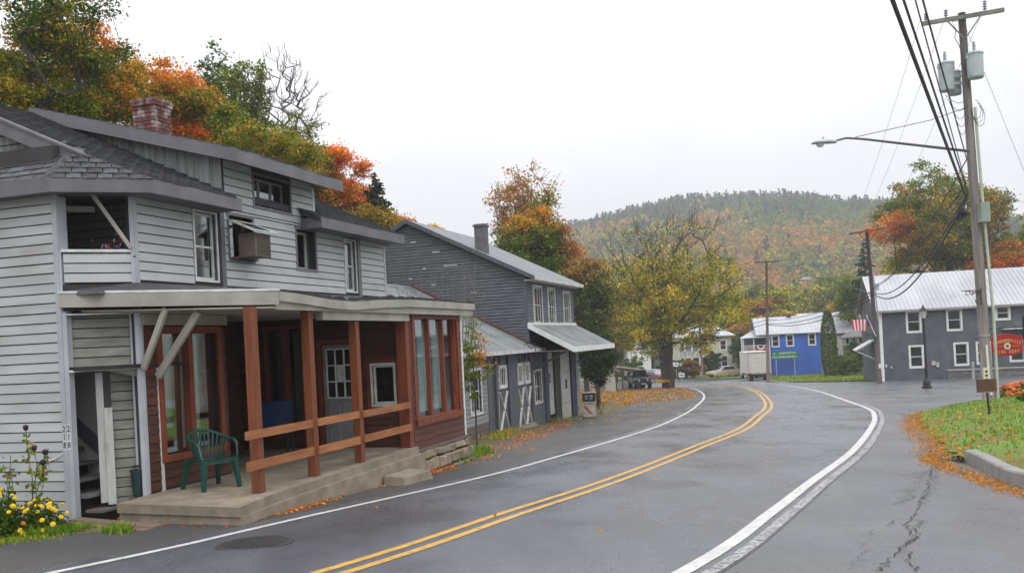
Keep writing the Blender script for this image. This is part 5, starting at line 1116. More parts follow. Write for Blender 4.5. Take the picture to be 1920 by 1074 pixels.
gp = MB().box(-1.55, 1.55, 0, .05, 2.15, 3.12, FS_).build('panel', GSG, gs)
text('NAPANOCH', .36, 'lettering', WHITE, gp, FS_ @ Matrix.Translation((.3, .055, 2.87)), .01); text('WOODBOURNE', .36, 'lettering', WHITE, gp, FS_ @ Matrix.Translation((-.25, .055, 2.40)), .01)
MB().prism([(1.1, 2.36), (1.42, 2.36), (1.42, 2.44), (1.1, 2.44)], .05, .06, FS_).prism([(-1.4, 2.75), (-1.2, 2.75), (-1.3, 3.0)], .05, .06, FS_).build('arrow', WHITE, gp)
for x in (-1.1, 1.1): MB().box(x-.05, x+.05, -.06, 0, -.1, 3.05, FS_).build('post', GALV, gs)
# ---- cream house
ch = thing('cream_house', 'cream two storey house with a two level white porch behind the yellow tree', 'house', (24.0, 130, -6.1), math.radians(4), absz=True)
cw = [(5.05, 5.85, -2.6, -1.35), (5.15, 5.95, -4.95, -3.5)]
MB().wall(3.3, 6.6, -6.4, -.55, cw, -.2, 0, FB_).box(.2, 3.3, 1.8, 2, -6.4, -.6).box(6.4, 6.6, .2, 7, -6.4, -.6).box(3.3, 3.5, .2, 2, -6.4, -.6).box(-.2, .0, 1.8, 7, -6.4, -.6).build('wall', CREAM, ch)
for h in cw: simple_window(ch, FB_, *h)
MB().box(-.1, 3.3, 0, 1.9, -3.5, -3.35).build('porch_floor', WHITE, ch); MB().box(-.1, 3.3, .0, .08, -3.35, -2.6).box(-.1, -.02, .08, 1.8, -3.35, -2.6).build('balcony_rail', mat('rail_offwhite', (.5, .5, .45), .6), ch)
for x in (-.1, .9, 1.95, 3.2): MB().box(x, x+.2, 0, .2, -6.3, -.7).build('porch_post', WHITE, ch)
simple_window(ch, fr(0, 1.8, 1, 0, 0, -1), .6, 1.5, -2.8, -1.2); simple_window(ch, fr(0, 1.8, 1, 0, 0, -1), 2.0, 3.1, -2.9, -1.2)
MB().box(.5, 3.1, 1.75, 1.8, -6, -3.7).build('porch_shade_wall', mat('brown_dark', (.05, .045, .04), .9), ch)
MB().slab([(-.6, -.5, -.62), (7.1, -.5, -.62), (5.6, 3.5, .75), (1.3, 3.5, .75)], .12).slab([(1.3, 3.5, .75), (5.6, 3.5, .75), (7.1, 7.5, -.62), (-.6, 7.5, -.62)], .12).slab([(7.1, -.5, -.62), (7.1, 7.5, -.62), (5.6, 3.5, .75)], .1).slab([(-.6, 7.5, -.62), (-.6, -.5, -.62), (1.3, 3.5, .75)], .1).build('roof', METALROOF, ch)
# ---- tan house with awning
tn = thing('tan_house', 'tan house with a grey gabled wing, small window row and striped awning', 'house', (38.2, 108, -6.0), math.radians(-12), absz=True)
tw = [(k*.72+.35, k*.72+.75, -2.25, -1.55) for k in range(6)]
MB().wall(0, 4.6, -6.3, -1.35, tw, -.2, 0, FB_).prism([(4.6, -6.3), (8.6, -6.3), (8.6, .4), (4.6, -1.6)], -.2, .0, FB_).box(8.4, 8.6, .2, 6, -6.3, 0).box(0, .2, .2, 6, -6.3, -1.4).build('wall', TAN, tn)
for h in tw: window(tn, FB_, *h, .04, .05, frame=WHITE, sash=WHITE, rows=1, gl=DGLASS, back=False)
MB().slab([(-.4, -.4, -1.45), (4.6, -.4, -1.45), (8.9, -.4, .65), (8.9, 5, 1.2), (3.6, 5, .6)], .12).build('roof', mat('slate_grey_roof', (.20, .19, .19), .8, (.15, .145, .14), 2), tn)
MB().box(0, 4.4, 0, .08, -3.6, -2.4, FB_).build('wall_band', mat('band_grey', (.14, .135, .13), .8), tn)
MB().box(0, 4.0, .0, 1.2, -4.3, -4.15, FB_).build('porch_beam', WHITE, tn)
for k in range(8):
    MB().hexa([(5.2+k*.3, -1.1, -3.6), (5.5+k*.3, -1.1, -3.6), (5.5+k*.3, 0, -2.5), (5.2+k*.3, 0, -2.5), (5.2+k*.3, -1.1, -3.55), (5.5+k*.3, -1.1, -3.55), (5.5+k*.3, 0, -2.45), (5.2+k*.3, 0, -2.45)]).build('awning_stripe', (WHITE if k % 2 else mat('stripe_brown', (.12, .09, .07), .7)), tn)
simple_window(tn, FB_, 6.8, 7.3, -4.9, -3.2, mat('blue_frame', (.12, .14, .28), .5)); MB().box(5.0, 6.6, 0, .9, -5.9, -5.2, FB_).build('porch_step', mat('step_dark', (.2, .21, .2), .7), tn)
bk = thing('metal_roofed_house', 'low building with a wide pale metal roof behind the tan house', 'house', (38.5, 118, -6.0), math.radians(-10), absz=True)
MB().box(0, 9, .5, 8, -6.3, -.9).build('wall', TAN, bk); bkr = MB().slab([(-1.0, 0, -.95), (9.5, 0, -.95), (9.5, 4.5, 1.75), (-1.8, 4.5, 1.75)], .08).slab([(-1.8, 4.5, 1.75), (9.5, 4.5, 1.75), (9.5, 9, -.9), (-1.0, 9, -.9)], .08).build('roof', METALROOF, bk)
MB().box(1.6, 2.3, 4.2, 4.8, 1.5, 1.9).build('chimney', BRICK, bk); simple_window(bk, fr(0, .5, 1, 0, 0, -1), -.0+.3, .8, -2.2, -1.2, mat('blue_frame', (.12, .14, .28)))
fg = thing('flag', 'red and white striped flag hanging from the leaning pole', 'flag', at(1626, 606, 62.6), 0)
for k in range(9):
    MB().hexa([(-.95+k*.1, 0, -.42-.01*k), (-.85+k*.1, .02, -.42-.01*k), (-.85+k*.1, .03, -.40), (-.95+k*.1, .01, -.40), (-1.05+k*.12, 0, .28+.0*k), (-.93+k*.12, .02, .28), (-.93+k*.12, .03, .28), (-1.05+k*.12, .01, .28)]).build('stripe', (mat('flag_red', (.6, .06, .07), .7, rnd=0) if k % 2 == 0 else WHITE), fg)
MB().box(0, .25, -.01, .03, -.15, .35).build('canton', mat('flag_blue', (.02, .03, .12), .7), fg)
MB().tube([(.55, 0, -.9), (-.0, 0, .45), (.0, 0, .6)], .025, 6).build('staff', WHITE, fg)
# ---- small tan garage and open shed beyond the barn
sh = thing('tan_shed', 'small tan gabled shed behind the dark bush beyond the barn', 'shed', (*at(1135, 714, 80)[:2], -4.9), math.radians(12))
MB().prism([(0, -.2), (.9, -.2), (.9, 2.0), (0.0, 2.4)], 0, 4, fr(0, 0, 1, 0, 0, 1)).build('wall', TAN, sh); MB().beam((1.2, 1.8, 1.9), (-.9, 1.8, 2.85), 4.4, .1).build('roof', mat('tan_roof', (.3, .25, .2), .8), sh)
op = thing('open_shed', 'open sided shed with posts beside the parked green jeep', 'shed', (*at(1153, 722, 90)[:2], -5.25), math.radians(5))
for k in range(5): MB().box(.1+k*.62, .2+k*.62, 0, .1, 0, 2.0-.09*k).build('post', OLDWOOD, op)
MB().slab([(-.2, -.2, 2.35), (3.0, -.2, 1.85), (3.0, 2.5, 1.95), (-.2, 2.5, 2.45)], .1).build('roof', mat('shed_roof', (.30, .22, .19), .8), op)
MB().box(.0, 2.9, .3, .35, .05, .75).build('white_board', WHITE, op); MB().box(0, 3, -.1, .2, -.1, .08).build('sill', mat('sill_red', (.22, .08, .07), .8), op)
wh = thing('white_house', 'distant white gabled house glimpsed above the green jeep', 'house', (*at(1180, 712, 140)[:2], -6.2), 0)
MB().prism([(0, -.2), (3.4, -.2), (3.4, 4.4), (1.7, 5.8), (0, 4.4)], 0, 6, fr(0, 0, 1, 0, 0, 1)).build('wall', WHITE, wh); MB().beam((-.3, 3, 4.2), (1.7, 3, 5.95), 6.6, .15).beam((3.7, 3, 4.2), (1.7, 3, 5.95), 6.6, .15).build('roof', mat('dk_roof', (.08, .07, .07), .8), wh)
for u in (.5, 2.1): window(wh, FB_, u, u+.7, 2.4, 3.6, .03, .1, frame=TRIMG, sash=WHITE, rows=2, gl=DGLASS, back=False)
# ================================================================ VEHICLES
CHROME = mat('chrome', (.5, .5, .5), .2, metal=1, rnd=0); TAIL = mat('tail_red', (.4, .02, .02), .3); HEADL = mat('headlamp', (.6, .6, .58), .2)
def wheel(parent, x, y, r=.33, w_=.2, ax='y'):
    M = Matrix.Translation((x, y, r)) @ (Matrix.Rotation(math.pi/2, 4, 'X'))
    o = MB().lathe([(r*.62, -w_/2), (r*.95, -w_/2), (r, -w_/3), (r, w_/3), (r*.95, w_/2), (r*.62, w_/2)], 18, M).build('wheel', RUBBER, parent)
    MB().lathe([(.02, -w_/2-.005), (r*.3, -w_/2-.02), (r*.62, -w_/2+.01), (r*.62, w_/2-.01), (r*.3, w_/2+.02), (.02, w_/2+.005)], 14, M).build('rim', GALV, o); return o
def bodyloft(sections, m, name, parent, bevel=.03):   # sections: list of (x, halfwidth_bottom, halfwidth_top, zbottom, ztop)
    mb = MB(); v = []
    for x, wb, wt, z0, z1 in sections: v += [(x, -wb, z0), (x, -wb*1.02, (z0+z1)/2), (x, -wt, z1), (x, wt, z1), (x, wb*1.02, (z0+z1)/2), (x, wb, z0)]
    n = len(sections); mb.add(v, [(i*6+j, i*6+(j+1) % 6, (i+1)*6+(j+1) % 6, (i+1)*6+j) for i in range(n-1) for j in range(6)]+[tuple(range(5, -1, -1)), tuple(range((n-1)*6, n*6))])
    return mb.build(name, m, parent, bevel=bevel)
c = at(1358, 702, 122); car = thing('parked_car', 'gold beige four door sedan parked on the side road by the cream house', 'car', (c[0], 122, Hf(c[0], 122, False)+.02), math.radians(180+24))
GOLDP = mat('car_beige', (.46, .36, .25), .3, (.42, .33, .23), 1, rnd=0, spec=.6)
bodyloft([(-2.3, .80, .74, .34, .84), (-2.1, .86, .80, .24, .92), (-1.0, .88, .82, .22, .96), (.9, .88, .82, .22, .94), (2.0, .86, .76, .24, .80), (2.3, .78, .70, .32, .72)], GOLDP, 'body', car)
bodyloft([(-1.75, .74, .60, .90, .94), (-1.15, .74, .60, .90, 1.38), (.25, .74, .60, .90, 1.38), (1.05, .76, .64, .90, .93)], DGLASS, 'windows', car, 0)
bodyloft([(-1.2, .62, .56, 1.37, 1.40), (.3, .62, .56, 1.37, 1.40)], mat('car_roof', (.6, .56, .48), .35), 'roof_panel', car, .01)
for x in (-1.15, -.45, .28):
    for s in (-1, 1): MB().beam((x, s*.755, .92), (x+(.10 if x > 0 else 0), s*.61, 1.38), .07, .04).build('pillar', GOLDP, car)
for x in (-1.4, 1.45):
    for s in (-.78, .78): wheel(car, x, s, .31)
for s in (-.55, .55): MB().box(2.26, 2.33, s-.16, s+.16, .52, .66).build('headlight', HEADL, car); MB().box(-2.33, -2.27, s-.2, s+.2, .6, .76).build('tail_light', TAIL, car)
MB().box(2.28, 2.38, -.78, .78, .34, .46).build('bumper', CHROME, car); MB().box(-2.4, -2.28, -.78, .78, .34, .46).build('bumper', CHROME, car)
# green jeep, facing the camera
c = at(1199, 727, 89); jp = thing('parked_jeep', 'dark green jeep facing forward beside the big yellow tree', 'jeep', (c[0], 89, Hf(c[0], 89, False)+.03), math.radians(-90+4))
JG = mat('jeep_green', (.035, .055, .045), .35, (.03, .05, .04), 2, rnd=0, spec=.6)
bodyloft([(-2.0, .74, .74, .5, 1.08), (.3, .74, .74, .48, 1.10), (.45, .70, .60, .5, 1.12), (1.9, .62, .50, .52, 1.02)], JG, 'body', jp)
bodyloft([(-1.9, .72, .64, 1.05, 1.72), (.15, .72, .64, 1.05, 1.72), (.4, .72, .70, 1.05, 1.12)], DGLASS, 'windows', jp, .02)
MB().box(-1.95, .2, -.68, .68, 1.70, 1.76).build('roof_panel', JG, jp, bevel=.02)
for s in (-.62, .62): MB().box(.9, 1.95, s-.18, s+.18, .78, .90).build('fender', mat('fender_black', (.02, .02, .02), .6), jp, bevel=.03)
for s in (-.42, .42): MB().lathe([(.01, 0), (.11, 0), (.12, .03), (.01, .05)], 12, Matrix.Translation((1.9, s, .86)) @ Matrix.Rotation(math.pi/2, 4, 'Y')).build('headlight', HEADL, jp)
for k in range(7): MB().box(1.89, 1.92, -.26+k*.08, -.22+k*.08, .62, .96).build('grille_slot', BLACK, jp)
MB().box(1.95, 2.12, -.8, .8, .45, .60).build('bumper', BLACK, jp); MB().box(2.12, 2.14, -.2, .2, .46, .58).build('plate', WHITE, jp)
for x in (-1.3, 1.3):
    for s in (-.70, .70): wheel(jp, x, s, .38, .24)
for s in (-.82, .82): MB().box(.25, .35, s-.1, s+.1, 1.12, 1.28).build('mirror', BLACK, jp)
c = at(1232, 713, 118); v2 = thing('parked_van', 'small dark red vehicle half hidden behind the big tree trunk', 'car', (c[0], 118, Hf(c[0], 118, False)), math.radians(-70))
bodyloft([(-2.1, .8, .78, .35, .95), (1.2, .85, .8, .3, .95), (2.1, .78, .7, .35, .8)], mat('dark_red_car', (.12, .03, .03), .35), 'body', v2); bodyloft([(-2.0, .76, .66, .92, 1.5), (.5, .76, .66, .92, 1.5), (1.2, .76, .7, .92, .97)], DGLASS, 'windows', v2, .02)
MB().box(-1.95, .5, -.66, .66, 1.5, 1.54).build('roof_panel', mat('van_roof', (.4, .38, .38), .4), v2)
for x in (-1.3, 1.35):
    for s in (-.74, .74): wheel(v2, x, s, .33)
# box truck seen from behind
c = at(1417, 714, 104); tk = thing('box_truck', 'beige box truck seen from behind next to the blue building', 'truck', (c[0], 104, Hf(c[0], 104, False)+.02), math.radians(90-4))
BEI = mat('truck_box', (.64, .62, .57), .5, (.56, .54, .49), 1.2, rnd=0)
bx = MB().box(-2.3, 2.6, -1.2, 1.2, .80, 3.2).build('cargo_box', BEI, tk, bevel=.03)
FT = fr(-2.3, 0, 0, -1, -1, 0)
MB().wall(-1.2, 1.2, .8, 3.2, [(-1.08, 1.08, .92, 3.06)], -.01, .04, FT).build('door_frame', mat('truck_trim', (.40, .38, .33), .5), tk)
for z in (1.4, 1.95, 2.5): MB().box(-1.08, 1.08, -.0, .012, z, z+.02, FT).build('roll_door_joint', mat('truck_trim'  , (.4, .38, .33)), tk)
MB().box(-1.25, 1.25, .02, .16, .62, .76, FT).build('bumper', BLACK, tk); MB().box(-2.5, 3.6, -.5, .5, .5, .78).build('chassis', BLACK, tk)
for s in (-1.02, 1.02): MB().box(s-.12, s+.12, .02, .06, .80, .92, FT).build('tail_light', TAIL, tk)
bodyloft([(2.7, 1.0, .95, .5, 2.3), (3.6, 1.0, .92, .5, 2.2), (3.9, .98, .9, .5, 1.4), (4.7, .9, .8, .5, 1.2)], mat('cab_white', (.55, .54, .5), .4), 'cab', tk)
for s in (-.78, .78): wheel(tk, -1.6, s, .42, .42); wheel(tk, 3.8, s, .42, .26)
# small signs by the far road
for (px, py, w_, h_, Y, lb) in ((1259, 683, .55, .5, 112, 'left of two small white route signs right of the big tree'), (1268, 683, .55, .5, 112, 'right of two small white route signs right of the big tree'), (1278, 703, .7, .5, 108, 'low white yard sign on the far grass beside the road')):
    c = at(px, py, Y); zb = Hf(c[0], Y, False); o = thing('small_sign', lb, 'sign', (c[0], Y, zb), 0)
    MB().box(-w_/2, w_/2, -.02, .02, c[2]-zb-h_/2, c[2]-zb+h_/2).build('panel', WHITE, o); MB().box(-.03, .03, .02, .06, -.1, c[2]-zb+h_/2-.05).build('post', GALV, o); MB().box(-w_*.3, w_*.3, -.026, -.02, c[2]-zb-h_*.12, c[2]-zb+h_*.12).build('print', mat('sign_print', (.05, .05, .2), .5), o)

# ================================================================ PORCH THINGS
def loc(x, y, z): return (C0[0]+x*DS[0]-y*DT[0], C0[1]+x*DS[1]-y*DT[1], z)
def plastic_chair(name, label, pos, rz_, m, group=None):
    """moulded garden armchair: x right, -y front"""
    t = thing(name, label, 'chair', pos, rz_, group)
    MB().slab([(-.24, -.24, .43), (.24, -.24, .43), (.21, .22, .40), (-.21, .22, .40)], .035).build('seat', m, t, bevel=.012)
    MB().slab([(-.25, -.26, .435), (.25, -.26, .435), (.25, -.22, .435), (-.25, -.22, .435)], .07).build('seat_apron', m, t, bevel=.01)
    for sx_, y0, y1 in ((-1, -.25, -.28), (1, -.25, -.28), (-1, .2, .30), (1, .2, .30)):
        mb = MB(); x0 = sx_*.235; x1 = sx_*.275
        mb.hexa([(x1-.03, y1-.022, 0), (x1+.03, y1-.022, 0), (x1+.03, y1+.022, 0), (x1-.03, y1+.022, 0), (x0-.04, y0-.03, .42), (x0+.04, y0-.03, .42), (x0+.04, y0+.03, .42), (x0-.04, y0+.03, .42)]); mb.build('leg', m, t, bevel=.008)
    # arms and rolled back rail in one sweep
    arc = [(-.27, -.25, .43), (-.29, -.24, .62), (-.29, -.16, .665)]+[(-.29*math.cos(a), -.05+.33*math.sin(a), .67+.14*math.sin(a)**1.5) for a in [math.pi*k/12 for k in range(0, 13)]]+[(.29, -.16, .665), (.29, -.24, .62), (.27, -.25, .43)]
    MB().tube(arc, [.024]*len(arc), 7).build('arm_rail', m, t, smooth=True)
    for k in range(13):
        a = math.pi*(k+1)/14; MB().beam((-.27*math.cos(a), -.05+.31*math.sin(a), .665+.14*math.sin(a)**1.5), (-.21*math.cos(a), .02+.20*math.sin(a), .42), .026, .012, None, up=(math.cos(a), -math.sin(a), 0)).build('back_slat', m, t)
    return t
gc = loc(.58, -.62, -1.85)
plastic_chair('garden_chair', 'green moulded plastic armchair at the left end of the porch', gc, RZ-math.radians(75-12)+math.radians(38), PGREEN)
bc = loc(4.1, .55, -1.85)
bt_ = thing('patio_chair', 'dark blue cushioned chair in the shaded middle of the porch', 'chair', bc, RZ-math.radians(70))
MB().box(-.28, .28, -.26, .26, .40, .47).build('seat_cushion', BLUEPL, bt_, bevel=.02); MB().hexa([(-.30, .2, .50), (.30, .2, .50), (.30, .26, .50), (-.30, .26, .50), (-.30, .32, .98), (.30, .32, .98), (.30, .40, .98), (-.30, .40, .98)]).build('back_cushion', BLUEPL, bt_, bevel=.02)
for sx_ in (-1, 1):
    MB().tube([(sx_*.28, -.3, 0), (sx_*.3, -.24, .42), (sx_*.3, .2, .60), (sx_*.3, .3, .95)], .014, 6).build('frame_tube', BLACK, bt_); MB().tube([(sx_*.28, .32, 0), (sx_*.29, .1, .42)], .014, 6).build('leg', BLACK, bt_)
db = loc(-.02, .0, 0); fl_ = thing('flower_arrangement', 'pink and white ornament behind the open upper porch half wall', 'ornament', loc(-.05, .35, 1.35), 0)
fc = RN.normal(size=(160, 3))*np.array([.14, .05, .09])+np.array([0, 0, .17]); pal = np.array([(.45, .30, .36), (.55, .5, .55), (.35, .03, .05), (.08, .05, .14)])
v, f, c_ = quads(fc, .06, pal[RN.randint(0, 4, 160)]); link('petals', npmesh('petals', v, f, c_), LEAF, fl_, 'stuff'); MB().lathe([(.06, 0), (.09, .1), (.05, .12)], 8).build('pot', BLACK, fl_)
# loose cord on the house corner
cd_ = MB().tube([(-.70, 1.15, -1.30), (-.70, 1.0, -1.29), (-.70, .85, -1.25), (-.72, .72, -1.17)], .007, 5).build('cord', WHITE, house)
bin_ = thing('green_bin', 'small dark green bin standing in the shade beside the stair door', 'bin', loc(-.02, .13, -1.86), RZ)
bin_.scale = (.75, .75, .8)
MB().lathe([(.09, 0), (.12, .42), (.135, .42), (.135, .45), (.05, .47)], 12).build('tub', mat('bin_green', (.015, .035, .03), .5), bin_); MB().box(-.12, .12, -.015, .015, .5, .53).build('handle', BLACK, bin_)

# ================================================================ TREES AND PLANTS
PAL = dict(green=[(.09, .17, .018), (.125, .21, .022), (.07, .13, .016), (.17, .23, .028)], dark=[(.04, .08, .014), (.06, .11, .018), (.085, .12, .02), (.09, .10, .02)],
           olive=[(.24, .27, .025), (.19, .22, .024), (.30, .30, .03), (.14, .18, .02)], orange=[(.78, .22, .022), (.85, .29, .025), (.62, .17, .022), (.70, .35, .035)],
           red=[(.80, .11, .025), (.66, .08, .025), (.85, .18, .03)], yellow=[(.62, .50, .03), (.70, .55, .035), (.42, .42, .03), (.66, .42, .03)], rust=[(.52, .25, .04), (.42, .20, .035), (.58, .33, .045)],
           pine=[(.02, .05, .022), (.03, .066, .028), (.016, .04, .02)], pink=[(.62, .22, .14), (.50, .15, .10), (.62, .32, .16)], brown=[(.22, .16, .07), (.28, .20, .09)])
def pick(names, n, rng): 
    P = np.array([c for q in names for c in PAL[q]]); return P[rng.randint(0, len(P), n)]*rng.uniform(.75, 1.25, (n, 1))
def grow(base, targets, trunk, rng, seg=.6, wob=.10, up=.35):
    nodes = [np.array(p, float) for p in trunk]; par = [-1]+list(range(len(trunk)-1)); tips = []
    c = np.array(trunk[-1]); order = np.argsort(np.linalg.norm(targets-np.array(trunk[len(trunk)//2]), axis=1))
    arr = np.zeros((60000, 3)); arr[:len(nodes)] = nodes; n = len(nodes); n0 = max(1, int(len(trunk)*.35))
    for t in targets[order]:
        A = arr[n0:n]; d = t-A; hd = np.hypot(d[:, 0], d[:, 1]); cost = np.linalg.norm(d, axis=1)+1.3*np.maximum(0, -d[:, 2]+up*hd)
        i = n0+int(np.argmin(cost)); p = arr[i].copy(); L_ = np.linalg.norm(t-p); k = max(1, int(L_/seg)); prev = i
        for q in range(1, k+1):
            f = q/k; x = p+(t-p)*f+(rng.normal(size=3)*wob*L_*.25*(f < 1)); x[2] -= math.sin(f*math.pi)*L_*.05
            arr[n] = x; par.append(prev); prev = n; n += 1
            if n >= 59990: break
        tips.append(prev)
    return arr[:n].copy(), np.array(par), np.array(tips)
def tree_mesh(arr, par, rtip, rmax, power=.46, name='trunk'):
    n = len(arr); cnt = np.zeros(n); haskid = np.zeros(n, bool); haskid[par[par >= 0]] = True; cnt[~haskid] = 1
    for i in range(n-1, 0, -1): cnt[par[i]] += cnt[i]
    pw = math.log(rmax/rtip)/math.log(max(2, cnt.max())); r = rtip*np.maximum(cnt, 1)**min(pw, .75); r = np.minimum(r, rmax)
    V, Fq = [], []; b = 0
    big = r > rmax*.25
    for sel, k in ((big, 8), (~big, 4)):
        idx = np.where(sel & (par >= 0))[0]
        if len(idx) == 0: continue
        a = arr[par[idx]]; c = arr[idx]; d = c-a; d /= np.linalg.norm(d, axis=1)[:, None]+1e-9
        u = np.cross(d, np.array([.31, .12, .05])+np.where(np.abs(d[:, 2:3]) > .9, np.array([1., 0, 0]), np.array([0, 0, 1.]))); u /= np.linalg.norm(u, axis=1)[:, None]+1e-9; w_ = np.cross(d, u)
        ra = np.minimum(r[par[idx]], r[idx]*1.35); ang = np.arange(k)*2*np.pi/k; cs = np.cos(ang)[None, :, None]; sn = np.sin(ang)[None, :, None]
        ring0 = a[:, None]+(u[:, None]*cs+w_[:, None]*sn)*ra[:, None, None]; ring1 = c[:, None]+(u[:, None]*cs+w_[:, None]*sn)*r[idx][:, None, None]
        v = np.concatenate([ring0, ring1], 1).reshape(-1, 3); m = len(idx); j = np.arange(k); f = np.stack([j, (j+1) % k, k+(j+1) % k, k+j], 1)
        Fq.append((f[None]+(np.arange(m)*2*k)[:, None, None]).reshape(-1, 4)+b); V.append(v); b += len(v)
    return npmesh(name, np.concatenate(V), np.concatenate(Fq))
def tree(label, x, y, zc, rx, rz, pal, ntar=90, nleaf=60, lsize=.28, clump=.75, bark=BARK, rtrunk=.28, rtip=.014, twigs=0, lean=(0, 0), seed=0, group=None, colf=None, name='tree', cat='tree', zb=None, leafp=None, shell=.45, flat=1.0, ry=None, z0f=.15, cshape=None, wob=.10, tspread=.5):
    lsize *= .64; nleaf = nleaf*2.1; rng = np.random.RandomState(seed+11); zb = Hf(x, y) if zb is None else zb; ry = ry or rx
    t = thing(name, label, cat, (x, y, zb), 0, group)
    C = np.array([lean[0], lean[1], zc-zb])
    u = rng.normal(size=(ntar*3, 3)); u /= np.linalg.norm(u, axis=1)[:, None]; rr = rng.uniform(shell**2, 1, ntar*3)**.5
    bump = 1+.16*np.sin(u[:, 0]*3.1+seed)+.14*np.sin(u[:, 1]*4.3+seed*2)+.13*np.sin(u[:, 2]*5+u[:, 0]*3+seed)
    P = C+u*rr[:, None]*bump[:, None]*np.array([rx, ry, rz]); P = P[P[:, 2] > max(min(.6, .15*(zc-zb)), z0f*(zc-zb))][:ntar]
    if len(P) == 0: P = np.array([[0, 0, max(.1, zc-zb)]])
    if cshape is not None: P = cshape(P)
    h = C[2]+rz*.35; k = 9
    tr = [(lean[0]*(q/k)**1.5+rng.normal()*.05*rx*.12*(q > 0), lean[1]*(q/k)**1.5, -.2+(h+.2)*q/k) for q in range(k+1)]
    arr, par, tips = grow((0, 0, 0), P, tr, rng, seg=max(.4, rx*.12), wob=wob)
    if twigs:
        na, npar = [arr], [par]; n = len(arr)
        for q in range(twigs):
            sel = tips[rng.rand(len(tips)) < .95]; base = arr[sel]; dr = base-C; dr /= np.linalg.norm(dr, axis=1)[:, None]+1e-6
            d = dr*.8+rng.normal(size=dr.shape)*tspread+np.array([0, 0, .45]); ln = rng.uniform(.3, .9, (len(sel), 1))*rx*.22
            m1 = base+d*ln*.5; m2 = m1+(d+rng.normal(size=d.shape)*.3)*ln*.5
            ia = n+np.arange(len(sel)); na += [m1]; npar += [sel]; n += len(sel); na += [m2]; npar += [ia]; n += len(sel)
        arr = np.concatenate(na); par = np.concatenate(npar)
    link('trunk', tree_mesh(arr, par, rtip, rtrunk), bark, t)
    if nleaf:
        T = arr[tips]; lp = np.ones(len(T)) if leafp is None else leafp((T-C)/np.array([rx, ry, rz]))
        cnt = (nleaf*lp*rng.uniform(.5, 1.5, len(T))).astype(int); i = np.repeat(np.arange(len(T)), cnt); n = len(i)
        g = rng.normal(size=(n, 3)); g *= (np.abs(rng.normal(size=(n, 1)))*.35+.65)/(np.linalg.norm(g, axis=1)[:, None]+1e-9)
        pos = T[i]+g*clump*np.array([1, 1, .62*flat])*rng.uniform(.3, 1.15, (n, 1))
        rel = (pos-C)/np.array([rx, ry, rz]); crel = ((T-C)/np.array([rx, ry, rz]))[i]
        col = pick(pal, n, rng) if colf is None else colf(rel, crel, n, rng)
        tint = rng.uniform(.72, 1.28, (len(T), 1))[i]; col = col*tint
        v, f, c = quads(pos, lsize*rng.uniform(.6, 1.3, n), col, rng, flat=1.6)
        link('crown', npmesh('crown', v, f, c), LEAF, t)
    return t
def mixcol(rules, default):
    """rules: list of (function(rel)->bool array, palette names)"""
    def fn(rel, crel, n, rng):
        col = pick(default, n, rng)
        for cond, names in rules:
            m = cond(crel+rng.normal(size=crel.shape)*.12); col[m] = pick(names, int(m.sum()), rng)
        return col
    return fn
def T_at(px, py, Y): a = at(px, py, Y); return a[0], Y, a[2]
LT = LEAF
def ptree(label, px, pyc, rpx, rpy, Y, **k):     # crown centre in the view, radii in pixels at distance Y
    x, y, z = T_at(px, pyc, Y); return tree(label, x, y, z, rpx/F*Y, rpy/F*Y, k.pop('pal', ['green']), **k)
# --- behind the house on the left
HG = 'trees on the slope behind the house'
ptree('dark leafy oak leaning over the far left roof corner', -45, 35, 150, 140, 26, pal=['dark', 'green', 'olive'], ntar=150, nleaf=36, lsize=.15, clump=.40, rtrunk=.17, rtip=.010, seed=1, lean=(2.2, 0), group=HG, shell=.2,
      colf=mixcol([(lambda r: (np.sin(r[:, 0]*9+r[:, 2]*5) > .75), ['rust', 'olive'])], ['dark', 'green', 'dark']))
ptree('orange topped maple with green lower leaves behind the dormer', 150, 165, 155, 90, 30, pal=['olive'], ntar=190, nleaf=110, lsize=.16, clump=.55, rtrunk=.18, seed=2, group=HG,
      colf=mixcol([(lambda r: (r[:, 2] > .42) & (r[:, 0] > -.35), ['orange', 'orange', 'rust']), (lambda r: (r[:, 0] > .7) & (r[:, 2] < .1), ['orange'])], ['olive', 'green', 'olive', 'rust']))
ptree('yellow green maple filling the space left of the chimney', 40, 205, 150, 75, 27, pal=['olive'], ntar=120, nleaf=110, lsize=.15, clump=.5, rtrunk=.15, seed=3, group=HG, colf=mixcol([(lambda r: np.sin(r[:, 0]*7+r[:, 2]*4) > .7, ['yellow', 'rust'])], ['olive', 'green', 'olive']))
ptree('bright orange maple standing right of the brick chimney', 315, 195, 72, 72, 34, pal=['orange'], ntar=110, nleaf=100, lsize=.17, clump=.5, rtrunk=.14, seed=4, group=HG, colf=mixcol([(lambda r: (r[:, 2] < .25) & (r[:, 2] > -.45), ['olive', 'rust', 'olive']), (lambda r: (r[:, 2] < -.5), ['red', 'orange'])], ['orange', 'orange', 'rust']))
ptree('olive green maple between the orange maple and the bare tree', 400, 245, 56, 50, 38, pal=['olive', 'green'], ntar=100, nleaf=85, lsize=.18, clump=.6, rtrunk=.16, seed=5, group=HG, colf=mixcol([(lambda r: (r[:, 2] > .75), ['rust'])], ['green', 'olive']))
ptree('low olive thicket behind the dormer roof edge', 480, 290, 110, 45, 34, pal=['olive', 'green', 'rust'], ntar=100, nleaf=80, lsize=.17, clump=.55, rtrunk=.1, seed=6, group=HG)
ptree('thin half bare tree with few leaves left of the bare tree', 398, 150, 42, 62, 42, pal=['green', 'dark'], ntar=90, nleaf=7, lsize=.22, clump=.35, rtrunk=.10, rtip=.010, twigs=2, seed=7, wob=.03, tspread=.3, group=HG, shell=.1)
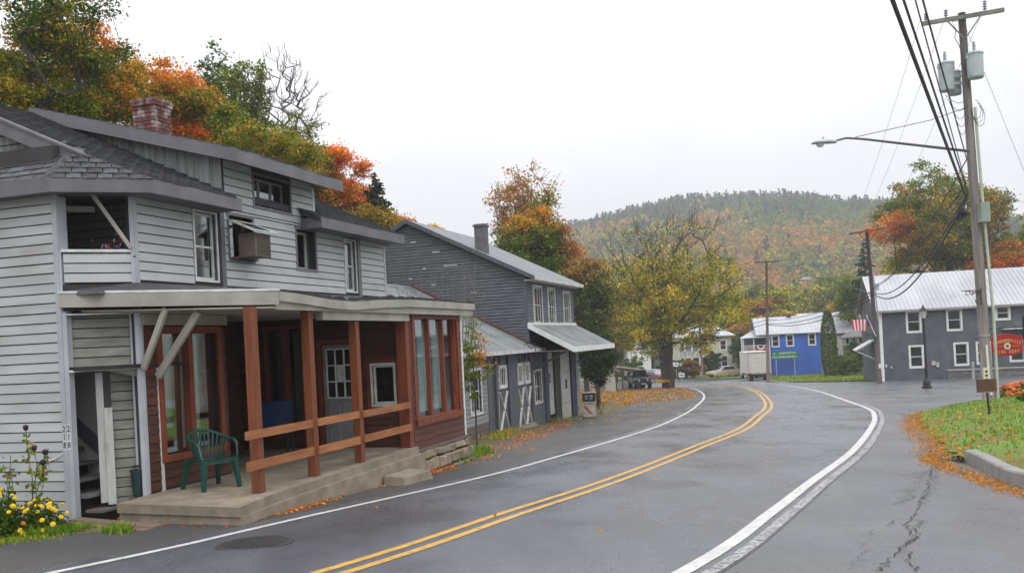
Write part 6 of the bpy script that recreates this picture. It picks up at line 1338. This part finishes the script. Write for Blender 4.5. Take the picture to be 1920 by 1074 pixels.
ptree('sparse green tree with scattered leaf clusters near the bare tree', 462, 200, 58, 88, 40, pal=['green', 'olive'], ntar=150, nleaf=14, lsize=.24, clump=.40, rtrunk=.10, rtip=.009, twigs=2, seed=8, wob=.04, group=HG, shell=.15)
ptree('tall bare grey branched tree above the dormer roof', 530, 215, 85, 118, 40, pal=['olive'], ntar=300, nleaf=4, lsize=.15, clump=.4, rtrunk=.12, rtip=.0055, twigs=5, bark=BARKG, seed=9, group=HG, shell=.15, leafp=lambda r: (r[:, 2] < -.1)*3.0, wob=.025, tspread=.22)
ptree('ochre and orange maple right of the bare tree', 590, 325, 80, 52, 46, pal=['rust'], ntar=120, nleaf=95, lsize=.21, clump=.6, rtrunk=.16, seed=10, group=HG, colf=mixcol([(lambda r: r[:, 0] > .3, ['orange', 'rust', 'red'])], ['olive', 'yellow', 'rust', 'olive']))
ptree('red orange maple above the right end of the house roof', 650, 380, 50, 46, 52, pal=['orange'], ntar=110, nleaf=90, lsize=.23, clump=.65, rtrunk=.16, seed=12, group=HG, colf=mixcol([(lambda r: r[:, 2] < -.3, ['olive', 'rust'])], ['red', 'orange', 'pink', 'olive']))
ptree('small orange maple peeking over the barn peak', 745, 425, 30, 16, 60, pal=['orange', 'red', 'rust'], ntar=40, nleaf=70, lsize=.26, clump=.6, rtrunk=.1, seed=13, group=HG)
ptree('olive and rust maple low behind the house end', 700, 420, 60, 30, 50, pal=['olive', 'rust'], ntar=70, nleaf=80, lsize=.22, clump=.6, rtrunk=.1, seed=14, group=HG)
ptree('tiny yellow tree top over the barn roof', 815, 436, 16, 12, 70, pal=['yellow', 'rust'], ntar=20, nleaf=50, lsize=.3, clump=.5, rtrunk=.1, seed=15, group=HG)
# --- conifers
def conifer(label, px, pyt, pyb, wpx, Y, seed=0, name='spruce_tree', group=None, dens=1.0, col=('pine',), lean=0, zb=None):
    rng = np.random.RandomState(seed); xt, _, zt = T_at(px, pyt, Y); zg = Hf(xt, Y) if zb is None else zb; zlow = T_at(px, pyb, Y)[2]; h = zt-zg; Rm = wpx/F*Y
    t = thing(name, label, 'tree', (xt, Y, zg), 0, group); MB().tube([(0, 0, -.2), (0, 0, h*.5), (0, 0, h)], [.22, .12, .02], 7).build('trunk', BARK, t)
    pos = []; sz = []; nr = []; lev = zlow-zg; br = MB()
    z = lev; hh = h-lev
    while z < h-.1:
        f = (z-lev)/hh; R = Rm*(1-f)**.8*rng.uniform(.75, 1.1)+.12; nb_ = max(3, int(6*dens*(1-f*.5)))
        for b in range(nb_):
            a = rng.rand()*6.283; R_ = R*rng.uniform(.7, 1.15); d = np.array([math.cos(a), math.sin(a), 0]); m = int(26*dens*(R_/Rm)+6)
            s = rng.rand(m)**.7; p = d*s[:, None]*R_+np.array([0, 0, z])+np.column_stack([rng.normal(size=(m, 2))*.09*R_*(1.15-s)[:, None]**.5, -.25*R_*s**1.2+.10*R_*s**3-rng.rand(m)*.10*R_]); pos.append(p)
            br.tube([(0, 0, z+.05), tuple(d*R_*.5+np.array([0, 0, z-.1*R_])), tuple(d*R_+np.array([0, 0, z-.2*R_]))], [.03, .02, .008], 3)
        z += hh/22*rng.uniform(.8, 1.2)
    pos = np.concatenate(pos); n = len(pos); br.build('branches', BARK, t, 'stuff')
    v, f, c = quads(pos, Rm*.14*rng.uniform(.6, 1.3, n), pick(col, n, rng), rng, flat=.6); link('crown', npmesh('crown', v, f, c), LEAF, t); return t
conifer('dark spruce with drooping branches above the house roof end', 702, 322, 430, 36, 50, 3, dens=1.4)
conifer('dark spruce left of the big maple behind the leaning pole', 1618, 450, 560, 30, 105, 5)
conifer('small dark spruce at the far right edge behind the fire house', 1903, 445, 510, 18, 92, 6)
# --- behind the barn
BG = 'trees behind the barn'
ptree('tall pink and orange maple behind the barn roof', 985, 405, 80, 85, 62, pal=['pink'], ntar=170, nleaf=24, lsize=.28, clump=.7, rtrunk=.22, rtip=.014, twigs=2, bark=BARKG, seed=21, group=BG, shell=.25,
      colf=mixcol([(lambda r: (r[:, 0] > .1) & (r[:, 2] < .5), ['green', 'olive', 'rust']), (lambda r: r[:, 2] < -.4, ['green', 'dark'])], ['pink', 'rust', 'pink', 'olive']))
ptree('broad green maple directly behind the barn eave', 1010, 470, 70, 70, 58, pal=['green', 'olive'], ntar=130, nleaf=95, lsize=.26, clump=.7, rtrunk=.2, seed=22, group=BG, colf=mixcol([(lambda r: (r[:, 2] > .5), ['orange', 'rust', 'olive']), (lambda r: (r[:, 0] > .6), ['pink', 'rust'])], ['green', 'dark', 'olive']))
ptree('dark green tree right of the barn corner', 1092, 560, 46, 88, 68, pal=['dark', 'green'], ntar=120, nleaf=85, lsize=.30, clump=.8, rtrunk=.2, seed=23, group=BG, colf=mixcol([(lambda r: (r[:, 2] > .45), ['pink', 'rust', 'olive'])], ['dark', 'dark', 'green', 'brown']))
ptree('dull brown leaved tree between the barn and the yellow tree', 1150, 590, 45, 75, 100, pal=['brown', 'olive', 'rust'], ntar=90, nleaf=60, lsize=.40, clump=1.0, rtrunk=.2, seed=24, group=BG)
ptree('dark evergreen bush at the right corner of the barn', 1118, 665, 32, 48, 52, pal=['pine', 'dark'], ntar=110, nleaf=95, lsize=.20, clump=.45, rtrunk=.12, seed=25, name='bush', cat='bush', z0f=.1)
# --- the big yellow tree at the bend
x, y, z = T_at(1245, 560, 85)
tree('big yellow leaved maple with bare upper branches at the road bend', x, y, z+.7, 6.9, 7.9, ['yellow'], ntar=420, nleaf=50, lsize=.34, clump=.95, wob=.06, tspread=.3, bark=BARK, rtrunk=.60, rtip=.010, twigs=5, seed=31, shell=.12,
     leafp=lambda r: np.clip(1.15-1.7*(r[:, 2]+.12), 0.09, 1.1), colf=mixcol([(lambda r: np.sin(r[:, 0]*8+r[:, 2]*6+r[:, 1]*5) > .55, ['rust', 'yellow']), (lambda r: np.sin(r[:, 0]*6-r[:, 2]*5+r[:, 1]*4+2) > .35, ['olive', 'green', 'olive'])], ['yellow', 'yellow', 'olive']), z0f=.36)
rb = thing('yellow_ribbon', 'yellow ribbon tied around the trunk of the big tree', 'ribbon', at(1244, 714, 85), 0)
m_ = MB(); m_.lathe([(.72, -.12), (.72, .1)], 14, Matrix.Translation((0, .0, 0))); m_.beam((-.25, -.74, .0), (.45, -.74, .12), .26, .04); m_.beam((.4, -.73, .1), (.5, -.72, -.3), .14, .03); m_.build('cloth', mat('ribbon', (.62, .38, .02), .6), rb)
# --- right side behind the fire house
RG = 'trees behind the fire house'
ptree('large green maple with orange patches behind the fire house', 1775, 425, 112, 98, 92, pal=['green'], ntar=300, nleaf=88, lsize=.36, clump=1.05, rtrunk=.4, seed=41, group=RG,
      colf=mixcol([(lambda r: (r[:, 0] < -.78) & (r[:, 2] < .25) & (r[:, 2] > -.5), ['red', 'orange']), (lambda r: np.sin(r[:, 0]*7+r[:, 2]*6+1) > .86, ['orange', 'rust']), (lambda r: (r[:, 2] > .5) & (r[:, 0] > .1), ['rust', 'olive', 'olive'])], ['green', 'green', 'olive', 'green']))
ptree('orange and yellow tree behind the fire house roof at the right', 1885, 485, 50, 36, 88, pal=['orange', 'rust'], ntar=110, nleaf=70, lsize=.34, clump=.9, rtrunk=.2, seed=42, group=RG, colf=mixcol([(lambda r: r[:, 2] < -.1, ['orange', 'red']), ], ['rust', 'olive', 'orange']))
ptree('thin dark topped tree right of the nearest pole', 1850, 400, 45, 55, 86, pal=['dark', 'rust'], ntar=70, nleaf=14, lsize=.33, clump=.6, rtrunk=.14, rtip=.014, twigs=2, seed=43, group=RG, shell=.2)
ptree('green and red tree at the right edge of the frame', 1945, 470, 70, 55, 88, pal=['green'], ntar=90, nleaf=70, lsize=.34, clump=.9, rtrunk=.2, seed=44, group=RG, colf=mixcol([(lambda r: r[:, 2] > .2, ['green', 'olive'])], ['red', 'orange', 'rust']))
ptree('bushy green tree left of the fire house roof', 1600, 560, 32, 42, 118, pal=['green', 'olive'], ntar=70, nleaf=60, lsize=.42, clump=1.0, rtrunk=.2, seed=45, group=RG)
# --- shrubs
def arbor(label, px, pyt, pyb, wpx, Y, seed):
    rng = np.random.RandomState(seed); x, _, zt = T_at(px, pyt, Y); zg = Hf(x, Y, False); h = zt-zg; R = wpx/F*Y
    t = thing('columnar_shrub', label, 'shrub', (x, Y, zg), 0); MB().tube([(0, 0, -.1), (0, 0, h*.8)], [.1, .04], 6).build('trunk', BARK, t)
    n = 5200; zz = rng.rand(n)**.9*h; r = R*np.sqrt(np.clip(1-((zz/h-.42)/.60)**2, .02, 1))*rng.uniform(.7, 1.04, n); a = rng.rand(n)*6.283
    v, f, c = quads(np.column_stack([r*np.cos(a), r*np.sin(a), zz]), .17, pick(['dark', 'green'], n, rng), rng); link('foliage', npmesh('foliage', v, f, c), LEAF, t)
arbor('tall narrow dark green columnar shrub at the right corner of the blue building', 1551, 583, 700, 15, 104, 3)
def bush(label, px, py, wpx, hpx, Y, pal, seed, n=90, nl=70, ls=.22, name='shrub'):
    x, y, z = T_at(px, py, Y); return tree(label, x, y, z, wpx/F*Y, hpx/F*Y, pal, ntar=n, nleaf=nl, lsize=ls, clump=.18*hpx/F*Y+.12, rtrunk=.08, seed=seed, name=name, cat='shrub', z0f=.05, zb=Hf(x, y, False), shell=.5)
bush('rounded yellow green shrub on the lawn beside the columnar shrub', 1584, 684, 24, 22, 100, ['green', 'olive'], 51)
bush('dark green conical shrub before the tan house', 1602, 668, 16, 26, 104, ['pine', 'green'], 52, n=60)
bush('low shrub at the foot of the tan house steps', 1636, 704, 14, 9, 96, ['green', 'dark'], 53, n=40)
bush('dark green shrub in front of the cream house porch', 1338, 680, 17, 21, 126, ['pine', 'dark'], 54, n=60, ls=.3)
bush('reddish brown shrub left of the cream house porch', 1296, 690, 20, 17, 124, ['brown', 'rust', 'dark'], 55, n=60, ls=.3)
bush('dull green tree between the cream house and the box truck', 1388, 650, 14, 32, 128, ['green', 'dark'], 56, n=60, ls=.35, name='tree')
bush('low dark hedge behind the route signs', 1262, 694, 34, 16, 124, ['dark', 'pine'], 57, n=80, ls=.3)
bush('dark green hedge left of the big tree behind the jeep', 1170, 690, 50, 22, 128, ['dark', 'green'], 58, n=90, ls=.3)
bush('small weed clump at the garage door corner', 990, 795, 30, 9, 36.5, ['green', 'rust'], 59, n=40, nl=50, ls=.09)
# mid distance trees at the foot of the hill
protos = []
for k, (pl, nm) in enumerate(((['olive', 'yellow', 'green'], 'yellow green'), (['green', 'olive', 'dark'], 'green'), (['rust', 'olive', 'orange'], 'rusty orange'), (['olive', 'green', 'brown'], 'dull olive'), (['yellow', 'olive', 'rust'], 'golden'))):
    t = tree('%s broadleaf tree among those at the foot of the hill' % nm, -150+k*20, 220, 4, 5.2, 6.0, pl, ntar=110, nleaf=34, lsize=.85, clump=1.35, rtrunk=.25, seed=60+k, group='trees at the foot of the hill', zb=-6.4, name='broadleaf_tree'); protos.append((t, nm))
def copy_tree(o, parent=None):
    c = o.copy(); COL.objects.link(c)
    if parent is not None: c.parent = parent
    for ch in o.children: copy_tree(ch, c)
    return c
rk = random.Random(9); used = set(); far_t = []
spots = [(px, Y) for Y, st, o in ((150, 34, 0), (185, 30, 12), (225, 27, 5)) for px in range(1090+o, 1900, st)]
for px, Y in spots:
    px += rk.uniform(-10, 10); Y_ = Y+rk.uniform(-12, 14); x = un(px, 640)[0]*Y_
    if Y_ < 165 and (1270 < px < 1380): continue
    k = rk.choice([0, 0, 1, 1, 2, 3, 4]); o = protos[k][0] if k not in used else copy_tree(protos[k][0]); used.add(k)
    o['label'] = '%s broadleaf tree in the %s row %s' % (protos[k][1], 'nearest' if Y < 160 else 'middle' if Y < 200 else 'farthest', 'behind the big yellow tree' if px < 1280 else 'behind the cream house' if px < 1400 else 'behind the blue building' if px < 1550 else 'behind the tan house' if px < 1645 else 'behind the fire house'); hgt = rk.uniform(.62, 1.05); o.location = (x, Y_, -6.4); o.scale = (rk.uniform(.8, 1.2), rk.uniform(.8, 1.2), hgt*(1.0 if Y_ > 170 else .72)); o.rotation_euler = (0, 0, rk.uniform(0, 6.28)); far_t.append((x/Y_, o))
ORD = ['leftmost', 'second from left', 'third from left', 'fourth from left', 'fifth from left', 'sixth from left', 'seventh from left']
by = {}
for a_, o in sorted(far_t, key=lambda q: q[0]): by.setdefault(o['label'], []).append(o)
for k_, v_ in by.items():
    if len(v_) > 1:
        for q_, o in zip(ORD, v_): o['label'] = q_+' '+k_.replace(' broadleaf', '')
# wooded slope: one mass
def wood(name, xs0, xs1, ys0, ys1, n, hfun, seed, hs=(9, 14), nq=62, kind='stuff', pf=None):
    rng = np.random.RandomState(seed); X = rng.uniform(xs0, xs1, n); Y = ys0+(ys1-ys0)*rng.rand(n)
    Z = hfun(X, Y); hh = rng.uniform(*hs, n); ang = X/np.maximum(Y, 1)
    keepm = (ang > -.15) & (ang < .68); X, Y, Z, hh = X[keepm], Y[keepm], Z[keepm], hh[keepm]; n = len(X)
    rel = (Z+7)/105.0; field = np.sin(X*.021+Y*.013)+np.sin(X*.047-Y*.031+1)*.7+rng.normal(size=n)*.42+np.sin(X*.011+2)*.4
    con = rng.rand(n) < np.clip((rel-.45)*1.5, .04, .75); 
    V, Fc, Cc = [], [], []
    q = np.repeat(np.arange(n), nq); m = len(q); u = rng.normal(size=(m, 3)); u /= np.linalg.norm(u, axis=1)[:, None]; R = hh[q]*.42*rng.uniform(.55, 1.1, m)
    lob = 1+.25*np.sin(u[:, 0]*4+q)+.2*np.sin(u[:, 2]*5+q*1.7)
    dec = np.column_stack([X[q]+u[:, 0]*R*lob, Y[q]+u[:, 1]*R*lob, Z[q]+hh[q]*.60+u[:, 2]*hh[q]*.38*lob])
    s = rng.rand(m); rr = (1-s)**.9*hh[q]*.26; a = rng.rand(m)*6.283
    cn = np.column_stack([X[q]+rr*np.cos(a), Y[q]+rr*np.sin(a), Z[q]+hh[q]*(.15+1.05*s)])
    P = np.where(con[q][:, None], cn, dec)
    # keep what the slope shows: the side towards the valley and the tops
    tone = np.array([(.045, .10, .02), (.07, .145, .02), (.13, .19, .022), (.28, .23, .025), (.42, .20, .03), (.26, .26, .025), (.04, .085, .02)])
    b = np.clip(((field+2.2)/4.4*len(tone)), 0, len(tone)-1).astype(int); b = np.where(rel > .62, np.where(rng.rand(n) < .7, rng.choice([0, 6, 1], n), b), b)
    base = tone[b]*rng.uniform(.72, 1.15, (n, 1)); base[con] = np.array([.028, .052, .034])*rng.uniform(.7, 1.4, (int(con.sum()), 1))
    col = base[q]*rng.uniform(.8, 1.2, (m, 1)); sz = hh[q]*np.where(con[q], .12, .145)*rng.uniform(.7, 1.3, m)
    v, f, c = quads(P, sz, col, rng); o = link(name, npmesh(name, v, f, c), leafmat('far_leaves', .15), None, kind); return o
wood('hillside_forest', -90, 480, 245, 800, 10500, lambda X, Y: np.where(Y > 701, np.interp(X, SKX, SKZ)-7.5-(Y-700)*.05, Hill(X, Y)), 3)
# ridge line trees stand a little taller
wood('ridge_forest', -60, 480, 640, 705, 1500, lambda X, Y: Hill(X, Y), 4, hs=(8, 14), nq=60)

# --- plants near the house
def stems_plant(name, label, cat, x, y, hgt, n, seed, flower=None, spread=.25, leafn=14, lcol=('olive', 'green'), fsz=.045, fcol=None, lsz=.07, lean=0):
    rng = np.random.RandomState(seed); z = Hf(x, y, False); t = thing(name, label, cat, (x, y, z), 0)
    m = MB(); tips = []; lp = []
    for k in range(n):
        a = rng.rand()*6.283; r = spread*rng.uniform(.2, 1); hh = hgt*rng.uniform(.7, 1.05); p = [(math.cos(a)*r*.3*f+lean*f*f, math.sin(a)*r*.3*f, hh*f) if f < .5 else (math.cos(a)*r*f+lean*f*f+.03*math.sin(k+f*9), math.sin(a)*r*f, hh*f) for f in (0, .25, .5, .75, 1)]
        m.tube(p, [.008, .007, .006, .005, .004], 4); tips.append(p[-1])
        for _ in range(leafn): f = rng.uniform(.15, 1); i = min(3, int(f*4)); q = f*4-i; lp.append([p[i][j]*(1-q)+p[i+1][j]*q+rng.normal()*.035 for j in range(3)])
    m.build('stem', mat('stem_green', (.07, .075, .03), .7), t, 'stuff')
    v, f, c = quads(np.array(lp), lsz*rng.uniform(.6, 1.4, len(lp)), pick(list(lcol), len(lp), rng), rng); link('foliage', npmesh('foliage', v, f, c), LEAF, t)
    return t, tips, rng
x_, y_, _ = at(50, 960, 11.55)
t, tips, rng = stems_plant('rose_plant', 'tall withered climbing plant with dark flower heads against the pale siding', 'plant', -6.12, 11.72, 1.25, 4, 5, leafn=30, spread=.30, lcol=('green', 'olive', 'brown'), lsz=.075)
for p in tips: MB().lathe([(.005, -.035), (.03, -.01), (.038, .02), (.02, .045)], 7, Matrix.Translation(p)).build('flower_head', mat('dried_head', (.04, .015, .03), .8), t)
t, tips, rng = stems_plant('rose_plant', 'second withered stem plant at the left frame edge', 'plant', -6.42, 11.75, 1.0, 3, 6, leafn=18, spread=.15, lcol=('green', 'brown'), lsz=.06)
MY = mat('marigold_yellow', (.75, .52, .02), .6, rnd=.1); MO = mat('marigold_orange', (.70, .20, .02), .6, rnd=.12)
def marigolds(label, x, y, rx, ry, h, nf, seed, mats, split=None, fr_=.036, z=None, leafs=1500, lsz=.05):
    rng = np.random.RandomState(seed); z = Hf(x, y) if z is None else z; t = thing('marigold_bush', label, 'flowers', (x, y, z), 0)
    u = rng.normal(size=(leafs, 3)); u /= np.linalg.norm(u, axis=1)[:, None]; u[:, 2] = np.abs(u[:, 2]); P = u*np.array([rx, ry, h])*rng.uniform(.3, 1, (leafs, 1))*(1+.15*np.sin(u[:, :1]*7))
    v, f, c = quads(P, lsz, pick(['dark', 'green'], leafs, rng), rng); link('foliage', npmesh('foliage', v, f, c), LEAF, t)
    prot = {}
    for i, m in enumerate(mats):
        mb = MB()
        for r, z0, z1 in ((1, 0, .3), (.8, .2, .55), (.5, .45, .75)):
            k = 9
            for j in range(k):
                a = 6.283*j/k+r*3; da = .42
                mb.add([(0, 0, z0), (r*math.cos(a-da), r*math.sin(a-da), z1-.1), (1.1*r*math.cos(a), 1.1*r*math.sin(a), z1-.18), (r*math.cos(a+da), r*math.sin(a+da), z1-.1)], [(0, 1, 2, 3)])
        prot[i] = mb.mesh('flower'); prot[i].materials.append(m)
    for k in range(nf):
        a = rng.rand()*6.283; e = rng.uniform(.1, 1.45); d = Vector((math.cos(a)*math.cos(e), -abs(math.sin(a)*math.cos(e)) if rng.rand() < .8 else math.sin(a)*math.cos(e), math.sin(e)))
        p = Vector((d.x*rx, d.y*ry, d.z*h))*1.05; i = (split(p, rng) if split else rng.randint(len(mats))); o = bpy.data.objects.new('flower', prot[i]); COL.objects.link(o); o.parent = t
        s = fr_*rng.uniform(.75, 1.2); o.matrix_local = Matrix.Translation(p) @ (d+Vector((0, -.6, .5))).to_track_quat('Z', 'Y').to_matrix().to_4x4() @ Matrix.Diagonal((s, s, s, 1))
gx_, gy_ = loc(-1.22, 1.15, 0)[:2]
marigolds('marigold bush with yellow and a few orange blooms at the corner of the pale siding', *at(72, 985, 11.7)[:2], .42, .34, .40, 36, 3, [MY, MO], lambda p, r: 0 if p.x > -.15 or p.z > .28 else 1, fr_=.028)
marigolds('taller yellow marigold bush cut by the left edge of the picture', *at(0, 985, 11.5)[:2], .32, .30, .56, 22, 4, [MY, MO], lambda p, r: 0 if p.z > .3 else 1, fr_=.028)
q = at(1912, 752, 29); marigolds('mass of orange marigolds on the grass bank at the right edge', q[0], q[1], .75, .6, .50, 110, 5, [MO, mat('marigold_rust', (.5, .1, .02), .6)], fr_=.06, leafs=1800, lsz=.08, z=Hf(q[0], q[1])-.1)
q = at(1930, 790, 25); marigolds('smaller orange marigold clump nearest the brown sign', q[0]+.1, q[1], .4, .35, .38, 36, 6, [MO, MATS['marigold_rust']], fr_=.05, leafs=800, lsz=.07)
# sapling between the house and the garage
t = tree('slender sapling with green and orange leaves in front of the low garage', *at(893, 800, 22.8)[:2], at(893, 680, 22.8)[2], .50, 1.15, ['green'], ntar=70, nleaf=17, lsize=.085, clump=.17, rtrunk=.022, rtip=.003, seed=71, name='sapling', zb=Hf(*at(893, 800, 22.8)[:2], False),
         colf=mixcol([(lambda r: (r[:, 0] > .25) & (r[:, 2] > -.1) & (r[:, 2] < .65), ['orange', 'rust']), ], ['green', 'olive', 'green']), shell=.1, cshape=lambda P: P)
for k, (px, pyt) in enumerate(((800, 480), (818, 490), (838, 470), (860, 500), (845, 520))):
    pass
tb = thing('bare_bush', 'leafless grey twigs standing before the barn gable behind the porch roof', 'bush', (*at(835, 560, 24.5)[:2], at(835, 600, 24.5)[2]-2), 0)
m_ = MB(); rr_ = random.Random(4)
for k in range(26):
    x0 = rr_.uniform(-1.3, 1.0); h = rr_.uniform(2.5, 3.9); m_.tube([(x0*.4, 0, 0), (x0*.8, rr_.uniform(-.3, .3), h*.5), (x0+rr_.uniform(-.2, .3), rr_.uniform(-.3, .3), h)], [.014, .009, .004], 3)
    for j in range(3): z1 = h*rr_.uniform(.5, .9); m_.tube([(x0*.9, 0, z1), (x0*.9+rr_.uniform(-.4, .4), rr_.uniform(-.2, .2), z1+rr_.uniform(.2, .6))], [.006, .003], 3)
m_.build('twigs', BARKG, tb, 'stuff')

# ================================================================ GROUND COVER
def scatter(name, pts, size, pal, seed, lift=.01, flat=3.0, upn=True, mound=True, kind='stuff', aspect=.7):
    rng = np.random.RandomState(seed); pts = np.asarray(pts); z = H(pts[:, 0], pts[:, 1], mound)+lift+rng.rand(len(pts))*.015
    v, f, c = quads(np.column_stack([pts, z]), size*rng.uniform(.6, 1.3, len(pts)), pick(pal, len(pts), rng), rng, flat=flat, aspect=aspect); return link(name, npmesh(name, v, f, c), LEAF, None, kind)
def along(P, n, sd, rng, dens=None):
    c = resample(spline(P), 400); i = rng.randint(0, 399, n); f = rng.rand(n)[:, None]; return c[i]*(1-f)+c[i+1]*f+rng.normal(size=(n, 2))*sd
rg = np.random.RandomState(77)
W2 = lambda pts: [G(*p)[:2] for p in pts]
scatter('fallen_leaves', along(W2([(470, 975), (520, 965), (600, 945), (640, 930)]), 260, .07, rg), .05, ['red', 'rust', 'orange', 'brown'], 1)
scatter('fallen_leaves', along(W2([(700, 915), (740, 905), (800, 890), (850, 875)]), 500, .10, rg), .055, ['red', 'rust', 'brown', 'red'], 2)
scatter('fallen_leaves', along(W2([(850, 872), (900, 852), (960, 830), (1010, 812), (1060, 795)]), 900, .35, rg), .06, ['rust', 'orange', 'brown', 'red'], 3)
scatter('fallen_leaves', along(W2([(160, 985), (260, 975), (330, 975), (420, 985)]), 60, .25, rg), .05, ['red', 'orange', 'rust'], 4)
xx = np.column_stack([rg.uniform(3, 15.5, 9000), rg.uniform(50, 86, 9000)]); lx = np.interp(xx[:, 1], LP[:, 1][:300], LP[:, 0][:300]); ok_ = (xx[:, 0] < np.interp(xx[:, 1], [p[1] for p in LP if p[1] < 90], [p[0] for p in LP if p[1] < 90])-.5)
xx = xx[ok_ & (rg.rand(9000) < .5)]; scatter('fallen_leaves', xx, .15, ['orange', 'rust', 'rust', 'brown', 'brown'], 5)
xx = np.column_stack([rg.uniform(1.5, 9.5, 900), rg.uniform(33, 56, 900)]); xx = xx[xx[:, 0] < np.interp(xx[:, 1], [31, 44, 56], [4.2, 7.6, 10.5])]; scatter('fallen_leaves', xx, .07, ['yellow', 'rust', 'brown', 'orange'], 6)
# needles and leaves along the edge of the bank
ed = [(12.4, 29), (10.6, 25.0), (9.5, 22.3), (8.2, 18.5), (7.1, 16.0), (6.5, 14.4), (6.2, 13.0), (5.9, 11.6), (5.75, 10.4), (6.0, 8.5)]
scatter('pine_needles', along(ed[:6], 5200, .17, rg), .05, ['rust', 'brown', 'orange', 'brown'], 7, aspect=.22, lift=.015)
scatter('pine_needles', along(ed[4:], 4800, .11, rg), .045, ['rust', 'orange', 'brown', 'brown'], 8, aspect=.22, lift=.015)
xx = np.column_stack([rg.uniform(6.5, 14, 2600), rg.uniform(12.5, 25, 2600)]); dd = polydist(xx[:, 0], xx[:, 1], MPOLY); xx = xx[(dd > 0) & (rg.rand(len(xx)) < np.exp(-np.maximum(dd, 0)/1.6))]; scatter('fallen_leaves', xx, .06, ['rust', 'brown', 'brown', 'orange'], 9, lift=.05)
xx = np.column_stack([rg.uniform(-2, 12, 500), rg.uniform(6, 40, 500)]); scatter('fallen_leaves', xx[rg.rand(500) < .25], .045, ['brown', 'rust', 'yellow'], 10, lift=.02, mound=False)
def grass(name, pts, h, seed, pal=('green', 'olive'), mound=True, w_=.010, lift=-.02):
    rng = np.random.RandomState(seed); n = len(pts); z = H(pts[:, 0], pts[:, 1], mound)+lift; B = np.column_stack([pts, z]); a = rng.rand(n)*6.283; hh = h*rng.uniform(.4, 1.3, n)
    d = np.column_stack([np.cos(a), np.sin(a), np.zeros(n)])*(w_*rng.uniform(.7, 1.5, n))[:, None]; ln = rng.normal(size=(n, 3))*np.array([.45, .45, 0]); tp = B+(np.array([0, 0, 1.])+ln)*hh[:, None]
    v = np.stack([B-d, B+d, tp+d*.25, tp-d*.25], 1).reshape(-1, 3); c = np.repeat(pick(list(pal), n, rng)*1.45, 4, 0); return link(name, npmesh(name, v, np.arange(4*n).reshape(n, 4), c), LEAF, None, 'stuff')
xx = np.column_stack([rg.uniform(6, 26, 150000), 4+34*rg.rand(150000)**.9]); dd = polydist(xx[:, 0], xx[:, 1], MPOLY); pn = .5+.5*np.sin(xx[:, 0]*1.7+xx[:, 1]*.9)*np.sin(xx[:, 1]*1.3-xx[:, 0]*.6)
kp = (dd > .12) & (xx[:, 0]/xx[:, 1] < 1.1) & (rg.rand(len(xx)) < np.clip(.22+dd*.35, 0, 1)*(.55+.45*pn)); grass('grass', xx[kp], .062, 12, ('green',), w_=.013)
grass('grass', along(W2([(850, 868), (880, 855), (905, 850)]), 1400, .16, rg), .20, 13, ('green',), w_=.012)
grass('grass', along(W2([(690, 912), (720, 905), (745, 898)]), 700, .06, rg), .12, 14, ('green', 'olive'))
grass('grass', along(W2([(60, 1005), (110, 1000), (150, 995)]), 1500, .10, rg), .10, 15, ('green',)); grass('grass', along(W2([(-20, 1018), (40, 1012), (90, 1008)]), 1200, .16, rg), .05, 16, ('green', 'olive'))
grass('grass', along(W2([(205, 995), (235, 1000)]), 350, .07, rg), .11, 17, ('green',))
grass('grass', along(W2([(775, 870), (815, 855), (845, 848)]), 700, .10, rg), .22, 18, ('rust', 'olive', 'brown')); grass('grass', along(W2([(925, 822), (960, 800), (1000, 790), (1060, 785)]), 1500, .25, rg), .13, 19, ('green', 'olive', 'rust'))
xx = np.column_stack([rg.uniform(25, 42, 9000), rg.uniform(72, 116, 9000)]); kp = xx[:, 0] > np.interp(xx[:, 1], [72, 82, 92, 117], [27.5, 26.5, 26, 31]); grass('grass', xx[kp], .16, 20, ('green', 'green', 'olive'), False, w_=.05)

# ================================================================ AIR
hz = MB().box(-800, 1000, -58, 1400, -9, 135).build('haze', None, None, 'stuff')
hm = bpy.data.materials.new('haze'); hm.use_nodes = True; t = hm.node_tree; t.nodes.clear(); o_ = t.nodes.new('ShaderNodeOutputMaterial'); pv_ = t.nodes.new('ShaderNodeVolumePrincipled')
pv_.inputs['Color'].default_value = (.93, .95, 1, 1); pv_.inputs['Density'].default_value = .00058; pv_.inputs['Anisotropy'].default_value = .2; t.links.new(pv_.outputs[0], o_.inputs['Volume']); hz.data.materials.append(hm)
